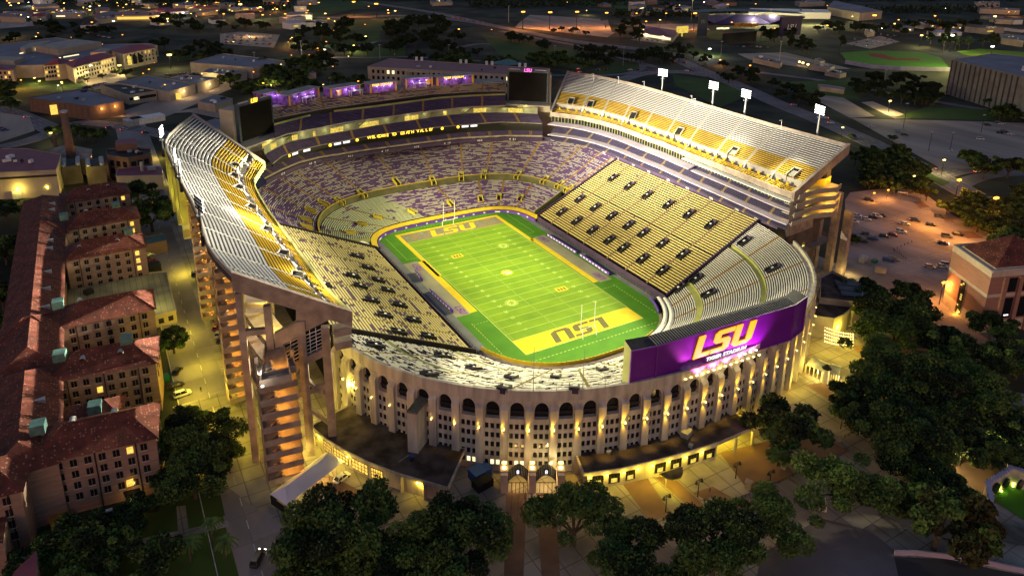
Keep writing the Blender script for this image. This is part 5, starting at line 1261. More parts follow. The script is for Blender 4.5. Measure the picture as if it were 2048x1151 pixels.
# brown and pale stripes on the plaza
for i, px in enumerate(([(1012, 985), (1054, 985), (1047, 1151), (1008, 1151)], [(1072, 985), (1112, 985), (1120, 1151), (1083, 1151)], [(1240, 960), (1290, 948), (1345, 1030), (1300, 1042)], [(1385, 985), (1425, 972), (1500, 1015), (1470, 1030)],
                         [(1440, 905), (1540, 880), (1590, 950), (1500, 985)], [(1310, 955), (1340, 948), (1410, 1010), (1385, 1020)], [(1610, 770), (1670, 760), (1800, 840), (1760, 860)], [(1540, 860), (1600, 820), (1700, 900), (1650, 930)],
                         [(1840, 900), (1930, 870), (2048, 960), (1960, 1030)], [(640, 940), (740, 990), (700, 1010), (620, 970)], [(1700, 690), (1900, 700), (2048, 860), (1850, 830)])):
    sheet('brick_paving_band', px, .018+.001*i, M['pave2'])
for i, px in enumerate(([(1290, 948), (1310, 955), (1385, 1020), (1345, 1030)], [(1600, 770), (1608, 768), (1765, 870), (1750, 874)], [(1520, 800), (1530, 796), (1700, 892), (1690, 897)])):
    sheet('pale_paving_band', px, .032+.001*i, M['pave'])
sheet('stadium_apron', [(-112, 130), (-85, 130), (-85, -60), (-112, -60)], .02, M['pave'], True)
sheet('stadium_apron', [(85, 130), (125, 130), (125, -70), (85, -70)], .02, M['pave'], True)
sheet('rear_street', [(-120, 175), (-120, 150), (120, 150), (140, 175)], .02, M['road'], True)
# right-hand parking lot with painted bays
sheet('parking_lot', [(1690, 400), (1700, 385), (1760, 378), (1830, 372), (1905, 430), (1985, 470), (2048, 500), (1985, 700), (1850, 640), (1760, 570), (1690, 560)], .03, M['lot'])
pl = MB()
def bays(a, b, n, ln_=(0, 0), wd_=.28):
    A, B_ = at(*a, .25), at(*b, .25); t = (B_-A).normalized(); q = Vector((ln_[0], ln_[1], 0))
    for i in range(n):
        p = A.lerp(B_, i/(n-1)); s = Vector((-q.y, q.x, 0)).normalized()*wd_/2
        pl.quad([p-s, p+s, p+q+s, p+q-s])
bays((1820, 488), (1880, 478), 8, (3.5, -5.2)); bays((1790, 520), (1905, 502), 14, (3.5, -5.2)); bays((1792, 545), (1900, 525), 13, (3.5, -5.2)); bays((1700, 455), (1840, 420), 18, (3.5, -5)); bays((1740, 475), (1900, 440), 18, (3.5, -5))
o = pl.build('parking_bay_lines', M['paint']); o['kind'] = 'structure'
sheet('planting_island', [(1826, 404), (1845, 403), (1860, 414), (1840, 417)], .05, M['pave2']); sheet('planting_island', [(1885, 435), (1905, 437), (1909, 446), (1890, 444)], .05, M['pave2']); sheet('planting_island', [(1915, 462), (1945, 463), (1968, 476), (1935, 477)], .05, M['pave2'])
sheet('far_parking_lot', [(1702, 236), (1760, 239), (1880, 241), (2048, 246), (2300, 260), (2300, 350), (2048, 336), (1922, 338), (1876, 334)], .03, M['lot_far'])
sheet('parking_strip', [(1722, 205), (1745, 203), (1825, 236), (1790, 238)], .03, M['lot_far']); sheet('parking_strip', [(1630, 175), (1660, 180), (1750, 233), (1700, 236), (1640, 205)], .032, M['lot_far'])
def road(name, pts, w_, z=.04, m='road'):
    P = smooth_line([at(u, v, 0) for u, v in pts], 2); mb = MB(); L_, Q = [], []
    for i, p in enumerate(P):
        a = P[max(i-1, 0)]; b = P[min(i+1, len(P)-1)]; t = (b-a).normalized(); n = Vector((-t.y, t.x, 0))*w_/2; L_.append((p.x+n.x, p.y+n.y, z)); Q.append((p.x-n.x, p.y-n.y, z))
    mb.strip(Q, L_); o = mb.build(name, M[m]); o['kind'] = 'structure'
    if w_ >= 12:
        mb = MB(); D_ = 0
        for i in range(len(P)-1):
            t = (P[i+1]-P[i]); n_ = max(1, int(t.length/9)); n = Vector((-t.y, t.x, 0)).normalized()
            for k in range(n_):
                for off in (-w_*.25, 0, w_*.25):
                    a = P[i]+t*(k/n_)+n*off; b = P[i]+t*((k+.45)/n_)+n*off; mb.quad([a-n*.12+Vector((0, 0, z+.03)), b-n*.12+Vector((0, 0, z+.03)), b+n*.12+Vector((0, 0, z+.03)), a+n*.12+Vector((0, 0, z+.03))])
        o = mb.build('lane_markings', M['paint']); o['kind'] = 'structure'
        mb = MB()
        for S in (L_, Q): mb.wall([(x, y) for x, y, _ in S], -.05, .16, .3)
        o = mb.build('kerb', M['conc']); o['kind'] = 'structure'
    return P
hw = road('highway', [(560, 34), (700, 36), (800, 30), (880, 36), (960, 46), (1060, 66), (1150, 84), (1280, 98), (1360, 110)], 17)
road('highway', [(640, -6), (740, 6), (850, 22), (920, 36), (990, 52)], 14, .045)
av = road('avenue', [(1340, 112), (1400, 140), (1480, 172), (1560, 210), (1640, 240), (1720, 275), (1800, 315), (1880, 355), (1960, 400), (2060, 440)], 17, .05)
road('avenue_ramp', [(1000, 62), (1080, 78), (1160, 92), (1230, 112), (1290, 128), (1330, 140)], 9, .055)
road('curved_avenue', [(1240, 160), (1290, 145), (1360, 142), (1420, 152)], 14, .052); road('curved_avenue', [(1230, 112), (1275, 120), (1290, 132), (1270, 146), (1200, 152), (1080, 150), (960, 150)], 8, .058)
road('park_road', [(690, 100), (735, 88), (755, 80)], 10, .05, 'pave'); road('park_road', [(600, 112), (700, 116), (800, 113), (870, 116), (960, 122)], 8, .05)
road('park_path', [(690, 50), (740, 53), (775, 58)], 4, .05, 'pave'); road('park_path', [(905, 98), (960, 86), (1010, 92), (1060, 108), (1110, 118)], 8, .05)
road('west_campus_road', [(0, 295), (60, 282), (110, 262), (160, 243), (230, 250), (300, 262), (350, 275)], 12, .05); road('west_campus_road', [(-60, 205), (0, 218), (60, 238), (110, 262)], 14, .052)
road('rail_path', [(1480, 140), (1560, 150), (1640, 160), (1700, 172), (1850, 200), (2048, 232)], 9, .03)
road('cross_street', [(1860, 352), (1930, 335), (2048, 330), (2200, 330)], 14, .06); road('cross_street', [(1900, 380), (1960, 350), (2048, 345)], 10, .064)
for px in ([(600, 0), (690, -4), (750, 10), (600, 42), (560, 30)], [(690, 40), (780, 40), (790, 60), (700, 68), (680, 55)], [(700, 82), (720, 98), (790, 88), (812, 92), (810, 112), (730, 115), (690, 105)], [(640, 55), (700, 60), (760, 62), (760, 82), (690, 92), (640, 80)],
           [(960, 68), (1040, 82), (1120, 95), (1220, 120), (1160, 140), (1080, 128), (1000, 110)], [(1290, 80), (1400, 98), (1460, 110), (1440, 116), (1330, 100)], [(1345, 150), (1430, 160), (1500, 190), (1440, 215), (1350, 170)],
           [(1230, 125), (1275, 124), (1280, 140), (1200, 150), (1180, 140)], [(0, 150), (150, 165), (235, 140), (235, 150), (150, 185), (0, 200)], [(500, 120), (620, 110), (640, 125), (540, 132)], [(1700, 290), (1760, 300), (1900, 365), (1885, 372)], [(1540, 165), (1700, 160), (1720, 200), (1640, 190)], [(1790, 235), (1850, 215), (2000, 220), (2048, 245)],
           [(1100, 6), (1180, 0), (1330, 8), (1240, 20)], [(345, 112), (395, 108), (400, 118), (350, 124)]):
    sheet('lawn', px, .02+random.random()*.006, M['grass'])
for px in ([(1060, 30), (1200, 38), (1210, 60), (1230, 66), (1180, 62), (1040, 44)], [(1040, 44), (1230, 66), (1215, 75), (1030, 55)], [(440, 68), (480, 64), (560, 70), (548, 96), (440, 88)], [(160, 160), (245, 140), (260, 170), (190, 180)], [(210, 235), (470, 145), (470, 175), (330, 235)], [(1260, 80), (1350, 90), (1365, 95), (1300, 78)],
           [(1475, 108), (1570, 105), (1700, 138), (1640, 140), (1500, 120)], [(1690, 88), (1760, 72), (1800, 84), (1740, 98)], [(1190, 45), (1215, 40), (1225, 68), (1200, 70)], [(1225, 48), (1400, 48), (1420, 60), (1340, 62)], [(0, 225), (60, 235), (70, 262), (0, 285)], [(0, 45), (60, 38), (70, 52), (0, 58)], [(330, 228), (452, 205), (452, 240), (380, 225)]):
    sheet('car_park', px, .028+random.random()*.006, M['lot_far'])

mb = MB()
for k in range(40): y = -150+k*8; mb.quad([(-117.1, y, .26), (-116.9, y, .26), (-116.9, y+3, .26), (-117.1, y+3, .26)])
for x in (-125.4, -107.2): mb.quad([(x, -150, .26), (x+.2, -150, .26), (x+.2, 200, .26), (x, 200, .26)])
o = mb.build('lane_markings', M['paint']); o['kind'] = 'structure'
# ================================================================ buildings
def house(name, roof_px, z, label, cat='building', wall='cream', roof='greyroof', parapet=.5, windows=None, z0=0, group=None, hip=0):
    P = [at(u, v, z) for u, v in roof_px]; c = sum(P, Vector((0, 0, 0)))/len(P)
    o = empty(name, (c.x, c.y, z0), 0, label, cat, group); pp = [(p.x, p.y) for p in P]
    MB().prism(pp, z0, z, top=False).build('wall', M[wall], o)
    if hip:
        mb = MB(); a = sum(P[i].x*P[(i+1) % len(P)].y-P[(i+1) % len(P)].x*P[i].y for i in range(len(P)))
        Q = P if a > 0 else P[::-1]
        if len(Q) == 4:
            e = [(Q[(i+1) % 4]-Q[i]).length for i in range(4)]; k = 0 if e[0] >= e[1] else 1
            A, B_, C_, D = [Q[(k+i) % 4] for i in range(4)]   # AB long
            wv = (D-A).length*.5; lv = (B_-A).normalized(); m1 = (A+D)/2+lv*wv; m2 = (B_+C_)/2-lv*wv
            if (B_-A).length < 2*wv: m1 = m2 = (m1+m2)/2
            m1 = Vector((m1.x, m1.y, z+hip)); m2 = Vector((m2.x, m2.y, z+hip))
            ov = .7; cc = (A+B_+C_+D)/4; A, B_, C_, D = [q+(q-cc).normalized()*ov-Vector((0, 0, .25)) for q in (A, B_, C_, D)]
            mb.quad([A, B_, m2, m1]); mb.quad([C_, D, m1, m2]); mb.quad([B_, C_, m2]); mb.quad([D, A, m1])
            mb.quad([A, D, C_, B_])
        else: mb.prism(pp, z, z+.3)
        mb.build('roof', M[roof], o)
    else:
        mb = MB(); mb.quad([(x, y, z-.02) for x, y in (pp if sum(pp[i][0]*pp[(i+1) % len(pp)][1]-pp[(i+1) % len(pp)][0]*pp[i][1] for i in range(len(pp))) > 0 else pp[::-1])]); mb.build('roof', M[roof], o)
        if parapet: MB().wall(pp+[pp[0]], z-.1, z+parapet, .35).build('parapet', M[wall], o)
        rn = random.Random(int(abs(c.x*7+c.y))); ext = min((P[i]-c).length for i in range(len(P)))
        if ext > 9:
            for k in range(rn.randint(3, 7)):
                q = c.lerp(P[rn.randrange(len(P))], rn.uniform(.1, .72)); q2 = q.lerp(P[rn.randrange(len(P))], .15); w_ = rn.uniform(1.2, 3.6)
                MB().box((q2.x, q2.y, z+.7), (w_, w_*rn.uniform(.5, 1.1), rn.uniform(.9, 1.9)), rn.uniform(0, 1.5)).build('roof_unit', M[rn.choice(('steel', 'white', 'dark_metal'))], o)
    return o, P
def facade_windows(o, A, B_, z_rows, n, w_, h, frac=(0.05, .95), lit=(), mats=('glass', 'lit'), sill=None, off=.06, skip=()):
    """windows along the wall A->B (outside to the right of A->B); lit = set of (row, col)"""
    A = Vector((A.x, A.y, 0)); B_ = Vector((B_.x, B_.y, 0)); t = (B_-A).normalized(); L_ = (B_-A).length; n_ = Vector((t.y, -t.x, 0)); an = math.atan2(t.y, t.x)
    if n_.dot(CAM-A) < 0: n_ = -n_
    for r, z in enumerate(z_rows):
        for c in range(n):
            if (r, c) in skip: continue
            s = L_*(frac[0]+(frac[1]-frac[0])*(c+.5)/n); p = A+t*s+n_*off+Vector((0, 0, z))
            w__ = MB().box(p, (w_, .08, h), an).build('window', M[mats[1] if (r, c) in lit else mats[0]], o)
            if sill:
                MB().box(p-Vector((0, 0, h/2+.08))+n_*.08, (w_+.3, .2, .14), an).build('sill', M[sill], w__)
                if (r, c) not in lit: MB().box(p+n_*.05, (.08, .04, h), an).build('glazing_bar', M['brick'], w__)

# dormitory wings
def wing(A, B_, D, ze, label, rows, n, lit=(), extra=(), endrows=0, ridge=4.2, gable=(), skip=()):
    o = empty('dormitory_wing', tuple(A.xy.to_3d()), 0, label, 'dormitory', 'brick dormitory wings with red tiled roofs')
    t = (B_-A); t.z = 0; L_ = t.length; t.normalize(); n_ = Vector((-t.y, t.x, 0))
    C_, Dd = B_+n_*D, A+n_*D
    MB().prism([(p.x, p.y) for p in (A, B_, C_, Dd)], 0, ze).build('wall', M['brick'], o)
    q = [A-t*.7-n_*.7, B_+t*.7-n_*.7, C_+t*.7+n_*.7, Dd-t*.7+n_*.7]; q = [Vector((p.x, p.y, ze)) for p in q]
    m1 = Vector((*((q[0]+q[3])/2+t*D*.5).xy, ze+ridge)); m2 = Vector((*((q[1]+q[2])/2-t*D*.5).xy, ze+ridge))
    mb = MB(); mb.quad([q[0], q[1], m2, m1]); mb.quad([q[2], q[3], m1, m2]); mb.quad([q[1], q[2], m2]); mb.quad([q[3], q[0], m1]); mb.quad([q[0], q[3], q[2], q[1]])
    rf = mb.build('roof', M['tile'], o)
    mb = MB(); mb.tube(m1, m2, .22, .22, 6); mb.tube(m1, q[0], .18, .18, 6); mb.tube(m2, q[1], .18, .18, 6); mb.tube(m2, q[2], .18, .18, 6); mb.build('ridge_tiles', M['tile'], rf)
    zr = [ze-1.9-3.05*i for i in range(rows)]
    facade_windows(o, A, B_, zr, n, 1.35, 1.75, lit=lit, sill='limestone', skip=skip)
    if endrows: facade_windows(o, B_, C_, zr[:endrows], 3, 1.0, 1.5, sill='limestone')
    for s in (.16, .5, .83):
        p = A+t*L_*s-n_*.12; MB().box((p.x, p.y, ze/2), (.22, .2, ze)).build('downpipe', M['black'], o)
    for s, v, kind in extra:   # s along, v across (0 eave .. .5 ridge)
        p = A+t*L_*s+n_*D*v; z = ze+ridge*min(v, 1-v)*2
        mb = MB()
        if kind == 'box':
            mb.box((p.x, p.y, z+.7), (3.0, 3.2, 2.4), math.atan2(t.y, t.x)); mb.build('roof_vent', M['copper'], rf)
        else:
            for k in range(6):
                a0, a1 = math.pi*k/6, math.pi*(k+1)/6
                c0 = p+t*(.8*math.cos(a0)); c1 = p+t*(.8*math.cos(a1)); zz0, zz1 = z+.8*math.sin(a0)+.1, z+.8*math.sin(a1)+.1
                mb.quad([(c0.x-n_.x*.7, c0.y-n_.y*.7, zz0), (c1.x-n_.x*.7, c1.y-n_.y*.7, zz1), (c1.x+n_.x*1.3, c1.y+n_.y*1.3, zz1), (c0.x+n_.x*1.3, c0.y+n_.y*1.3, zz0)])
            mb.build('dormer', M['steel'], rf)
    return o
V2 = lambda x, y: Vector((x, y, 0))
ZE = 15.5
wing(V2(-158.2, -60.3), V2(-132.6, -63.4), 14, ZE, 'nearest brick dormitory wing, lower left of the photo, red tiled roof and one lit doorway', 4, 8, lit={(0, 6)}, extra=((.06, .5, 'box'), (.32, .55, 'd'), (.66, .55, 'd')), endrows=3)
wing(V2(-155, -26), V2(-129.6, -29.4), 14, ZE, 'brick dormitory wing second from the bottom of the photo, three small lit windows', 4, 8, lit={(1, 3), (3, 3)}, extra=((.09, .42, 'box'), (.30, .3, 'd'), (.66, .3, 'd'), (.72, .55, 'box')), endrows=2)
wing(V2(-152.8, 4.6), V2(-127.1, 3.9), 13.6, ZE, 'brick dormitory wing beside the weathered flat roof, ending near the small round tree', 3, 7, extra=((.0, .5, 'box'), (.22, .55, 'd')), endrows=2)
wing(V2(-168.0, 1.6), V2(-153.5, .8), 13.6, ZE, 'short hipped dormitory pavilion at the left edge with two lit windows', 3, 3, lit={(0, 1), (1, 1)}, extra=())
wing(V2(-151.4, 57), V2(-125.5, 57), 13.4, ZE, 'dormitory wing facing the weathered flat roof, two lit windows at its right end', 4, 7, lit={(0, 6), (1, 6), (2, 6)}, extra=((.18, .3, 'd'), (.66, .3, 'd'), (.82, .55, 'box')))
wing(V2(-151.4, 88.6), V2(-125.2, 89.8), 14.5, ZE, 'fifth dormitory wing from the bottom, dark red roof with a lit copper box', 3, 7, lit={(0, 6), (1, 6)}, extra=((.72, .55, 'box'), (.0, .4, 'box'), (.3, .6, 'd')))
wing(V2(-165, 84), V2(-151.4, 86), 13, ZE, 'short hipped dormitory pavilion left of the fifth wing, one lit window', 2, 3, lit={(0, 1)}, extra=())
wing(V2(-152.6, 123), V2(-126.6, 125), 14.5, ZE, 'farthest dormitory wing with a plum coloured roof, next to the power plant', 2, 7, lit={(0, 6)}, extra=((.4, .3, 'd'), (.7, .35, 'd')))
wing(V2(-152, -44.5), V2(-139.5, -46.2), 9, 12.5, 'low hipped dormitory annex between the two nearest wings with a lit strip window', 2, 3, lit={(0, 0)}, extra=((.55, .3, 'box'),), ridge=3)
# long spine block linking the wings
sp = empty('dormitory_spine', (-160, 30, 0), 0, 'long red tiled dormitory spine running behind all the brick wings', 'dormitory')
for y0, y1 in ((-62, -18), (-17, 133)):
    MB().prism([(-167, y0), (-152.5, y0), (-152.5, y1), (-167, y1)], 0, 15.3).build('wall', M['brick'], sp)
    mb = MB(); q = [(-168, y0-.6), (-151.6, y0-.6), (-151.6, y1+.6), (-168, y1+.6)]; q = [Vector((*p, 15.35)) for p in q]; m1 = Vector((-159.8, y0+6, 19.6)); m2 = Vector((-159.8, y1-6, 19.6))
    mb.quad([q[1], q[2], m2, m1]); mb.quad([q[3], q[0], m1, m2]); mb.quad([q[0], q[1], m1]); mb.quad([q[2], q[3], m2]); mb.quad(q[::-1]); rf = mb.build('roof', M['tile'], sp)
    for y in ([-52, -38] if y0 < -50 else [16, 30, 44, 66, 74, 110, 118]):
        mb = MB(); c = Vector((-156.4, y, 17.5)); mb.quad([c+Vector((-2, 0, .9)), c+Vector((1.2, -.8, .9)), c+Vector((1.2, .8, .9))]); mb.quad([c+Vector((1.2, -.8, .9)), c+Vector((1.2, -.8, -.8)), c+Vector((1.2, .8, -.8)), c+Vector((1.2, .8, .9))]); mb.quad([c+Vector((-2, 0, .9)), c+Vector((1.2, -.8, -.8)), c+Vector((1.2, -.8, .9))]); mb.build('dormer', M['steel'], rf)
wing(V2(-173, -66.5), V2(-159.4, -68.2), 14, ZE, 'corner dormitory pavilion at the lower left edge, its foot lit yellow', 4, 3, extra=((.5, .5, 'box'),))
# doorway, street lamps and bits round the nearest wing
o, P = house('entrance_canopy', [(246, 982), (280, 974), (283, 984), (250, 992)], 4.0, 'small black canopy over the lit doorway of the nearest dormitory wing', 'canopy', 'black', 'black', 0, z0=3.6)
p = at(265, 993, 1.4); MB().box((p.x, p.y-.1, 1.3), (1.6, .15, 2.4)).build('lit_door', M['lit'], o); MB().box((p.x, p.y-.1, 5.6), (1.5, .15, 1.8)).build('lit_window', M['lit'], o); point((p.x, p.y-1.6, 2.4), 120, (1, .6, .15), .3, o)
o, P = house('flat_roof_annex', [(134, 566), (333, 543), (352, 622), (309, 634), (132, 632)], 4.2, 'low flat roofed annex with a stained mossy roof between two dormitory wings', 'building', 'cream', 'moss_roof', .5)
facade_windows(o, P[3], P[2], (2.2,), 2, 1.6, 1.8)
o, P = house('side_annex', [(288, 474), (328, 468), (333, 481), (290, 490)], 5.0, 'small green flat roofed annex at the end of a dormitory wing, cars beside it', 'building', 'brick', 'copper', .3)
o, P = house('corner_roof', [(30, 1140), (73, 1100), (73, 1175), (-20, 1230)], 9, 'corner of a maroon roof at the bottom left edge', 'building', 'brick', 'pinkroof', 0)
o, P = house('left_edge_annex', [(-40, 1015), (16, 1010), (6, 1085), (-60, 1090)], 10, 'dark annex at the left edge lit by a yellow wall lamp', 'building', 'brick', 'tile', 0)
for px, z, pw in (((17, 1050), 5, 900), ((30, 1075), 3, 700), ((2, 1098), 2.5, 150)):
    p = at(*px, z); point(p+Vector((.8, -.6, 0)), pw*.5, (1, .78, .12), .2, o); MB().box(p, (.3, .3, .4)).build('lamp', M['lamp_yellow'], o)
sheet('footpath', [(10, 1100), (30, 1050), (70, 1080), (68, 1110), (20, 1135)], .03, M['pave'])

# annexes at the foot of the arcade
def annex(name, roof_px, z, label, th=.7, wall_in=1.0, wall_m='stucco', skip_wall=None):
    P = [at(u, v, z) for u, v in roof_px]; c = sum(P, Vector())/len(P); o = empty(name, (c.x, c.y, 0), 0, label, 'building')
    pp = [(p.x, p.y) for p in P]; MB().prism(pp, z-th, z).build('roof_slab', M['stucco'], o)
    cc = Vector((c.x, c.y)); top = [tuple(cc+(Vector(q)-cc)*.985) for q in pp]
    MB().wall(pp+[pp[0]], z-.02, z+.25, .3).build('roof_edge', M['stucco'], o)
    mb = MB(); a = sum(top[i][0]*top[(i+1) % len(top)][1]-top[(i+1) % len(top)][0]*top[i][1] for i in range(len(top))); mb.quad([(x, y, z+.06) for x, y in (top if a > 0 else top[::-1])]); mb.build('roof_membrane', M['flatroof'], o)
    return o, P
LA_px = [(621, 851), (704.5, 806), (760, 833), (830, 862), (880, 882), (930.7, 898), (896.3, 975), (850, 962), (803.5, 949), (768, 936), (736.8, 924), (694, 903), (655.5, 880), (636, 865)]
oL, PL = annex('ticket_annex', LA_px, 5.2, 'low curved annex with a dark stained roof and glowing windows, left foot of the arcade')
ccL = sum(PL, Vector())/len(PL)
inL = [p.lerp(ccL, .07) for p in PL]
MB().prism([(p.x, p.y) for p in inL], 0, 4.5).build('wall', M['stucco'], oL)
for i, (a, b) in enumerate(((13, 12), (12, 11), (11, 10), (10, 9))):
    A, B_ = inL[a], inL[b]
    A2, B2 = A.lerp(B_, .1), A.lerp(B_, .9); t = (B2-A2).normalized(); n = Vector((t.y, -t.x, 0)); n = n if n.dot(A2-ccL) > 0 else -n
    mb = MB(); mb.quad([(A2+n*.08).xy.to_3d()+Vector((0, 0, .7)), (B2+n*.08).xy.to_3d()+Vector((0, 0, .7)), (B2+n*.08).xy.to_3d()+Vector((0, 0, 3.7)), (A2+n*.08).xy.to_3d()+Vector((0, 0, 3.7))]); w_ = mb.build('window', M['lit'], oL)
    mb = MB(); L_ = (B2-A2).xy.length
    for k in range(6): q = A2.lerp(B2, k/5)+n*.12; mb.box((q.x, q.y, 2.2), (.12, .12, 3.0), 0)
    for z in (.7, 1.7, 2.7, 3.7): mb.beam((A2.x+n.x*.12, A2.y+n.y*.12, z), (B2.x+n.x*.12, B2.y+n.y*.12, z), .1, .1)
    mb.build('glazing_bars', M['dark_metal'], w_)
    q = A2.lerp(B2, .5)+n*2.2; point((q.x, q.y, 2.4), 130, (1, .66, .1), .4, oL)
for px in ((628, 866), (697, 912), (833, 963), (640, 872)):
    p = at(*px, 4.0); d = (p-ccL).normalized(); MB().box(p+d*.3, (.3, .3, .35)).build('soffit_lamp', M['lamp_yellow'], oL); point((p.x+d.x*1.0, p.y+d.y*1.0, 3.6), 260, (1, .70, .06), .2, oL)
for a in (6, 7, 8):
    p = PL[a].lerp(ccL, .02); MB().box((p.x, p.y, 2.3), (.7, .7, 4.6)).build('column', M['stucco'], oL)
# service tower
p1, p2 = at(816, 903, 5.2), at(835.9, 907.2, 5.2); zt = zat(p2.x, p2.y, 824.8)
o = empty('service_tower', (p1.x, p1.y, 0), 0, 'tall plain service tower rising from the roof of the left annex', 'tower')
d = Vector((p2.x+73, p2.y+75, 0)); back = (Vector((0, -24.6, 0))-Vector((p2.x, p2.y, 0))).normalized()*8.6
tp = [(p1.x, p1.y), (p2.x, p2.y), (p2.x+back.x, p2.y+back.y), (p1.x+back.x, p1.y+back.y)]
MB().prism(tp, 0, zt-.6, top=False).build('wall', M['stucco'], o); MB().prism(tp, zt-.6, zt).build('roof', M['moss_roof'], o)
A, B_ = Vector((*tp[1], 0)), Vector((*tp[2], 0)); facade_windows(o, A, B_, (6.6+1.5, 11.0, 14.6), 1, 1.0, 1.9, frac=(.62, .98))
# clutter on the left annex roof
o = empty('roof_fan', tuple(at(823, 920, 5.3)), 0, 'small dark roof fan with pipes beside the service tower', 'roof fan'); MB().box((0, 0, .5), (.9, .9, 1.0)).build('housing', M['dark_metal'], o, local=True); MB().tube((0, 0, 1.0), (0, 0, 1.5), .5, .5, 10).build('cap', M['bluebin'], o, local=True); MB().tube((-3, 1, .1), (0, 2, .1), .08).build('pipe', M['steel'], o, local=True)
RA_px = [(1149, 902), (1198, 897), (1250, 887), (1310, 872), (1370, 853), (1420, 836), (1467, 818), (1504, 856), (1440, 884), (1370, 905), (1300, 923), (1240, 937), (1166.8, 947)]
oR, PR = annex('gate_annex', RA_px, 5.2, 'low annex with a dark stained roof and open lit portico, right foot of the arcade')
ccR = sum(PR, Vector())/len(PR)
inR = [PR[i].lerp(ccR, .05) for i in (0, 1, 2, 3, 4, 8, 9, 10, 11, 12)]
MB().prism([(p.x, p.y) for p in inR], 0, 4.5).build('wall', M['stucco'], oR)
def wseg(o, A, B_, s0_, s1_, z0, z1, m, n, bars=4):
    P0, P1 = A.lerp(B_, s0_)+n*.08, A.lerp(B_, s1_)+n*.08; mb = MB(); mb.quad([(P0.x, P0.y, z0), (P1.x, P1.y, z0), (P1.x, P1.y, z1), (P0.x, P0.y, z1)]); w_ = mb.build('window', M[m], o); mb = MB()
    for k in range(bars+1): q = P0.lerp(P1, k/bars)+n*.06; mb.box((q.x, q.y, (z0+z1)/2), (.1, .1, z1-z0))
    mb.build('glazing_bars', M['dark_metal'], w_)
fr_pts = [PR[12], PR[11], PR[10], PR[9], PR[8]]; fr_pts = [p.lerp(ccR, .05) for p in fr_pts]
for i in range(4):
    A, B_ = fr_pts[i], fr_pts[i+1]; t = (B_-A).normalized(); n = Vector((t.y, -t.x, 0)); n = n if n.y < 0 else -n
    for s in ((.14, .46), (.62, .94)) if i != 1 or True else ():
        if i == 1 and s[0] > .5: continue
        P0, P1 = s; wseg(oR, A, B_, P0, P1, 1.0, 3.8, 'glass', n)
        q = A.lerp(B_, (P0+P1)/2)+n*.18; MB().box((q.x, q.y, 1.9), (1.6, .05, 1.2), math.atan2(t.y, t.x)).build('dim_glow', M['lit_dim'], oR)
    for s in (.05, .54):
        q = A.lerp(B_, s)+n*.35; MB().box((q.x, q.y, 3.9), (.35, .3, .3)).build('wall_lamp', M['lamp_yellow'], oR); point((q.x+n.x*.7, q.y+n.y*.7, 3.6), 230, (1, .70, .05), .2, oR)
for px in ((1469, 905), (1502.8, 889)):
    p = at(*px, 0); MB().box((p.x, p.y, 2.3), (.6, .6, 4.5)).build('column', M['stucco'], oR)
for px in ((1450, 860), (1470, 845), (1485, 865), (1440, 875)):
    p = at(*px, 4); point((p.x, p.y, 4.0), 380, (1, .74, .03), .3, oR)
p = at(1345, 945, 3.1); o = empty('round_canopy', (p.x, p.y, 0), 0, 'dark half-round canopy over a doorway of the right annex', 'canopy')
mb = MB(); pts = [at(1318, 947, 3.1), at(1365, 933, 3.1), at(1366, 945, 3.1), at(1362, 954, 3.1), at(1348, 959.5, 3.1), at(1332, 955, 3.1)]; mb.prism([(q.x, q.y) for q in pts], 2.9, 3.2); mb.build('roof', M['flatroof'], o)
q = pts[5]; MB().box((q.x, q.y, 1.45), (.25, .25, 2.9)).build('post', M['stucco'], o)
for q in (pts[0], pts[4]): point((q.x, q.y-.5, 2.5), 420, (1, .74, .03), .3, o)
# rooftop units
for i, px in enumerate(((1373, 870), (1381, 893), (1218, 905))):
    p = at(*px, 5.3); o = MB().box((0, 0, .7 if i == 0 else .35), (3.0, 2.0, 1.4) if i == 0 else (1, 1, .7), .4); o.box((0, 0, 1.45 if i == 0 else .75), (3.1, 2.1, .1) if i == 0 else (1.1, 1.1, .1), .4); o = o.build('rooftop_unit', M['steel']); o.location = p
    tag(o, ['large grey air unit on the right annex roof', 'small white vent box on the right annex roof', 'grey air unit near the left end of the right annex roof'][i], 'air unit')
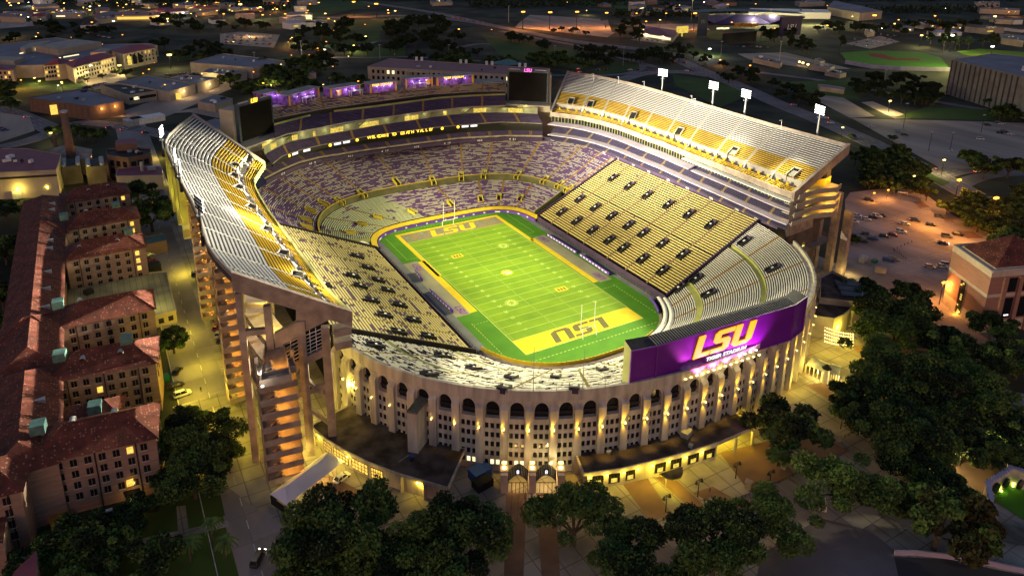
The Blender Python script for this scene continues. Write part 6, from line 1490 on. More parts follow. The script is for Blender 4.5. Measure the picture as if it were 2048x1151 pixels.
# entrance gates: twin barrel canopies between white pillars
G = [at(1007, 985, 0), at(1063, 985, 0), at(1120, 985, 0)]; inw = (Vector((0, -24.6, 0))-G[1]).normalized()
o = empty('entrance_gate', tuple(G[1]), 0, 'twin arched entrance gates with three white pillars and lanterns below the arcade', 'gate')
gt = (G[2]-G[0]).normalized(); gan = math.atan2(gt.y, gt.x)
for i, p in enumerate(G):
    c = p+inw*2.2; mb = MB(); mb.box((c.x, c.y, 2.6), (1.7, 4.6, 5.2), gan); mb.box((c.x, c.y, 5.35), (2.0, 2.2, .3), gan); mb.box((c.x, c.y, 6.9), (1.4, 1.4, .3), gan); pl_ = mb.build('pillar', M['limestone'], o)
    MB().box((c.x, c.y, 6.1), (.9, .9, 1.2), gan).build('lantern', M['lamp_warm'], pl_); point((c.x, c.y, 7.4), 130, (1, .7, .2), .3, o)
for i in range(2):
    a, b = G[i]+gt*1.0, G[i+1]-gt*1.0; w_ = (b-a).length; mb = MB(); k_ = 12
    prof = [(w_*(j/k_), 3.6+2.0*math.sin(math.pi*j/k_)) for j in range(k_+1)]
    f0 = [a+gt*x+Vector((0, 0, z)) for x, z in prof]; f1 = [q+inw*3.6 for q in f0]; mb.strip(f0, f1); mb.build('barrel_roof', M['dark_metal'], o)
    mb = MB()
    for q0, q1 in zip(f0, f0[1:]): mb.beam(q0-inw*.05, q1-inw*.05, .25, .35)
    mb.build('arch_rim', M['brick_dark'], o); mb = MB()
    for j in range(1, k_): mb.beam(f0[j]+Vector((0, 0, .06)), f1[j]+Vector((0, 0, .06)), .1, .08)
    mb.build('roof_seams', M['steel'], o)
    c = (f0[6]+Vector((0, 0, .7))); mb = MB(); mb.box(c, (1.3, .25, 1.5), gan); mb.build('number_plate', M['black'], o)
    text_mesh('gate_number', '8', 1.5, M['glow_white'], frame(c-inw*.2, gt, (0, 0, 1)), o, .02)
    mb = MB()
    for j in range(6): q = a+gt*(w_*j/5)+inw*.1; mb.box((q.x, q.y, 1.6), (.08, .08, 3.2))
    mb.beam(a+Vector((0, 0, 3.1)), b+Vector((0, 0, 3.1)), .1, .1); mb.build('iron_gate', M['dark_metal'], o)
    mb = MB(); q0 = G[i]+gt*1.2+inw*9.6; q1 = G[i+1]-gt*1.2+inw*9.6; mb.wall([(q0.x, q0.y), (q1.x, q1.y)], 0, 2.9, .3); mb.build('yellow_door', M['yellow'], o)
    mb = MB(); mb.wall([(q0.x, q0.y), (q1.x, q1.y)], 3.0, 4.1, .35); mb.build('section_sign', M['purple_trim'], o)
    text_mesh('sign_number', '206-244', .95, M['white_letter'], frame((q0+q1)/2-inw*.25+Vector((0, 0, 3.55)), gt, (0, 0, 1)), o, .02)
    for f_ in (.3, .7): point(tuple(a.lerp(b, f_)+inw*1.2+Vector((0, 0, 2.6))), 150, (1, .62, .2), .3, o)
for k in range(4):    # crowd barriers in front
    p = at(1025+k*13, 985, 0); q = p-inw*9; o = MB().beam((p.x, p.y, .9), (q.x, q.y, .9), .06, .06)
    for s in frange(0, 1, 6): c = p.lerp(q, s); o.box((c.x, c.y, .45), (.06, .06, .9))
    o = o.build('queue_rail', M['dark_metal']); tag(o, '%s queue rail from left before the entrance gates' % ORD[k], 'rail', 'queue rails at the gates')
p = at(1102, 925, 5.0); o = empty('bright_wall_lamp', tuple(p), 0, 'bright white wall lamp just above the right entrance gate', 'wall lamp'); MB().box((0, 0, 0), (.6, .3, .4)).build('lamp_glass', M['lamp_yellow'], o, local=True); point(p-inw*1.0, 420, (1, .85, .4), .2, o)

# long white marquee at the foot of the stair tower
A, B_, C_, D = at(540, 987, 3.0), at(573, 1010, 3.0), at(688, 922, 3.0), at(655, 901, 3.0)
o = empty('marquee', tuple((A+C_)/2-Vector((0, 0, 3))), 0, 'long white marquee tent beside the stair tower', 'tent')
mid1, mid2 = (A+B_)/2+(D-A)*.13+Vector((0, 0, 2.0)), (C_+D)/2-(D-A)*.13+Vector((0, 0, 2.0)); mb = MB()
mb.quad([A, B_, mid1]); mb.quad([B_, C_, mid2, mid1]); mb.quad([D, A, mid1, mid2]); mb.quad([C_, D, mid2]); mb.build('fabric_roof', M['tent'], o)
mb = MB()
for s in frange(0, 1, 8):
    for P0, P1 in ((A, D), (B_, C_)): q = P0.lerp(P1, s); mb.box((q.x, q.y, 1.5), (.12, .12, 3.0))
mb.build('poles', M['steel'], o); MB().wall([(B_.x, B_.y), (A.x, A.y), (A.lerp(D, .1).x, A.lerp(D, .1).y)], .1, 2.4, .05).build('end_curtain', M['black'], o)
p = A.lerp(C_, .7); point((p.x, p.y, 2.2), 500, (1, .75, .2), .3, o); p = A.lerp(C_, .3); point((p.x, p.y, 2.2), 160, (1, .75, .2), .3, o)

# dark roofed building with terrace right of the stadium
o, P = house('event_building', [(1641, 556), (1664, 545), (1725, 575), (1724, 600), (1710, 607), (1640, 599)], 9, 'dark flat roofed event building tucked behind the right end of the arcade', 'building', 'conc', 'flatroof', .9)
mb = MB()
for k in range(3): q = at(1697+k*6, 567+k*11, 9.6); mb.box(q, (9, 3.5, .5), -.8)
mb.build('roof_monitor', M['screen_frame'], o)
o, P = house('terrace_building', [(1632, 613), (1640, 603), (1706, 610), (1697, 623), (1685, 632), (1668, 639), (1628, 634)], 7.5, 'dark roofed building with a pale rounded edge next to the string light terrace', 'building', 'conc', 'flatroof', .7)
for px, z, pw in (((1680, 655), 4, 1300), ((1700, 665), 5, 1300), ((1660, 690), 4, 700), ((1720, 690), 4, 600)):
    p = at(*px, z); point(p, pw, (1, .75, .06), .4, o)
o = empty('string_lights', tuple(at(1680, 670, 4)), 0, 'rows of string lights over the little terrace right of the arcade', 'string lights')
mb = MB(); mw = MB()
for r in range(5):
    a, b = at(1650, 654+r*7, 4.2), at(1706, 668+r*5.5, 4.2)
    for k in range(13):
        q = a.lerp(b, k/12); q.z -= .5*math.sin(math.pi*k/12); mb.box(q, (.28, .28, .28))
    mw.beam(a, b, .04, .04)
mb.build('bulbs', M['lamp_warm'], o); mw.build('cable', M['black'], o)
# side gate on the right
o = empty('side_gate', tuple(at(1650, 750, 0)), 0, 'side gate with pale pillar and two ribbed roofs at the right end of the arcade', 'gate')
for a, b in (((1610, 745), (1642, 760)), ((1655, 762), (1675, 768))):
    p, q = at(*a, 0), at(*b, 0); t = (q-p).normalized(); n = Vector((-t.y, t.x, 0)); mb = MB()
    mb.quad([p+Vector((0, 0, 3.0)), q+Vector((0, 0, 3.0)), q+n*3+Vector((0, 0, 4.4)), p+n*3+Vector((0, 0, 4.4))]); mb.quad([p+n*6+Vector((0, 0, 3.0)), q+n*6+Vector((0, 0, 3.0)), q+n*3+Vector((0, 0, 4.4)), p+n*3+Vector((0, 0, 4.4))]); mb.build('ribbed_roof', M['steel'], o)
    mb = MB()
    for k in range(5): c = p.lerp(q, k/4); mb.box((c.x, c.y, 1.5), (.2, .2, 3))
    mb.build('posts', M['limestone'], o); c = p.lerp(q, .5); point((c.x, c.y-1.5, 2.4), 420, (1, .72, .2), .3, o)
p = at(1649, 764, 0); mb = MB(); mb.tube((p.x, p.y, 0), (p.x, p.y, 5), 1.1, 1.0, 12); mb.build('pillar', M['white'], o); MB().tube((p.x, p.y, 5), (p.x, p.y, 6.3), 1.5, .3, 12).build('pillar_cap', M['dark_metal'], o)
for px, pw in (((1612, 700), 900), ((1618, 730), 900), ((1604, 760), 900), ((1700, 700), 500), ((1690, 745), 500)):
    p = at(*px, 4); point(p, pw, (1, .74, .10), .3, o)

# pink brick building on the right
o = empty('pink_brick_building', tuple(at(1950, 672, 0)), 0, 'big pink brick building with limestone bands and red hipped roof at the right edge', 'building')
Zb = 23.5; Bc = at(1985, 543, Zb); Bl = at(1908, 490, Zb); Br = at(2140, 530, Zb); bt = Bl-Bc; rt = Br-Bc
pp = [Bc, Br, Br+bt*1.0, Bl]
MB().prism([(p.x, p.y) for p in pp], 0, 4.5).build('stone_base', M['limestone'], o); MB().prism([(p.x, p.y) for p in pp], 4.5, Zb-2.2).build('wall', M['brick_red'], o)
cc = sum(pp, Vector())/4
def grow(P, k): return [(cc.x+(p.x-cc.x)*k, cc.y+(p.y-cc.y)*k) for p in P]
MB().prism(grow(pp, 1.008), Zb-2.2, Zb-.4, top=True).build('cornice', M['limestone'], o); MB().wall(grow(pp, 1.006)+[grow(pp, 1.006)[0]], Zb-.4, Zb+.3, .6).build('parapet', M['limestone'], o)
MB().prism(grow(pp, 1.006), 13.6, 14.8, top=True).build('stone_band', M['limestone'], o)
rin = [p.lerp(cc, .16) for p in pp]; mb = MB(); apex = Vector((cc.x, cc.y, Zb+8)); rr_ = [Vector((p.x, p.y, Zb+.3)) for p in rin]
for i in range(4): mb.quad([rr_[i], rr_[(i+1) % 4], apex])
mb.build('roof', M['tile'], o); MB().wall([(p.x, p.y) for p in rr_+[rr_[0]]], Zb-.5, Zb+.3, .3).build('roof_kerb', M['limestone'], o)
A2 = Vector((Bl.x, Bl.y, 0)); B2 = Vector((Bc.x, Bc.y, 0)); t = (B2-A2).normalized(); n = Vector((t.y, -t.x, 0)); n = n if n.dot(CAM-A2) > 0 else -n; an = math.atan2(t.y, t.x); L_ = (B2-A2).length
q = A2+t*L_*.42+n*.1; MB().box((q.x, q.y, 7.2), (2.6, .3, 12.6), an).build('stair_window', M['glass'], o); mb = MB()
for k in range(14): mb.box((q.x+n.x*.2+t.x*random.choice((-.5, .5)), q.y+n.y*.2+t.y*random.choice((-.5, .5)), 1.4+k*.88), (.9, .1, .55), an)
mb.build('lit_panes', M['lit_dim'], o); c = q+n*.8; point((c.x, c.y, 1.2), 330, (1, .42, .05), .3, o)
R2 = Vector((Br.x, Br.y, 0)); t2 = (R2-B2).normalized(); n2 = Vector((t2.y, -t2.x, 0)); n2 = n2 if n2.dot(CAM-B2) > 0 else -n2; an2 = math.atan2(t2.y, t2.x)
for k in range(5):
    c = B2+t2*(9+k*6)+n2*.1; MB().box((c.x, c.y, 9.2), (3.4, .4, 7.6), an2).build('window', M['glass'], o); MB().box((c.x, c.y, 18), (3.4, .4, 5.2), an2).build('window', M['glass'], o)
    c = B2+t2*(6+k*6)+n2*.3; MB().box((c.x, c.y, 10.6), (1.6, .9, 21), an2).build('pier', M['brick_red'], o)
c = B2+t2*9+n2*.4; MB().box((c.x, c.y, 6.5), (1.8, .1, .5), an2).build('lit_panes', M['glow_white'], o)

# campus blocks, warehouses, plant (left background)
GRP = 'campus buildings in the left background'
o, P = house('brown_warehouse', [(57, 196), (170, 178), (247, 203), (180, 214)], 10, 'brown flat roofed warehouse with two bright wall lamps', 'warehouse', 'brick_dark', 'greyroof', .5, group=GRP)
MB().box(P[0].lerp(P[3], .45)-Vector((0, 0, 5.5))+Vector((0, -.4, 0)), (8, .4, 7)).build('lit_door', M['lit'], o)
for s in (.3, .7):
    q = P[3].lerp(P[2], s); c = q+Vector((1.5, -1.5, -2.5)); MB().box(q+Vector((.4, -.4, -2.5)), (.9, .9, .9)).build('wall_lamp', M['lamp_orange'], o); point(c, 900, (1, .5, .15), .4, o)
for k in range(11): q = P[0].lerp(P[3], (k+.5)/11); MB().box((q.x, q.y-.2, 5), (.5, .5, 10)).build('wall_rib', M['brick_dark'], o)
o, P = house('white_office', [(200, 170), (256, 192), (313, 183), (268, 168)], 7, 'long cream office with dark roof and a row of square windows', 'office', 'cream', 'black', .8, group=GRP)
facade_windows(o, P[1], P[2], (4.2,), 6, 4.2, 2.2, mats=('glass', 'lit_white'), lit={(0, 1)})
o, P = house('warehouse', [(230, 165), (300, 152), (390, 170), (337, 184)], 8, 'long low warehouse with grey roof behind the cream office', 'warehouse', 'cream', 'greyroof', .5, group=GRP)
q = P[3].lerp(P[2], .28)-Vector((0, .5, 5)); MB().box(q, (6, .4, 5)).build('lit_door', M['lit'], o); q = P[3].lerp(P[2], .5)+Vector((1, -1, -2)); MB().box(q, (1, 1, 1)).build('wall_lamp', M['lamp_yellow'], o); point(q+Vector((1, -1.5, 0)), 1500, (1, .7, .3), .4, o)
o, P = house('warehouse', [(335, 159), (363.5, 150), (436, 156.4), (394, 168)], 8, 'smaller grey roofed warehouse with a yellow wall lamp and parked cars alongside', 'warehouse', 'cream', 'greyroof', .5, group=GRP)
q = P[3].lerp(P[2], .5)+Vector((1, -1, -2.5)); MB().box(q, (1, 1, 1)).build('wall_lamp', M['lamp_yellow'], o); point(q+Vector((1, -1.5, 0)), 1500, (1, .7, .3), .4, o)
o, P = house('warehouse', [(405, 145), (422, 137), (493, 142.5), (452, 150)], 8, 'grey roofed shed in front of the largest flat roof', 'warehouse', 'cream', 'greyroof', .5, group=GRP)
o, P = house('warehouse', [(380, 126), (447, 108), (569, 122.5), (505, 136)], 10, 'largest grey flat roof in the left background', 'warehouse', 'cream', 'greyroof', .6, group=GRP)
o, P = house('lecture_complex', [(-60, 118), (0, 90), (110, 76), (205, 90), (300, 88), (315, 92), (215, 108), (85, 131), (-60, 135)], 11, 'big pale flat roofed campus complex at upper left', 'campus building', 'cream', 'greyroof', .6, group=GRP)
for i, (px, z) in enumerate((([(70, 92), (150, 78), (202, 84), (117, 99)], 17), ([(40, 95), (60, 86), (98, 81), (100, 84), (50, 98)], 16), ([(180, 105), (200, 96), (225, 98), (212, 104)], 15), ([(-30, 118), (0, 112), (50, 114), (28, 122)], 15))):
    Q = [at(*q, z) for q in px]; MB().prism([(q.x, q.y) for q in Q], 10.8, z).build('penthouse', M['cream'], o)
for (a, b, z) in (((118, 118), (158, 111), 10.5), ((40, 109), (55, 106), 10.5), ((68, 98), (83, 100), 13)):
    Q0, Q1 = at(*a, z), at(*b, z); MB().beam(Q0, Q1, .6, 2.6).build('lit_strip', M['lit_white'], o)
def cwing(name, roof, z, label, n, rows, lit, hip=4, arches=0):
    o, P = house(name, roof, z, label, 'campus building', 'cream', 'pinkroof', 0, group=GRP, hip=hip)
    zs = [z-2.5-3.8*i for i in range(rows)]; facade_windows(o, P[0], P[1], zs, n, 1.6, 2.2, lit=lit, mats=('glass', 'lit'))
    if arches:
        t = (P[1]-P[0]); L_ = t.length; t.normalize()
        for k in range(arches):
            q = P[0]+t*(L_*(.12+.16*k)); MB().tube((q.x, q.y-.6, z-5.5), (q.x, q.y+.2, z-5.5), 3.2, 3.2, 12).build('arch_window', M['lit_dim' if k == 0 else 'glass'], o)
            MB().box((q.x, q.y-.3, z-8.5), (6.2, .5, 6)).build('arch_window', M['lit_dim' if k == 0 else 'glass'], o)
    return o, P
o, P = cwing('arched_wing', [(246, 108), (311, 95), (300, 88), (222, 100)], 15, 'campus wing with three tall arched windows and a maroon roof', 8, 3, {(0, 6), (0, 5)}, 4, 3)
o, P = cwing('long_wing', [(146, 135), (231, 113), (215, 106), (130, 126)], 14, 'long campus wing with rows of small arched windows and lit eaves', 14, 3, {(0, 9), (0, 10), (0, 11), (0, 12), (2, 8), (2, 10)})
o, P = cwing('corner_wing', [(86, 131), (118, 128), (146, 124), (106, 117)], 14, 'campus corner block with glowing stairwell windows', 5, 3, {(0, 4), (1, 4), (2, 4), (1, 0)})
o, P = cwing('left_wing', [(-60, 140), (26, 140), (30, 131), (-60, 128)], 12, 'campus wing at the far left edge with many glowing windows', 9, 3, {(1, 4), (1, 5), (2, 6), (2, 7), (0, 8), (2, 3), (1, 7)}, 3)
for px in ((150, 155), (165, 151), (180, 147), (195, 143), (210, 140), (225, 136), (8, 156), (60, 150), (122, 128), (128, 152)):
    p = at(*px, 2.5); point(p, 220, (1, .55, .10), .4, o)
o, P = house('lit_terrace_house', [(232, 26), (250, 22), (322, 24), (320, 31), (231, 32)], 8, 'maroon roofed hall glowing orange near the top left', 'hall', 'cream', 'pinkroof', .3, group=GRP)
A = P[4]; B_ = P[3]; mb = MB(); mb.beam(A-Vector((0, .6, 3.4)), B_-Vector((0, .6, 3.4)), .4, 3.6); mb.build('lit_arcade', M['lit'], o)
# power plant
o, P = house('plant_hall', [(-60, 350), (0, 345), (112, 340), (122, 309), (50, 297), (-60, 300)], 14, 'power plant hall with big red metal roof and two lit loading doors', 'plant building', 'cream', 'pinkroof', .2)
A, B_ = at(-60, 350, 14), at(112, 340, 14)
for px in ((34, 377), (94, 371)):
    q = at(*px, 5.5); MB().box((q.x, q.y, 5.5), (1.0, .5, .5)).build('door_lamp', M['lamp_yellow'], o); point((q.x, q.y-1.8, 5.2), 1500, (1, .75, .12), .3, o)
    MB().box((q.x, q.y+.3, 2.3), (5, .5, 4.4)).build('loading_door', M['steel'], o)
MB().beam(A+Vector((0, -.3, -2.6)), B_+Vector((0, -.3, -2.6)), .5, 1.0).build('duct', M['dark_metal'], o)
p = at(148, 345, 0); o = empty('chimney', (p.x, p.y, 0), 0, 'tall tapering brick chimney of the power plant', 'chimney'); MB().tube((0, 0, 0), (0, 0, 34.5), 2.6, 1.7, 20).build('stack', M['brick_dark'], o, local=True, smooth=True); MB().tube((0, 0, 34.3), (0, 0, 35.4), 1.95, 1.95, 20).build('rim', M['steel'], o, local=True)
p = at(112, 296, 0); o = MB().tube((0, 0, 0), (0, 0, 9), 1.2, 1.0, 12).build('short_chimney', M['brick_dark']); o.location = p; tag(o, 'short round brick stack left of the tall chimney', 'chimney')
o, P = house('plant_workshop', [(97, 300), (133, 288), (182, 298), (178, 322)], 9, 'tan metal hip roofed workshop behind the chimney', 'plant building', 'cream', 'conc_tan', 0, hip=3)
o, P = house('boiler_house', [(214, 312), (214, 300), (256, 297), (302, 299), (300, 309), (257, 318)], 12, 'old brown brick boiler house with dark arched windows', 'plant building', 'brick_dark', 'black', .8)
facade_windows(o, P[0], P[5], (8.5, 4), 3, 2.6, 3.2); facade_windows(o, P[5], P[4], (8.5, 4), 3, 2.6, 3.2, lit={(1, 0)})
o2, P = house('boiler_clerestory', [(230, 288), (232, 280), (272, 275), (274, 287)], 16, 'small plum roofed clerestory on the boiler house', 'plant building', 'brick_dark', 'pinkroof', 0)
o, P = house('plant_office', [(232, 352), (235, 338), (278, 332), (324, 334), (325, 350), (278, 351)], 8, 'cream plant building with a maroon metal roof and steel flue', 'plant building', 'cream', 'pinkroof', .1)
p = at(285, 342, 8); MB().tube((p.x, p.y, 8), (p.x, p.y, 13), .9, .9, 12).build('flue', M['steel'], o); p = at(303, 336, 8.8); MB().box(p, (4, 3, 1.8)).build('roof_unit', M['steel'], o)
for px, z, pw in (((310, 395), 3, 900), ((320, 300), 5, 3000), ((326, 345), 6, 1600), ((170, 350), 8, 1500), ((168, 380), 4, 1200), ((150, 380), 3, 900)):
    p = at(*px, z); point(p, pw, (1, .72, .10), .5, o)
p = at(205, 316, 6); point(p, 2600, (1, .4, .1), .5, o)
for i, (u, v) in enumerate(((148, 366), (196, 366))):
    p = at(u, v, 0); o = empty('cooling_unit', tuple(p), 0, '%s concrete cooling unit with rows of silver fan rings' % ('left' if i == 0 else 'right'), 'cooling unit', 'cooling units of the power plant')
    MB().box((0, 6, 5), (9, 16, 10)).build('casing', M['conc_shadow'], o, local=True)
    for r in range(5):
        for sx in (-3.2, 3.2): MB().tube((sx, -.5+r*3.2, 10), (sx, -.5+r*3.2, 10.9), 1.2, 1.2, 12).build('fan_ring', M['steel'], o, local=True)
for i, px in enumerate(((262, 250), (272, 247), (300, 243))):
    p = at(*px, 0); o = MB(); o.box((0, 0, 2), (7 if i < 2 else 18, 9, 4), .3); o.box((0, 0, 4.1), (7.2 if i < 2 else 18.4, 9.2, .2), .3); o = o.build('container', M['white' if i == 2 else 'steel']); o.location = p; tag(o, ['grey equipment container nearest the road at the substation', 'grey equipment container beside the long white one', 'long white equipment container at the substation'][i], 'container')
# palace-like museum behind the far terrace
o, P = house('museum_hall', [(735, 134), (778, 118), (1100, 138), (1060, 152)], 16, 'long cream hall with red roof and white vents behind the far terrace', 'hall', 'cream', 'pinkroof', .4, group='large halls behind the far stand')
facade_windows(o, P[0], P[3], (12.5, 7), 30, 2.2, 3.0, frac=(.02, .98), lit={(0, 3), (0, 4), (0, 26), (0, 27)}, mats=('glass', 'lit_white'))
Lh = P[3]-P[0]
for s in (.26, .30, .34, .38): q = P[0]+Lh*s; MB().box((q.x-.5, q.y-1.6, 7), (1.6, 1.6, 14)).build('portico_column', M['cream'], o)
q = P[0]+Lh*.32; MB().box((q.x-.5, q.y-1.4, 14.8), (20, 2.4, 1.6), math.atan2(Lh.y, Lh.x)).build('portico_entablature', M['cream'], o)
for s in (.18, .46, .62, .82):
    q = P[1]+(P[2]-P[1])*s; mb = MB(); mb.tube((q.x, q.y, 16), (q.x, q.y, 19.5), 1.2, 1.2, 10); mb.tube((q.x+4, q.y-3, 16), (q.x+4, q.y-3, 19.5), 1.2, 1.2, 10); mb.build('roof_vent', M['white'], o)
p = at(1015, 126, 8); mb = MB()
for k in range(14):
    a0, a1 = k*2*math.pi/14, (k+1)*2*math.pi/14; mb.quad([(14*math.cos(a0), 14*math.sin(a0), 0), (14*math.cos(a1), 14*math.sin(a1), 0), (0, 0, 4)])
o = mb.build('blue_dome_roof', M['copper']); o.location = p; tag(o, 'low blue-green domed roof behind the museum hall', 'roof')
p = at(1125, 0, 0)
# right background: sports grounds
o, P = house('restaurant', [(1262, 62), (1290, 52), (1358, 62), (1346, 75)], 6, 'maroon hip roofed restaurant with a glowing glass front beside the highway', 'restaurant', 'cream', 'pinkroof', 0, hip=5, group='buildings by the highway')
facade_windows(o, P[0], P[3], (3.2,), 10, 6.5, 3.0, lit={(0, k) for k in range(1, 10)}, mats=('glass', 'lit_white'))
for s in (.3, .7): q = P[0].lerp(P[3], s); point((q.x, q.y-6, 4), 2500, (1, .6, .3), .5, o)
p = at(1365, 58, 10); o = MB(); o.box((0, 0, 9), (20, 1, 9)); o.box((0, 0, 2), (1.2, 1.2, 9)); o = o.build('billboard', M['lit_dim']); o.location = (p.x, p.y, 0); tag(o, 'glowing yellow billboard beside the restaurant', 'billboard')
p = at(1403, 74, 0); o = MB(); o.box((0, 0, 16), (16, 2, 30)); o = o.build('blue_banner_wall', M['screen_frame']); o.location = p; tag(o, 'tall dark blue banner wall with pale initials left of the ballpark', 'banner')
text_mesh('banner_letters', 'LSU', 6, M['steel'], frame((p.x-.5, p.y-1.3, 20), (1, 0, 0), (0, 0, 1)), o, .05, 0, .8)
# ballpark
bp = empty('ballpark_stands', tuple(at(1480, 50, 0)), 0, 'dark blue ballpark grandstand curving round the infield in the far distance', 'grandstand')
mb = MB(); A_ = [at(u, v, 2) for u, v in ((1400, 44), (1430, 47), (1460, 48), (1500, 49), (1540, 47), (1570, 46), (1590, 44))]; B_ = [at(u, v, 14) for u, v in ((1390, 33), (1430, 30), (1470, 29), (1510, 30), (1550, 32), (1580, 34), (1610, 36))]
mb.strip(A_, B_); mb.strip([Vector((p.x, p.y, 0)) for p in A_], A_); mb.build('seating', M['blue_seat'], bp)
mb = MB(); mb.strip([p+Vector((0, 0, 5)) for p in B_], [p+Vector((10, 25, 6)) for p in B_]); mb.strip(B_, [p+Vector((0, 0, 2)) for p in B_]); mb.build('roof', M['dark_metal'], bp)
for u in (1478, 1492, 1507): q = at(u, 50, 5); MB().box(q, (14, 6, 5)).build('orange_panel', M['dumpster'], bp)
for u in (1440, 1452, 1495, 1500): q = at(u, 57 if u < 1460 else 42, 2); MB().box(q, (12, 1, 2)).build('lit_dugout', M['lit_white'], bp)
sheet('ballpark_grass', [(1410, 66), (1440, 60), (1520, 62), (1560, 68), (1540, 84), (1420, 80)], .05, M['grass']); sheet('ballpark_clay', [(1440, 64), (1500, 63), (1530, 68), (1510, 73), (1455, 70)], .06, M['redclay'])
p = at(1478, 86, 0); o = MB(); o.box((0, 0, 7), (58, 2, 13)); o = o.build('batters_eye_wall', M['black']); o.location = p; tag(o, 'black batter background wall in the outfield of the ballpark', 'wall')
p = at(1577, 84, 0); o = empty('ballpark_scoreboard', tuple(p), 0, 'dark purple ballpark scoreboard with pale LSU letters', 'scoreboard'); MB().box((0, 0, 20), (38, 3, 24)).build('cabinet', M['navy'], o, local=True); text_mesh('letters', 'LSU', 9, M['white'], frame((p.x, p.y-1.8, 19), (1, 0, 0), (0, 0, 1)), o, .05, .2, 1.1)
o, P = house('lit_indoor_track', [(1497, 25), (1500, 17), (1655, 20), (1662, 26)], 10, 'long bright white lit hall on the horizon behind the ballpark', 'hall', 'white', 'white', .3, group='buildings on the horizon')
for u in (1510, 1545, 1580, 1615, 1650):
    p = at(u, 32, 14); point(p, 60000, (1, .85, .35), 1, o)
o, P = house('practice_hall', [(1655, 14), (1668, 1), (1765, 22), (1720, 26)], 13, 'huge pale gabled practice hall near the top right', 'hall', 'cream', 'greyroof', 0, hip=6, group='buildings on the horizon')
sheet('softball_grass', [(1680, 106), (1740, 102), (1840, 104), (1880, 115), (1900, 138), (1800, 139), (1700, 131)], .05, M['turf2']); sheet('softball_clay', [(1735, 107), (1765, 108), (1790, 117), (1840, 118), (1840, 122), (1780, 121), (1740, 113)], .07, M['redclay'])
o = MB(); o.wall([tuple(at(u, v, 0).xy) for u, v in ((1690, 128), (1740, 137), (1800, 141), (1900, 143))], 0, 4, .6); o = o.build('outfield_fence', M['lilac_roof']); tag(o, 'pale outfield fence curving below the softball field', 'fence')
sheet('lit_pitch', [(1912, 103), (1960, 98), (2048, 105), (2200, 118), (2200, 130), (2048, 118), (1935, 112)], .06, M['turf'])
for u, v in ((1940, 106), (1990, 106), (2035, 112), (2080, 118)): p = at(u, v, 20); point(p, 70000, (1, .9, .3), 1, None)
o, P = house('arena', [(1905, 120), (1985, 108), (2200, 128), (2200, 200), (2048, 155)], 30, 'huge windowless grey arena with ribbed walls at the right edge', 'arena', 'conc', 'greyroof', .5)
for k in range(14): q = P[0].lerp(P[4], k/14); MB().box((q.x-.3, q.y-.3, 15), (1.0, 1.0, 29)).build('wall_rib', M['conc_shadow'], o)
o, P = house('arena_lodge', [(1918, 172), (1935, 165), (1985, 178), (1965, 184)], 8, 'small lodge with four yellow lamps in front of the arena', 'building', 'cream', 'greyroof', .3)
for px in ((1927, 176), (1951, 182), (1966, 183), (1980, 184)): p = at(*px, 3); point(p+Vector((-2, -3, 0)), 1600, (1, .7, .1), .4, o); MB().box(p+Vector((0, -1, 0)), (1.2, .5, 1.2)).build('wall_lamp', M['lamp_yellow'], o)
o, P = house('small_shed', [(1983, 188), (1995, 179), (2027, 190), (2015, 199)], 7, 'little flat roofed shed at the corner of the arena', 'shed', 'cream', 'greyroof', .3)
o, P = house('garden_pavilion', [(1636, 169), (1660, 171), (1690, 176), (1688, 180), (1640, 173)], 4, 'little pavilion glowing yellow beside the avenue', 'pavilion', 'cream', 'greyroof', .2)
for u in (1650, 1660, 1672): p = at(u, 176, 3); point(p, 1300, (1, .72, .15), .4, o); MB().box(p, (1, 1, .8)).build('lamp', M['lamp_yellow'], o)
LOWS = [([(1506, 116), (1515, 112), (1565, 123), (1560, 128)], 5), ([(1618, 130), (1640, 127), (1670, 132), (1660, 136)], 5), ([(1650, 143), (1665, 139), (1693, 146), (1680, 149)], 4), ([(1630, 118), (1640, 116), (1650, 122), (1640, 124)], 5), ([(1000, 160), (1010, 158), (1014, 162), (1004, 164)], 4),
        ([(0, 28), (30, 22), (58, 28), (50, 36), (0, 34)], 7), ([(54, 30), (90, 24), (100, 27), (75, 34)], 7), ([(125, 22), (150, 20), (157, 24), (140, 28)], 6), ([(165, 54), (180, 52), (190, 56), (175, 58)], 6), ([(597, 143), (620, 140), (632, 146), (610, 149)], 5), ([(345, 8), (380, 4), (400, 8), (370, 12)], 8), ([(470, 30), (480, 28), (485, 31), (476, 33)], 5), ([(190, 35), (235, 30), (240, 34), (200, 40)], 6), ([(395, 250), (430, 238), (452, 243), (452, 262)], 6), ([(395, 203), (430, 190), (465, 198), (430, 210)], 6),
        ([(1650, 4), (1600, 6), (1590, 3), (1640, 0)], 8), ([(1955, 14), (2040, 18), (2040, 21), (1960, 18)], 8), ([(1948, 4), (2000, 3), (2000, 6), (1950, 7)], 8), ([(2000, 68), (2048, 72), (2048, 82), (2005, 76)], 8), ([(1730, 60), (1745, 58), (1750, 64), (1735, 66)], 6), ([(1260, 20), (1300, 18), (1300, 24), (1262, 26)], 6), ([(860, 2), (900, 0), (905, 4), (865, 6)], 6)]
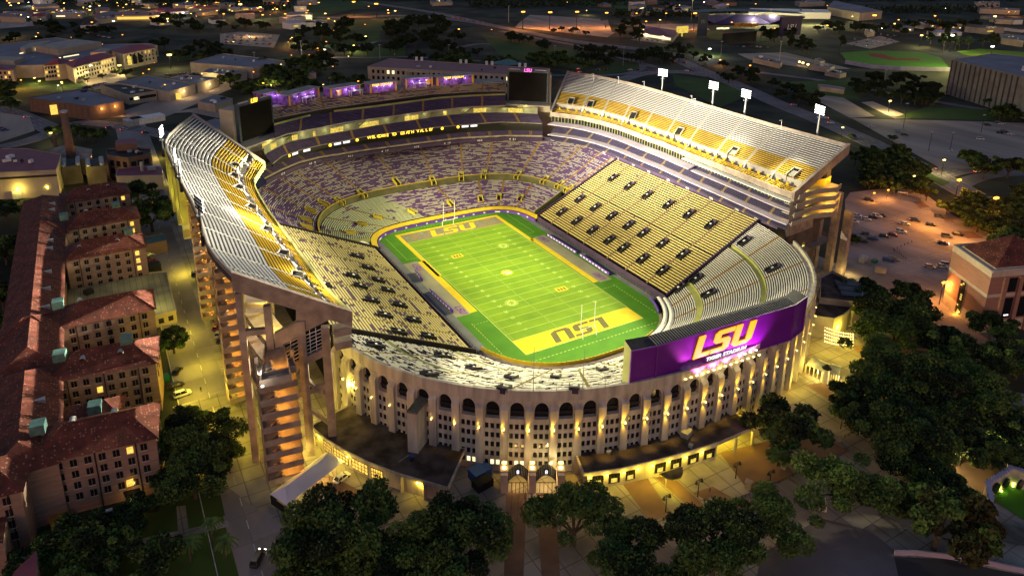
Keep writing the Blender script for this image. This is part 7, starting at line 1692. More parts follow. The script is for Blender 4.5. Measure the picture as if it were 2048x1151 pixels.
LOWL = ['long pale shed roof below the ballpark car park', 'white trailer beside the lit row of sheds', 'flat pale roof at the lower end of the lit sheds', 'small truck shed by the ballpark wall', 'tiny kiosk roof beside the right scoreboard', 'blue-grey roofed shed row at the top left edge', 'pale gabled shed right of the blue-grey sheds', 'small dark house in the town at top left', 'small pale roof beyond the campus complex', 'pale shed roof among trees behind the far terrace', 'dark block on the skyline at top left', 'small red roofed house among town lights', 'low dark store in the town at top left', 'blue-grey roof just left of the cream scoreboard tower', 'grey roof next to the wooded strip left of the stadium', 'pale roof on the skyline above the ballpark', 'long low grandstand at the far top right', 'thin pale roof on the top right skyline', 'pale tent roofs right of the lit pitch', 'small orange lit shed beyond the ballpark', 'dark shed on the skyline above the highway', 'low roof near the orange lights on the skyline']
for (px, z), lb in zip(LOWS, LOWL): house('low_building', px, z, lb, 'building', 'cream', 'greyroof', .3, group='small far buildings')
for u, v in ((1599, 124), (1606, 126), (1616, 129), (1624, 131)): p = at(u, v, 4); point(p, 1800, (1, .75, .2), .4); o = MB().box(p, (1.5, 1.5, 1.5)).build('shed_lamp', M['lamp_yellow']); tag(o, 'yellow lamp on the long sheds, %s from left' % ORD[[1599, 1606, 1616, 1624].index(u)], 'lamp', 'lamps on the long sheds')
# walled cat garden at lower right
o = empty('garden_wall', tuple(at(1975, 965, 0)), 0, 'stone garden wall with arches and a lumpy pale coping at lower right', 'wall')
wp_ = [at(u, v, 5).xy for u, v in ((1996, 1080), (1985, 1020), (1976, 965), (2024, 935), (2100, 960))]
MB().wall([tuple(q) for q in wp_], 0, 5, .8).build('wall', M['limestone'], o); mb = MB()
for a, b in zip(wp_, wp_[1:]):
    n_ = int((b-a).length/1.1)
    for k in range(n_): q = a.lerp(b, k/n_); mb.box((q.x+random.uniform(-.15, .15), q.y, 5.15), (1.1, 1.1, random.uniform(.3, .6)), random.random())
mb.build('rock_coping', M['lilac_roof'], o)
for k, px in enumerate(((1992, 975), (2012, 965), (2040, 968))): p = at(*px, 3); MB().tube((p.x, p.y-.3, 3), (p.x, p.y+.2, 3), 1.4, 1.4, 12).build('arch', M['glass'], o)
for px in ((2003, 981), (2026, 971), (2015, 963)): p = at(*px, .4); MB().box(p, (.35, .35, .3)).build('ground_lamp', M['lamp_yellow'], o); point(p+Vector((0, 0, .6)), 40, (.8, 1, .15), .1, o)
sheet('garden_lawn', [(1985, 1000), (2000, 962), (2048, 950), (2200, 1000), (2200, 1060), (2048, 1040)], .05, M['turf2']); sheet('garden_rock', [(1998, 1045), (2040, 1055), (2100, 1075), (2100, 1100), (2005, 1082)], .06, M['moss_roof'])
wcv = [at(u, v, 1.2).xy for u, v in ((1790, 1100), (1830, 1100), (1880, 1105), (1930, 1112), (1980, 1121), (2048, 1136), (2150, 1165))]
o = MB().wall([tuple(q) for q in wcv], 0, 1.25, .35).build('curved_wall', M['lilac_roof']); tag(o, 'long low pale curved wall at the bottom right corner', 'wall')
o = MB(); 
for a, b in ((((1430, 1010)), (1500, 985)), ((1530, 975), (1640, 920)), ((1690, 870), (1760, 838))):
    p, q = at(*a, .9), at(*b, .9); o.beam(p, q, .08, .08); o.beam(p-Vector((0, 0, .5)), q-Vector((0, 0, .5)), .06, .06)
    for s in frange(0, 1, 9): c = p.lerp(q, s); o.box((c.x, c.y, .45), (.1, .1, .9))
    o = o.build('plaza_railing', M['dark_metal']); tag(o, 'dark plaza railing, %s stretch beside the street' % ('left' if a[0] < 1500 else 'middle' if a[0] < 1600 else 'far'), 'railing', 'plaza railings'); o = MB()
for i, px in enumerate(((1422, 1014), (1496, 975), (1566, 935), (1676, 880))):
    p = at(*px, 0); o = MB(); o.box((0, 0, .9), (1.4, 1.4, 1.8), .5); o.box((0, 0, 1.9), (1.7, 1.7, .25), .5); o = o.build('stone_pillar', M['conc']); o.location = p; tag(o, 'square stone pillar at the plaza railing, %s from left' % ORD[i], 'pillar', 'stone pillars of the plaza')

random.seed(77); BL = []
for k in range(62):
    if k < 40: u, v = random.uniform(0, 640), random.uniform(4, 58)
    else: u, v = random.choice(((random.uniform(1160, 1460), random.uniform(6, 26)), (random.uniform(1800, 2040), random.uniform(30, 72))))
    c = at(u, v, 0); w_, d_ = random.uniform(14, 42), random.uniform(12, 26); h_ = random.uniform(4, 9); a = random.uniform(-.4, .6)
    o = empty('town_building', tuple(c), a); mb = MB(); mb.box((0, 0, h_/2), (w_, d_, h_)); mb.build('wall', M[random.choice(('cream', 'brick', 'conc', 'white'))], o, local=True)
    mb = MB(); R_ = [(-w_/2-.5, -d_/2-.5), (w_/2+.5, -d_/2-.5), (w_/2+.5, d_/2+.5), (-w_/2-.5, d_/2+.5)]; q = [Vector((*p, h_)) for p in R_]; g = random.choice((.4, 2.5, 3.5)); m1, m2 = Vector((-w_/2+d_*.3, 0, h_+g)), Vector((w_/2-d_*.3, 0, h_+g))
    mb.quad([q[0], q[1], m2, m1]); mb.quad([q[2], q[3], m1, m2]); mb.quad([q[1], q[2], m2]); mb.quad([q[3], q[0], m1]); mb.build('roof', M[random.choice(('greyroof', 'greyroof', 'pinkroof', 'flatroof', 'lilac_roof'))], o, local=True)
    if random.random() < .6: MB().box((random.uniform(-w_*.3, w_*.3), -d_/2-.1, h_*.5), (w_*random.uniform(.15, .5), .3, 1.6)).build('lit_window', M[random.choice(('lit', 'lit_white', 'lit_dim'))], o, local=True)
    BL.append((o, u, v))
# ================================================================ trees
def crown_mesh(name, Rr, H, seed, nblob, nleaf, leaf, mats, open_=0.0, zbase=None):
    rnd = random.Random(seed); mb = MB(); blobs = []
    for i in range(nblob):
        a = rnd.uniform(0, 2*math.pi); rr = Rr*math.sqrt(rnd.random())*rnd.choice((.72, .8, .93)); z = H*(.50+.36*rnd.random())-(rr/Rr)**2*H*.18
        blobs.append((rr*math.cos(a), rr*math.sin(a), z, Rr*rnd.uniform(.13, .31), rnd.random()))
    tw = sum(b[3]**2 for b in blobs)
    for (bx, by, bz, br, tone) in blobs:
        for _ in range(int(nleaf*br*br/tw)):
            th = rnd.uniform(0, 2*math.pi); cz = rnd.uniform(-.75, 1); r = br*(rnd.random()**.22)*rnd.uniform(.85, 1.18); s = math.sqrt(max(0, 1-cz*cz))
            c = Vector((bx+r*s*math.cos(th), by+r*s*math.sin(th), bz+r*cz*.62))
            n = Vector((rnd.gauss(0, 1), rnd.gauss(0, 1), rnd.gauss(.7, .8))).normalized(); u_ = n.orthogonal().normalized(); v_ = n.cross(u_); k = leaf*rnd.uniform(.6, 1.35)
            a0 = rnd.uniform(0, 3); cu, su = math.cos(a0)*k, math.sin(a0)*k; p = u_*cu+v_*su; q = (v_*cu-u_*su)*.62
            mb.quad([c-p, c-q, c+p, c+q], None, 0 if tone+rnd.uniform(-.25, .25) < .55 else 1)
    me = bpy.data.meshes.new(name); me.from_pydata(mb.v, [], mb.f)
    for m_ in mats: me.materials.append(M[m_])
    me.polygons.foreach_set('material_index', mb.m); me.update(); return me, blobs
def trunk_mesh(name, Rr, H, blobs, seed, r0):
    rnd = random.Random(seed); mb = MB(); fork = H*.26
    mb.tube((0, 0, -.3), (0, 0, fork), r0, r0*.75, 8)
    for b in sorted(blobs, key=lambda b: -b[3])[:9]:
        m1 = Vector((b[0]*.45, b[1]*.45, fork+(b[2]-fork)*.6)); mb.tube((0, 0, fork*.9), m1, r0*.5, r0*.28, 6); mb.tube(m1, (b[0]*.9, b[1]*.9, b[2]), r0*.28, r0*.1, 5)
    me = bpy.data.meshes.new(name); me.from_pydata(mb.v, [], mb.f); me.materials.append(M['bark']); me.update(); return me
TP = {}
for key, (Rr, H, nb, nl, leaf, mats, n_) in {'near': (10, 13, 36, 19000, .31, ('leafA', 'leafB'), 3), 'open': (10, 12, 22, 12000, .30, ('leafA', 'leafA'), 2), 'mid': (8, 11, 22, 6000, .42, ('leafA', 'leafB'), 3), 'far': (7, 9.5, 9, 900, .95, ('leafB', 'leafB'), 3), 'autumn': (8, 11, 14, 3600, .5, ('leafC', 'leafA'), 1), 'cone': (4, 12, 9, 700, .8, ('leafB', 'leafB'), 1)}.items():
    L_ = []
    for i in range(n_):
        me, bl = crown_mesh('crown_leaves', Rr, H, hash(key) % 97+i if False else len(key)*13+i*7, nb, nl, leaf, mats); L_.append((me, trunk_mesh('trunk_bark', Rr, H, bl, i, Rr*.055), Rr, H))
    TP[key] = L_
LABELQ = []
def tree(u, v, rpx, kind, where, rnd=random, name='oak_tree', hs=1.0, grp=None):
    L_ = TP[kind]; cm, tm, Rr, H = L_[rnd.randrange(len(L_))]
    r = 8.0
    for _ in range(6):
        P = at(u, v, max(1.5, r*.72*hs)); dist = (P-CAM).dot(_F); r = rpx*dist/FPX
    s = r/Rr; o = empty({'near': 'oak_tree', 'open': 'oak_tree', 'mid': 'leafy_tree', 'far': 'background_tree', 'autumn': 'reddish_tree', 'cone': 'narrow_tree'}[kind], (P.x, P.y, 0), rnd.uniform(0, 6.28)); o.scale = (s, s, s*hs)
    c = bpy.data.objects.new('crown', cm); col.objects.link(c); c.parent = o
    t = bpy.data.objects.new('trunk', tm); col.objects.link(t); t.parent = o
    LABELQ.append((o, u, v, rpx, kind, where, grp)); return o
NEAR = [(690, 1060, 118, 'near', 'tent'), (905, 1085, 112, 'near', 'plaza'), (1150, 1030, 92, 'open', 'gate'), (1262, 1110, 88, 'near', 'plaza'), (1432, 1085, 100, 'near', 'plaza'), (1566, 1035, 82, 'open', 'plaza'), (1575, 860, 78, 'mid', 'annex'), (1688, 955, 92, 'open', 'plaza'),
        (1725, 585, 48, 'mid', 'terrace'), (1790, 640, 78, 'near', 'terrace'), (1880, 680, 68, 'mid', 'terrace'), (1745, 720, 80, 'open', 'terrace'), (1840, 760, 85, 'near', 'terrace'), (1950, 780, 85, 'open', 'pink'), (1710, 810, 60, 'mid', 'terrace'), (1810, 870, 88, 'near', 'terrace'), (1925, 890, 60, 'mid', 'pink'), (2020, 850, 62, 'mid', 'pink'), (1985, 650, 45, 'mid', 'pink'), (2040, 720, 55, 'mid', 'pink'), (1880, 1040, 92, 'autumn', 'garden'), (1955, 1075, 68, 'autumn', 'garden'), (1890, 975, 55, 'mid', 'garden'), (1770, 990, 60, 'mid', 'garden'),
        (395, 880, 82, 'near', 'dorm'), (385, 950, 72, 'near', 'dorm'), (345, 680, 38, 'mid', 'dorm'), (303, 1112, 58, 'mid', 'lawn'), (160, 1085, 70, 'mid', 'lawn'), (75, 1120, 55, 'mid', 'lawn'), (225, 1075, 55, 'mid', 'lawn'), (270, 1020, 40, 'mid', 'lawn'), (330, 975, 38, 'mid', 'lawn'), (200, 1140, 50, 'mid', 'lawn'),
        (205, 408, 40, 'mid', 'dorm'), (300, 425, 52, 'mid', 'dorm'), (275, 385, 36, 'mid', 'dorm'), (10, 420, 34, 'mid', 'dorm'), (8, 500, 40, 'mid', 'dorm'), (2, 590, 42, 'mid', 'dorm'), (5, 650, 40, 'mid', 'dorm'), (150, 262, 26, 'mid', 'plant'), (110, 262, 22, 'mid', 'plant'), (185, 268, 22, 'mid', 'plant'), (205, 270, 12, 'mid', 'plant'),
        (1855, 385, 22, 'autumn', 'lot'), (1896, 412, 22, 'mid', 'lot'), (1957, 445, 26, 'mid', 'lot'), (1706, 478, 16, 'mid', 'lot'), (1785, 275, 10, 'mid', 'avenue'), (1704, 272, 8, 'mid', 'avenue'), (2020, 480, 40, 'near', 'lot'), (1970, 335, 30, 'mid', 'lot'), (2020, 330, 34, 'mid', 'lot'), (1945, 315, 26, 'mid', 'lot')]
random.seed(11)
for u, v, r, k, wh in NEAR: tree(u, v, r*1.1, k, wh)
for u, v, r, k, wh in ((1770, 790, 70, 'near', 'terrace'), (1870, 820, 75, 'near', 'terrace'), (1990, 900, 60, 'near', 'pink'), (1840, 930, 60, 'near', 'terrace'), (1960, 720, 60, 'near', 'pink'), (1820, 590, 46, 'mid', 'terrace'), (800, 1120, 90, 'near', 'plaza'), (620, 1130, 70, 'near', 'tent'), (370, 840, 45, 'mid', 'dorm'), (430, 905, 55, 'near', 'dorm')): tree(u, v, r, k, wh)
for u, v in ((420, 1045), (448, 1082), (376, 1085)):   # palms
    P = at(u, v, 5); o = empty('palm_tree', (P.x, P.y, 0), 0, 'small palm with drooping fronds on the lawn, %s of three' % {420: 'the middle', 448: 'the right-hand one', 376: 'the left-hand one'}[u], 'palm', 'palms on the corner lawn')
    MB().tube((0, 0, 0), (.3, 0, 5.0), .22, .16, 8).build('trunk', M['bark'], o, local=True); mb = MB()
    for k in range(26):
        a = k*2.4; e = .5+.5*random.random()
        for j in range(4):
            s0_, s1_ = j*.75, (j+1)*.75; f = lambda s: Vector((.3+s*math.cos(a)*.9, s*math.sin(a)*.9, 5.1+e*s-.34*s*s)); wv = Vector((-math.sin(a), math.cos(a), 0))*(.42-.09*j)
            mb.quad([f(s0_)-wv, f(s0_)+wv, f(s1_)+wv*.8, f(s1_)-wv*.8])
    mb.build('fronds', M['leafA'], o, local=True)
PATCH = [([(450, 160), (560, 128), (650, 150), (720, 160), (722, 182), (640, 188), (500, 185)], 20, (13, 19), 'mid', 'strip'), ([(575, 62), (700, 45), (740, 95), (712, 130), (610, 125)], 15, (12, 18), 'far', 'park'), ([(770, 58), (810, 30), (900, 40), (925, 90), (985, 108), (870, 118), (780, 108)], 20, (12, 17), 'far', 'park'), ([(865, 108), (1140, 108), (1190, 132), (1040, 135), (900, 130)], 14, (12, 16), 'mid', 'museum'),
         ([(1000, 60), (1100, 85), (1095, 98), (1010, 75)], 7, (8, 11), 'far', 'highway'), ([(1150, 92), (1300, 104), (1340, 120), (1160, 128)], 13, (10, 14), 'far', 'highway'), ([(1290, 95), (1370, 92), (1440, 118), (1470, 135), (1330, 122)], 10, (9, 12), 'far', 'highway'), ([(1430, 130), (1500, 120), (1560, 165), (1500, 178), (1440, 150)], 10, (9, 13), 'far', 'avenue'), ([(1500, 72), (1590, 78), (1680, 92), (1690, 118), (1600, 104)], 14, (8, 11), 'cone', 'ballpark'), ([(1620, 40), (1720, 45), (1760, 60), (1640, 62)], 12, (7, 10), 'far', 'ballpark'),
         ([(1560, 165), (1640, 185), (1640, 215), (1560, 190)], 9, (11, 15), 'far', 'avenue'), ([(1690, 148), (1830, 150), (1890, 185), (1880, 200), (1760, 195), (1700, 178)], 24, (11, 16), 'far', 'arena'), ([(1710, 305), (1800, 300), (1850, 345), (1850, 375), (1720, 370)], 20, (15, 20), 'mid', 'lot'), ([(1930, 395), (2048, 380), (2048, 470), (1990, 470), (1910, 410)], 16, (16, 22), 'mid', 'lot'), ([(235, 95), (330, 78), (450, 92), (470, 112), (400, 122), (330, 112)], 18, (11, 15), 'far', 'campus'),
         ([(0, 50), (150, 42), (240, 62), (160, 76), (0, 84)], 18, (8, 12), 'far', 'town'), ([(300, 30), (440, 36), (560, 50), (440, 60), (310, 55)], 18, (8, 12), 'far', 'town'), ([(0, 160), (30, 175), (20, 215), (0, 215)], 4, (14, 18), 'mid', 'campus'), ([(150, 160), (235, 140), (280, 138), (240, 150)], 6, (7, 9), 'far', 'campus'), ([(1740, 45), (1900, 40), (1990, 50), (1900, 66), (1760, 62)], 14, (8, 12), 'far', 'horizon'), ([(1900, 80), (2040, 88), (2000, 98), (1830, 92)], 8, (7, 10), 'cone', 'arena'),
         ([(1230, 55), (1280, 50), (1290, 90), (1240, 78)], 5, (8, 11), 'cone', 'highway'), ([(1110, 55), (1200, 62), (1180, 68), (1100, 62)], 5, (5, 7), 'far', 'highway'), ([(480, 128), (640, 118), (640, 140), (560, 122)], 6, (12, 16), 'mid', 'strip'), ([(2010, 120), (2048, 230), (2030, 260), (1980, 225)], 6, (14, 18), 'mid', 'arena'), ([(1330, 8), (1460, 14), (1440, 30), (1300, 34)], 8, (7, 9), 'far', 'horizon')]
def inpoly(x, y, P):
    c = False; n = len(P)
    for i in range(n):
        (x1, y1), (x2, y2) = P[i], P[i-1]
        if (y1 > y) != (y2 > y) and x < (x2-x1)*(y-y1)/(y2-y1)+x1: c = not c
    return c
random.seed(5)
for P, n, (r0, r1), kind, wh in PATCH:
    n = int(n*(1.5 if wh in ('strip', 'park', 'museum', 'lot', 'highway', 'arena') else 1.0))
    xs = [p[0] for p in P]; ys = [p[1] for p in P]; k = 0; pts = []; tries = 0
    while k < n and tries < 3000:
        tries += 1; u, v = random.uniform(min(xs), max(xs)), random.uniform(min(ys), max(ys))
        if inpoly(u, v, P) and all(abs(u-a)+abs(v-b)*1.6 > r0*.75 for a, b in pts): pts.append((u, v)); k += 1
    for u, v in pts: tree(u, v, random.uniform(r0, r1)*1.3, kind, wh)
# far woodland: one mass of foliage along the skyline and dark belts
mb = MB(); rnd = random.Random(9)
for (a, b, n, r) in (((560, -2), (1250, 2), 900, 9), ((1250, 0), (2060, 0), 900, 9), ((-10, 0), (560, 4), 700, 8), ((1700, 28), (1980, 22), 260, 8), ((1230, 32), (1480, 34), 240, 7), ((940, 14), (1250, 10), 300, 8), ((100, 10), (600, 20), 260, 6)):
    for k in range(n):
        s = rnd.random(); u, v = a[0]+(b[0]-a[0])*s, a[1]+(b[1]-a[1])*s+rnd.uniform(-4, 3); c = at(u, v, 0); c.z = rnd.uniform(1, 9); c += Vector((rnd.uniform(-r, r), rnd.uniform(-r, r)*2, 0))
        for _ in range(3):
            q = c+Vector((rnd.gauss(0, 3), rnd.gauss(0, 3), rnd.gauss(0, 1.5))); n_ = Vector((rnd.gauss(0, 1), rnd.gauss(0, 1), rnd.gauss(.5, 1))).normalized(); x = n_.orthogonal().normalized()*2.6; y = n_.cross(x.normalized())*2.2; mb.quad([q-x, q-y, q+x, q+y])
o = mb.build('far_woodland', M['leafB']); o['kind'] = 'stuff'

# ================================================================ vehicles
def car_proto(kind):
    o = empty('parked_car', (0, 0, 0)); mb = MB(); Lx, Wy = (4.6, 1.85) if kind != 'suv' else (4.9, 1.95); hb = .82 if kind != 'suv' else .95; ht = 1.42 if kind != 'suv' else 1.75
    xs = [-Lx/2, -Lx/2+.25, -Lx/2+1.1, Lx/2-1.2, Lx/2-.3, Lx/2]; tz = [hb-.22, hb, hb, hb-.05, hb-.18, hb-.35]; wy = [.82, .94, 1, 1, .94, .8]
    for i in range(5):
        for sy in (-1, 1):
            q = [(xs[i], sy*Wy/2*wy[i], .3), (xs[i+1], sy*Wy/2*wy[i+1], .3), (xs[i+1], sy*Wy/2*wy[i+1], tz[i+1]), (xs[i], sy*Wy/2*wy[i], tz[i])]; mb.quad(q if sy < 0 else q[::-1])
        mb.quad([(xs[i], -Wy/2*wy[i], tz[i]), (xs[i+1], -Wy/2*wy[i+1], tz[i+1]), (xs[i+1], Wy/2*wy[i+1], tz[i+1]), (xs[i], Wy/2*wy[i], tz[i])])
    for i, s in ((0, -1), (5, 1)): mb.quad([(xs[i], -Wy/2*wy[i], .3), (xs[i], Wy/2*wy[i], .3), (xs[i], Wy/2*wy[i], tz[i]), (xs[i], -Wy/2*wy[i], tz[i])])
    rx0, rx1 = (-1.35, .55) if kind != 'suv' else (-2.0, .6); bx0, bx1 = (-2.0, 1.3) if kind != 'suv' else (-2.3, 1.35)
    mb.quad([(rx0, -.62, ht), (rx1, -.62, ht), (rx1, .62, ht), (rx0, .62, ht)])
    for sx, (xa, xb) in ((1, (rx0, bx0)), (2, (rx1, bx1))): pass
    for sy in (-1, 1):
        for xa, xb in ((rx0, bx0), (rx1, bx1), ((rx0+rx1)/2, (bx0+bx1)/2)): mb.beam((xa, sy*.62, ht), (xb, sy*.86, hb), .12, .08)
    mb.build('body', M['car_white'], o, local=True)
    g = MB()
    for sy in (-1, 1): q = [(bx0+.05, sy*.88, hb), (bx1-.05, sy*.88, hb), (rx1, sy*.63, ht-.03), (rx0, sy*.63, ht-.03)]; g.quad(q if sy < 0 else q[::-1])
    g.quad([(bx1, -.84, hb-.02), (bx1, .84, hb-.02), (rx1, .6, ht-.02), (rx1, -.6, ht-.02)]); g.quad([(bx0, .84, hb), (bx0, -.84, hb), (rx0, -.6, ht-.02), (rx0, .6, ht-.02)]); g.build('windows', M['glass'], o, local=True)
    for x in (-1.4, 1.4):
        for y in (-.86, .86): MB().tube((x, y-.1, .33), (x, y+.1, .33), .33, .33, 10).build('wheel', M['rubber'], o, local=True)
    return o
PROTO = {'sedan': car_proto('sedan'), 'suv': car_proto('suv')}
cache = make_tree_cache(); bodies = {}
def car(u, v, head, colr, kind='sedan', where='', tail=False, headl=False, usefirst=[set()], grp='parked cars'):
    p = at(u, v, 0.5); pr = PROTO[kind]
    o = pr.copy(); col.objects.link(o)
    for ch in cache[pr.name]:
        c = ch.copy(); col.objects.link(c); c.parent = o
        if ch.name.startswith('body') and colr != 'white':
            key = (kind, colr)
            if key not in bodies: me = ch.data.copy(); me.materials[0] = M['car_'+colr]; bodies[key] = me
            c.data = bodies[key]
    o.location = (p.x, p.y, .2); o.rotation_euler = (0, 0, head)
    if tail or headl:
        for sy in (-.65, .65):
            mb = MB(); mb.box((-2.32 if tail else 2.32, sy, .72), (.1, .38, .2)); mb.build('tail_light' if tail else 'headlight', M['lamp_red' if tail else 'lamp_white'], o, local=True)
    CARS.append((o, u, v, colr, kind, where, grp)); return o
CARS = []
def lot(x, y): return 1698+x/4.091, 340+y/4.091
h1 = -.98
for x, y, c, k in ((65, 372, 'white', 'sedan'), (140, 402, 'white', 'sedan'), (38, 422, 'white', 'suv'), (228, 378, 'white', 'suv'), (262, 372, 'black', 'sedan'), (195, 388, 'black', 'sedan'), (458, 440, 'white', 'sedan'), (425, 503, 'white', 'suv'), (440, 185, 'white', 'suv'), (160, 243, 'black', 'suv'), (540, 413, 'black', 'suv'), (668, 447, 'black', 'sedan'), (735, 378, 'grey', 'sedan'), (287, 540, 'black', 'sedan'), (115, 580, 'black', 'sedan'), (140, 520, 'grey', 'sedan'), (195, 560, 'blue', 'suv'), (360, 530, 'red', 'sedan'), (798, 540, 'grey', 'suv'), (890, 525, 'black', 'sedan'), (768, 600, 'black', 'sedan'), (322, 738, 'blue', 'suv'), (365, 733, 'grey', 'suv'), (660, 790, 'silver', 'sedan'), (762, 788, 'white', 'sedan'), (795, 775, 'white', 'suv')):
    car(*lot(x, y), h1+random.uniform(-.05, .05), c, k, 'in the orange lit lot', headl=(x == 768))
def lot2(x, y): return 1698+x/4.091, 180+y/4.091
for x, y, c, k in ((185, 300, 'white', 'sedan'), (398, 335, 'silver', 'sedan'), (455, 367, 'black', 'suv'), (1075, 402, 'white', 'suv'), (843, 500, 'white', 'sedan'), (1133, 287, 'black', 'suv'), (1222, 267, 'black', 'suv'), (1250, 278, 'white', 'sedan'), (1235, 350, 'black', 'sedan'), (1270, 340, 'black', 'suv'), (1325, 362, 'white', 'sedan')):
    car(*lot2(x, y), -.75+random.uniform(-.3, .3), c, k, 'in the big bare far lot')
for u, v, h, c, k in ((365, 788, .15, 'white', 'suv'), (352, 771, .15, 'black', 'sedan'), (355, 742, 1.0, 'black', 'sedan'), (516, 1117, .95, 'black', 'suv'), (297, 511, .2, 'white', 'suv'), (300, 521, .2, 'red', 'sedan'), (388, 548, 1.5, 'black', 'sedan'), (432, 655, 1.2, 'red', 'sedan'), (436, 668, 1.2, 'silver', 'sedan'), (441, 680, 1.2, 'black', 'sedan'), (418, 625, 1.3, 'black', 'suv')):
    car(u, v, h, c, k, 'on the road below the left deck', headl=(u == 516))
car(1646, 1008, .6, 'white', 'suv', 'half under the oak by the street')
car(950-266, 0+955, .4, 'white', 'sedan', 'beside the annex under the big oak')
cols = ['white', 'silver', 'black', 'grey', 'white', 'blue', 'silver', 'red']
def carrow(a, b, n, head, where, jit=1.0, tail=False, grp='parked cars'):
    for i in range(n):
        s = (i+.5)/n; car(a[0]+(b[0]-a[0])*s+random.uniform(-jit, jit), a[1]+(b[1]-a[1])*s+random.uniform(-.3, .3)*jit, head+random.uniform(-.1, .1), random.choice(cols), random.choice(('sedan', 'suv')), where, tail=tail, grp=grp)
random.seed(21)
carrow((345, 192), (445, 166), 14, -.3, 'beside the warehouses')
carrow((165, 176), (215, 166), 8, 1.2, 'below the campus complex'); carrow((330, 150), (400, 147), 8, 1.0, 'behind the warehouses')
for v in (70, 75, 80, 86): carrow((445, v), (550, v+3), 7, .9, 'in the tree-ringed car park', 3)
for v in (80, 86, 91): carrow((1705, v), (1790, v-4), 7, .7, 'in the car park behind the ballpark', 3)
carrow((1730, 66), (1800, 72), 8, .7, 'behind the ballpark', 3); carrow((1460, 92), (1540, 96), 7, .3, 'below the ballpark wall', 3); carrow((1260, 76), (1320, 83), 6, .7, 'in front of the restaurant')
carrow((0, 255), (12, 262), 2, .3, 'near the left edge'); carrow((1870, 75), (1990, 84), 9, .5, 'behind the lit pitch', 3); carrow((165, 62), (230, 78), 8, .4, 'beyond the campus complex', 3)
GT = 'cars moving in the evening traffic'
for u, v, h in ((905, 36, 2.4), (912, 37, 2.4), (921, 39, 2.4), (930, 40, 2.4), (947, 43, 2.4), (952, 46, 2.4), (963, 44, 2.4), (1260, 140, 3.0), (1275, 140, 3.1), (1293, 140, 3.1), (1308, 141, 3.1), (1210, 140, 3.0), (1195, 140, 3.0), (1345, 122, 2.3), (1368, 126, 2.3), (1372, 142, 2.3), (1588, 210, -.9), (1662, 246, -.9), (1880, 339, -.8), (1955, 343, -.2), (219, 255, .2), (248, 259, 0), (292, 265, 0), (1160, 144, .3), (1158, 138, .3), (55, 234, .2), (1650, 236, 2.3)):
    car(u, v, h, random.choice(cols), 'sedan', 'on the highway' if v < 60 else 'in traffic', tail=True, grp=GT)
for pr in PROTO.values():
    for ch in cache[pr.name]: bpy.data.objects.remove(ch)
    bpy.data.objects.remove(pr)

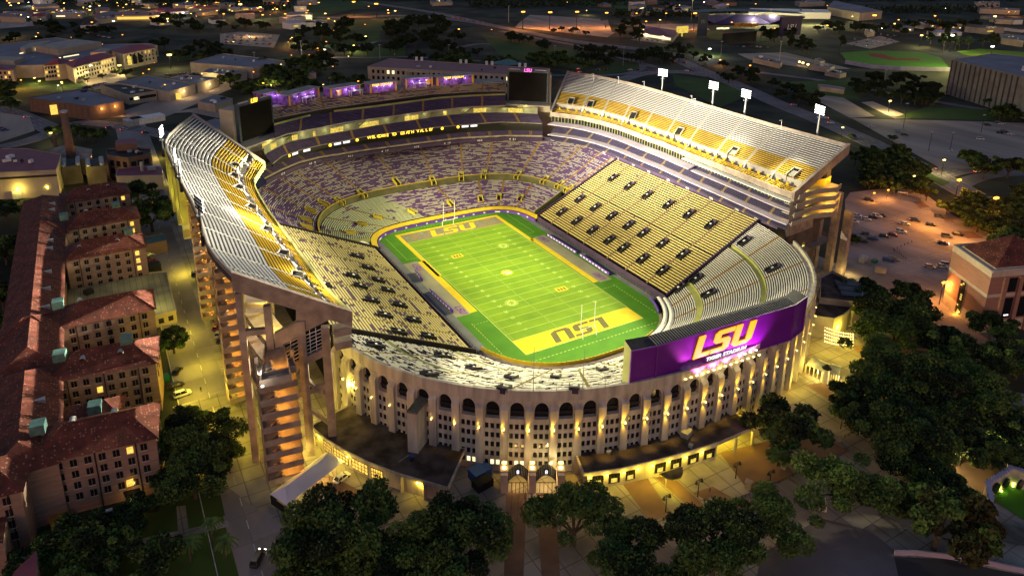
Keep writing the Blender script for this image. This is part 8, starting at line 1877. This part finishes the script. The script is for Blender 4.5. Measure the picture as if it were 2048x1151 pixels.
# ================================================================ street lamps
LAMPS = []
def street_lamp(u, v, h, colr, power, where, name='street_lamp', big=1.0):
    """u,v = pixel of the lamp head at height h"""
    p = at(u, v, h); o = empty(name, (p.x, p.y, 0)); MB().tube((0, 0, 0), (0, 0, h), .16*big, .09*big, 6).build('pole', M['dark_metal'], o, local=True)
    MB().box((.3, 0, h), (1.3*big, .6*big, .35*big)).build('lamp_head', M[{'o': 'lamp_orange', 'y': 'lamp_yellow', 'w': 'lamp_white', 'd': 'steel'}[colr]], o, local=True)
    if power:
        l = point((p.x, p.y, h-.8), power*(2.6 if v > 300 else 3.5), {'o': (1, .36, .06), 'y': (1, .8, .3), 'w': (1, .95, .8)}[colr], .4, None); l.parent = o; l.location = (0, 0, h-.8)
    LAMPS.append((o, u, v, colr, where)); return o
for u, v, h, c, pw, wh, b in ((752, 8, 22, 'o', 60000, 'over the park by the highway', 4), (707, 4, 22, 'o', 40000, 'over the park by the highway', 3.4), (1046, 24, 24, 'o', 60000, 'in the far car park row', 3.6), (1100, 25, 24, 'o', 70000, 'in the far car park row', 3.8), (1154, 24, 24, 'o', 60000, 'in the far car park row', 3.6), (1213, 26, 22, 'o', 30000, 'in the far car park row', 3), (1390, 27, 24, 'o', 50000, 'left of the ballpark', 3.6), (1749, 31, 24, 'o', 60000, 'beside the practice hall', 4.2), (1870, 32, 18, 'o', 12000, 'on the skyline at right', 2.4),
                              (1918, 360, 13, 'o', 9000, 'at the street corner by the lot', 1.8), (1992, 396, 15, 'o', 2500, 'right of the orange lit lot', 2.0), (1887, 565, 9, 'o', 2600, 'at the lower end of the lot', 1.2), (1748, 386, 5, 'o', 900, 'under the small trees', .9), (1776, 380, 5, 'o', 900, 'under the small trees', .9), (1828, 352, 8, 'y', 0, 'by the avenue', 1),
                              (338, 110, 14, 'y', 14000, 'by the arched campus wing', 3), (172, 145, 9, 'y', 6000, 'in front of the long campus wing', 2.2), (238, 131, 9, 'y', 7000, 'in front of the arched campus wing', 2.2), (480, 9, 20, 'y', 30000, 'in the town at top left', 3.6), (520, 15, 18, 'y', 15000, 'in the town at top left', 2.6), (1419, 98, 9, 'w', 9000, 'by the path below the ballpark', 2.2), (1990, 33, 18, 'y', 30000, 'near the top right corner', 3.4), (1843, 71, 14, 'y', 15000, 'above the softball field', 2.6), (1905, 71, 20, 'w', 12000, 'beside the lit pitch', 3), (1985, 93, 14, 'w', 12000, 'at the arena corner', 3),
                              (1780, 202, 10, 'y', 6000, 'on the parking strip', 1.6), (1888, 320, 9, 'y', 2200, 'by the avenue crossing', 1.3), (1977, 878, 7, 'y', 1200, 'on the brown paving at right', 1.0), (1912, 908, 6, 'y', 900, 'on the brown paving at right', .8), (215, 1020, 8, 'd', 0, 'in front of the nearest dormitory', 1), (570, 28, 12, 'o', 3000, 'along the highway', 2), (525, 30, 12, 'o', 3000, 'in the town at top left', 2), (447, 28, 12, 'o', 3000, 'in the town at top left', 2), (790, 22, 12, 'y', 3500, 'in the park', 2), (731, 73, 9, 'y', 1500, 'in the park', 1.6), (791, 94, 8, 'y', 1500, 'in the park', 1.4), (707, 91, 8, 'y', 1500, 'in the park', 1.4),
                              (100, 266, 7, 'y', 700, 'beside the chimney trees', 1.2), (1685, 255, 8, 'y', 1000, 'by the avenue', 1.2), (1440, 120, 6, 'o', 1500, 'by the avenue', 1.4), (1500, 131, 6, 'o', 1500, 'by the avenue', 1.4), (716, 153, 6, 'o', 1500, 'behind the far terrace', 1.4), (702, 161, 6, 'o', 1500, 'behind the far terrace', 1.4), (1135, 155, 5, 'o', 900, 'behind the right scoreboard', 1.2), (78, 162, 5, 'y', 700, 'on the campus lawn', 1.2), (25, 187, 5, 'y', 700, 'on the campus lawn', 1.2), (68, 156, 5, 'y', 700, 'on the campus lawn', 1.2), (122, 164, 5, 'y', 900, 'on the campus lawn', 1.2), (1320, 40, 14, 'y', 3000, 'above the restaurant', 1.6), (1273, 27, 14, 'o', 3000, 'above the restaurant', 2), (1332, 27, 14, 'o', 3000, 'above the restaurant', 2), (1292, 43, 8, 'o', 3000, 'above the restaurant', 2)):
    street_lamp(u, v, h, c, pw, wh, big=b)
for u0, v0, v1 in ((604, 82, 122), (760, 90, 118), (898, 90, 114), (1017, 12, 46), (1109, 92, 124), (511, 105, 140), (1246, 94, 132), (1382, 2, 44), (1557, 83, 132), (1767, 140, 175), (2042, 182, 227), (1599, 38, 68), (1441, 83, 118), (661, 156, 176), (1806, 207, 258), (1857, 264, 302), (1962, 230, 265), (1160, 38, 66), (1900, 265, 300)):
    g_ = at(u0, v1, 0); hz = zat(g_.x, g_.y, v0); o = empty('light_pole', (g_.x, g_.y, 0)); MB().tube((0, 0, 0), (0, 0, hz), .45 if hz > 20 else .2, .3 if hz > 20 else .12, 6).build('pole', M['steel' if v0 < 200 else 'dark_metal'], o, local=True); MB().box((0, 0, hz), (2.5, 1, .5)).build('lamp_head', M['steel'], o, local=True); LAMPS.append((o, u0, v0, 'd', 'tall unlit'))
for i, (a, b) in enumerate((((1331, 989), (1331, 1023)), ((1395, 958), (1395, 993)), ((1475, 924), (1471, 956)), ((1683, 828), (1681, 857)), ((1540, 940), (1540, 960)))):
    g_ = at(b[0], b[1], 0); hz = zat(g_.x, g_.y, a[1]); o = empty('plaza_lamp', (g_.x, g_.y, 0), 0, 'dark twin-headed lamp post on the forecourt, %s from left' % ORD[i], 'lamp post', 'twin-headed lamps on the forecourt')
    MB().tube((0, 0, 0), (0, 0, hz), .14, .09, 8).build('pole', M['dark_metal'], o, local=True); MB().beam((-.9, 0, hz), (.9, 0, hz), .1, .1).build('cross_arm', M['dark_metal'], o, local=True)
    for x in (-.9, .9): MB().tube((x, 0, hz-.9), (x, 0, hz), .45, .1, 8).build('lamp_shade', M['dark_metal'], o, local=True)
random.seed(33)
for k in range(170):
    if k >= 120: u, v = random.uniform(0, 720), random.uniform(55, 175)
    elif k < 85: u, v = random.uniform(0, 640), abs(random.gauss(0, 20))+1
    else: u, v = random.uniform(640, 2048), random.uniform(1, 60)
    street_lamp(u, v, random.uniform(5, 10), random.choice('yyooywo'), 2500 if k % 5 == 0 else 0, 'town' if k < 120 else 'campus', 'town_lamp', big=random.uniform(.8, 2.2) if k < 120 else random.uniform(.6, 1.1))
for u, v in ((300, 20), (380, 12), (250, 12), (150, 12), (60, 14), (320, 30), (420, 22), (600, 20), (20, 60), (500, 60), (1990, 100)):
    p = at(u, v, 9); point(p, 9000, (1, .6, .2), 1)
p = at(300, 585, 11); point(p, 1500, (1, .85, .3), .6)  # added light without a post, brightens the mossy annex roof
for px in ((370, 520), (360, 640), (400, 700), (430, 790), (440, 860), (380, 760)):
    p = at(*px, 6); point(p, 2300, (1, .78, .05), .6)
for px, z_, pw_ in (((1862, 420), 9, 9000), ((1930, 452), 9, 9000), ((1880, 400), 8, 3000)):  # added lights without posts, carry the orange glow onto the lot
    p = at(*px, z_); point(p, pw_, (1, .36, .05), .5)
for px in ((1450, 940), (1380, 980), (1330, 1000), (1560, 880), (1200, 975), (1640, 820)):
    p = at(*px, 5.5); point(p, 170, (1, .66, .18), .5)

# ================================================================ people and small things
def person(u, v, z, where, shirt='skin_cloth'):
    p = at(u, v, z); o = empty('person', (p.x, p.y, z)); me = bpy.data.meshes.new('body'); 
    vs = [(0, 0, .95), (0, 0, 1.2), (0, 0, 1.45), (0, 0, 1.55), (0, 0, 1.68), (-.1, 0, .9), (-.12, .12, .48), (-.12, 0, .06), (-.12, .14, .04), (.1, 0, .9), (.12, -.12, .5), (.13, -.2, .1), (.13, -.06, .04), (-.2, 0, 1.42), (-.27, -.06, 1.15), (-.25, .08, .9), (.2, 0, 1.42), (.27, .06, 1.15), (.25, .12, .9)]
    es = [(0, 1), (1, 2), (2, 3), (3, 4), (0, 5), (5, 6), (6, 7), (7, 8), (0, 9), (9, 10), (10, 11), (11, 12), (2, 13), (13, 14), (14, 15), (2, 16), (16, 17), (17, 18)]
    me.from_pydata(vs, es, []); b = bpy.data.objects.new('body', me); col.objects.link(b); b.parent = o; sk = b.modifiers.new('skin', 'SKIN')
    rr = [.15, .14, .15, .06, .105, .1, .07, .045, .05, .1, .07, .045, .05, .06, .045, .035, .06, .045, .035]
    for i, s in enumerate(me.skin_vertices[0].data): s.radius = (rr[i], rr[i]*.85)
    me.skin_vertices[0].data[0].use_root = True; b.modifiers.new('sub', 'SUBSURF').levels = 1; me.materials.append(M[shirt]); return o
tag(person(402, 783, 0, ''), 'person in dark clothing walking on the yellow lit road', 'person'); tag(person(1419, 985, 0, '', 'purple_trim'), 'person in purple standing on the forecourt', 'person')
for i, (px, m_, sz, lb, ct) in enumerate((((118, 1040), 'dumpster', (3.6, 2.2, 2.0), 'orange yellow dumpster against the nearest dormitory', 'dumpster'), ((86, 1035), 'tent', (1.6, 1.2, 2.2), 'pale cabinet in the corner beside the orange dumpster', 'cabinet'), ((326, 757), 'greenbin', (3.2, 2.2, 1.7), 'green dumpster at the end of a dormitory wing', 'dumpster'), ((1749, 522), 'greenbin', (2.6, 1.6, 1.2), 'green skip beside the parking lot', 'skip'), ((960, 945), 'bluebin', (5.0, 3.4, 2.6), 'blue covered machine between annex and gate', 'machine'), ((965, 965), 'black', (4.5, 3.0, 2.0), 'black bins below the blue machine', 'bins'), ((1727, 518), 'steel', (3.6, 2.2, 2.4), 'grey utility cart at the kerb of the parking lot', 'cart'), ((309, 535), 'black', (4.2, 4.0, 3.2), 'dark container shed at the end of the flat roofed annex', 'container'))):
    p = at(*px, sz[2]/2); mb = MB(); mb.box((0, 0, 0), sz, .15); mb.box((0, 0, sz[2]/2+.08), (sz[0]+.2, sz[1]+.2, .14), .15); mb.box((0, -sz[1]/2-.05, -.1), (sz[0]*.8, .1, .15), .15); o = mb.build(ct.replace(' ', '_'), M[m_]); o.location = p; tag(o, lb, ct)
k = 0
for a, b, n in (((1787, 500), (1823, 485), 6), ((1789, 503), (1811, 518), 6)):
    for i in range(n):
        s = i/(n-1); p = at(a[0]+(b[0]-a[0])*s, a[1]+(b[1]-a[1])*s, 0); mb = MB(); mb.tube((0, 0, 0), (0, 0, 1.0), .12, .12, 6); mb.tube((0, 0, 1.0), (0, 0, 1.1), .15, .06, 6); o = mb.build('bollard', M['black']); o.location = p; k += 1
        tag(o, 'black bollard %s of the %s line in the parking lot' % (('first', 'second', 'third', 'fourth', 'fifth', 'last')[i], ('upper slanting', 'lower slanting')[0 if n and a[0] == 1787 else 1]), 'bollard', 'bollards in the parking lot')
p = at(1760, 545, 0); mb = MB(); mb.box((0, 0, 1.1), (4, 1.5, 2.2), -.8); mb.box((0, 0, 2.3), (4.4, 1.9, .2), -.8); o = mb.build('gate_booth', M['conc']); o.location = p; tag(o, 'little grey gate booth at the entrance of the parking lot', 'booth')

# ================================================================ labels for trees, cars and lamps
WH = {'tent': 'between marquee and annex', 'plaza': 'on the near plaza', 'gate': 'in front of the entrance gates', 'annex': 'beside the right annex', 'terrace': 'right of the arcade near the string lights', 'pink': 'around the pink brick building', 'garden': 'beside the walled garden', 'dorm': 'around the dormitory wings', 'lawn': 'on the bottom left lawn', 'plant': 'round the tall chimney', 'lot': 'around the right parking lots', 'avenue': 'along the avenue', 'strip': 'in the belt behind the left scoreboard', 'park': 'in the park beyond the stadium', 'museum': 'behind the museum hall', 'highway': 'beside the highway', 'ballpark': 'around the ballpark', 'arena': 'around the arena', 'campus': 'around the upper left campus', 'town': 'among the town lights', 'horizon': 'near the skyline'}
KD = {'near': 'large dark oak', 'open': 'thin crowned oak with bare limbs', 'mid': 'round leafy tree', 'far': 'small dark tree', 'autumn': 'reddish brown leaved tree', 'cone': 'narrow dark tree'}
def number(Q, keyf, textf, catf, grpf):
    d = {}
    for it in Q: d.setdefault(keyf(it), []).append(it)
    for k_, L_ in d.items():
        L_.sort(key=lambda t: t[1]); n = len(L_)
        for i, it in enumerate(L_): tag(it[0], textf(it, '' if n == 1 else ('leftmost' if i == 0 else 'rightmost' if i == n-1 else ORD[i]+' from left')), catf(it), grpf(it))
number(LABELQ, lambda t: (t[4], t[5]), lambda t, o_: (KD[t[4]]+' '+WH[t[5]]+(', '+o_ if o_ else '')), lambda t: 'tree', lambda t: 'trees '+WH[t[5]])
number(BL, lambda t: t[1] < 700, lambda t, o_: 'small low town building %s, %s' % ('at upper left' if t[1] < 700 else 'on the right-hand skyline', o_), lambda t: 'building', lambda t: 'small town buildings')
number(CARS, lambda t: (t[3], t[4], t[5]), lambda t, o_: '%s %s %s%s' % (t[3], 'car' if t[4] == 'sedan' else 'tall car', t[5], ', '+o_ if o_ else ''), lambda t: 'car', lambda t: t[6])
CN = {'o': 'orange', 'y': 'yellow', 'w': 'white', 'd': 'unlit'}
number(LAMPS, lambda t: (t[3], t[4]), lambda t, o_: '%s %s %s%s' % (CN[t[3]], 'lamp post' if t[3] == 'd' else 'glowing street lamp', {'town': 'in the distant town', 'campus': 'among the campus buildings at upper left', 'tall unlit': 'standing tall beyond the stadium'}.get(t[4], t[4]), ', '+o_ if o_ else ''), lambda t: 'street lamp', lambda t: 'street lamps in the surroundings')
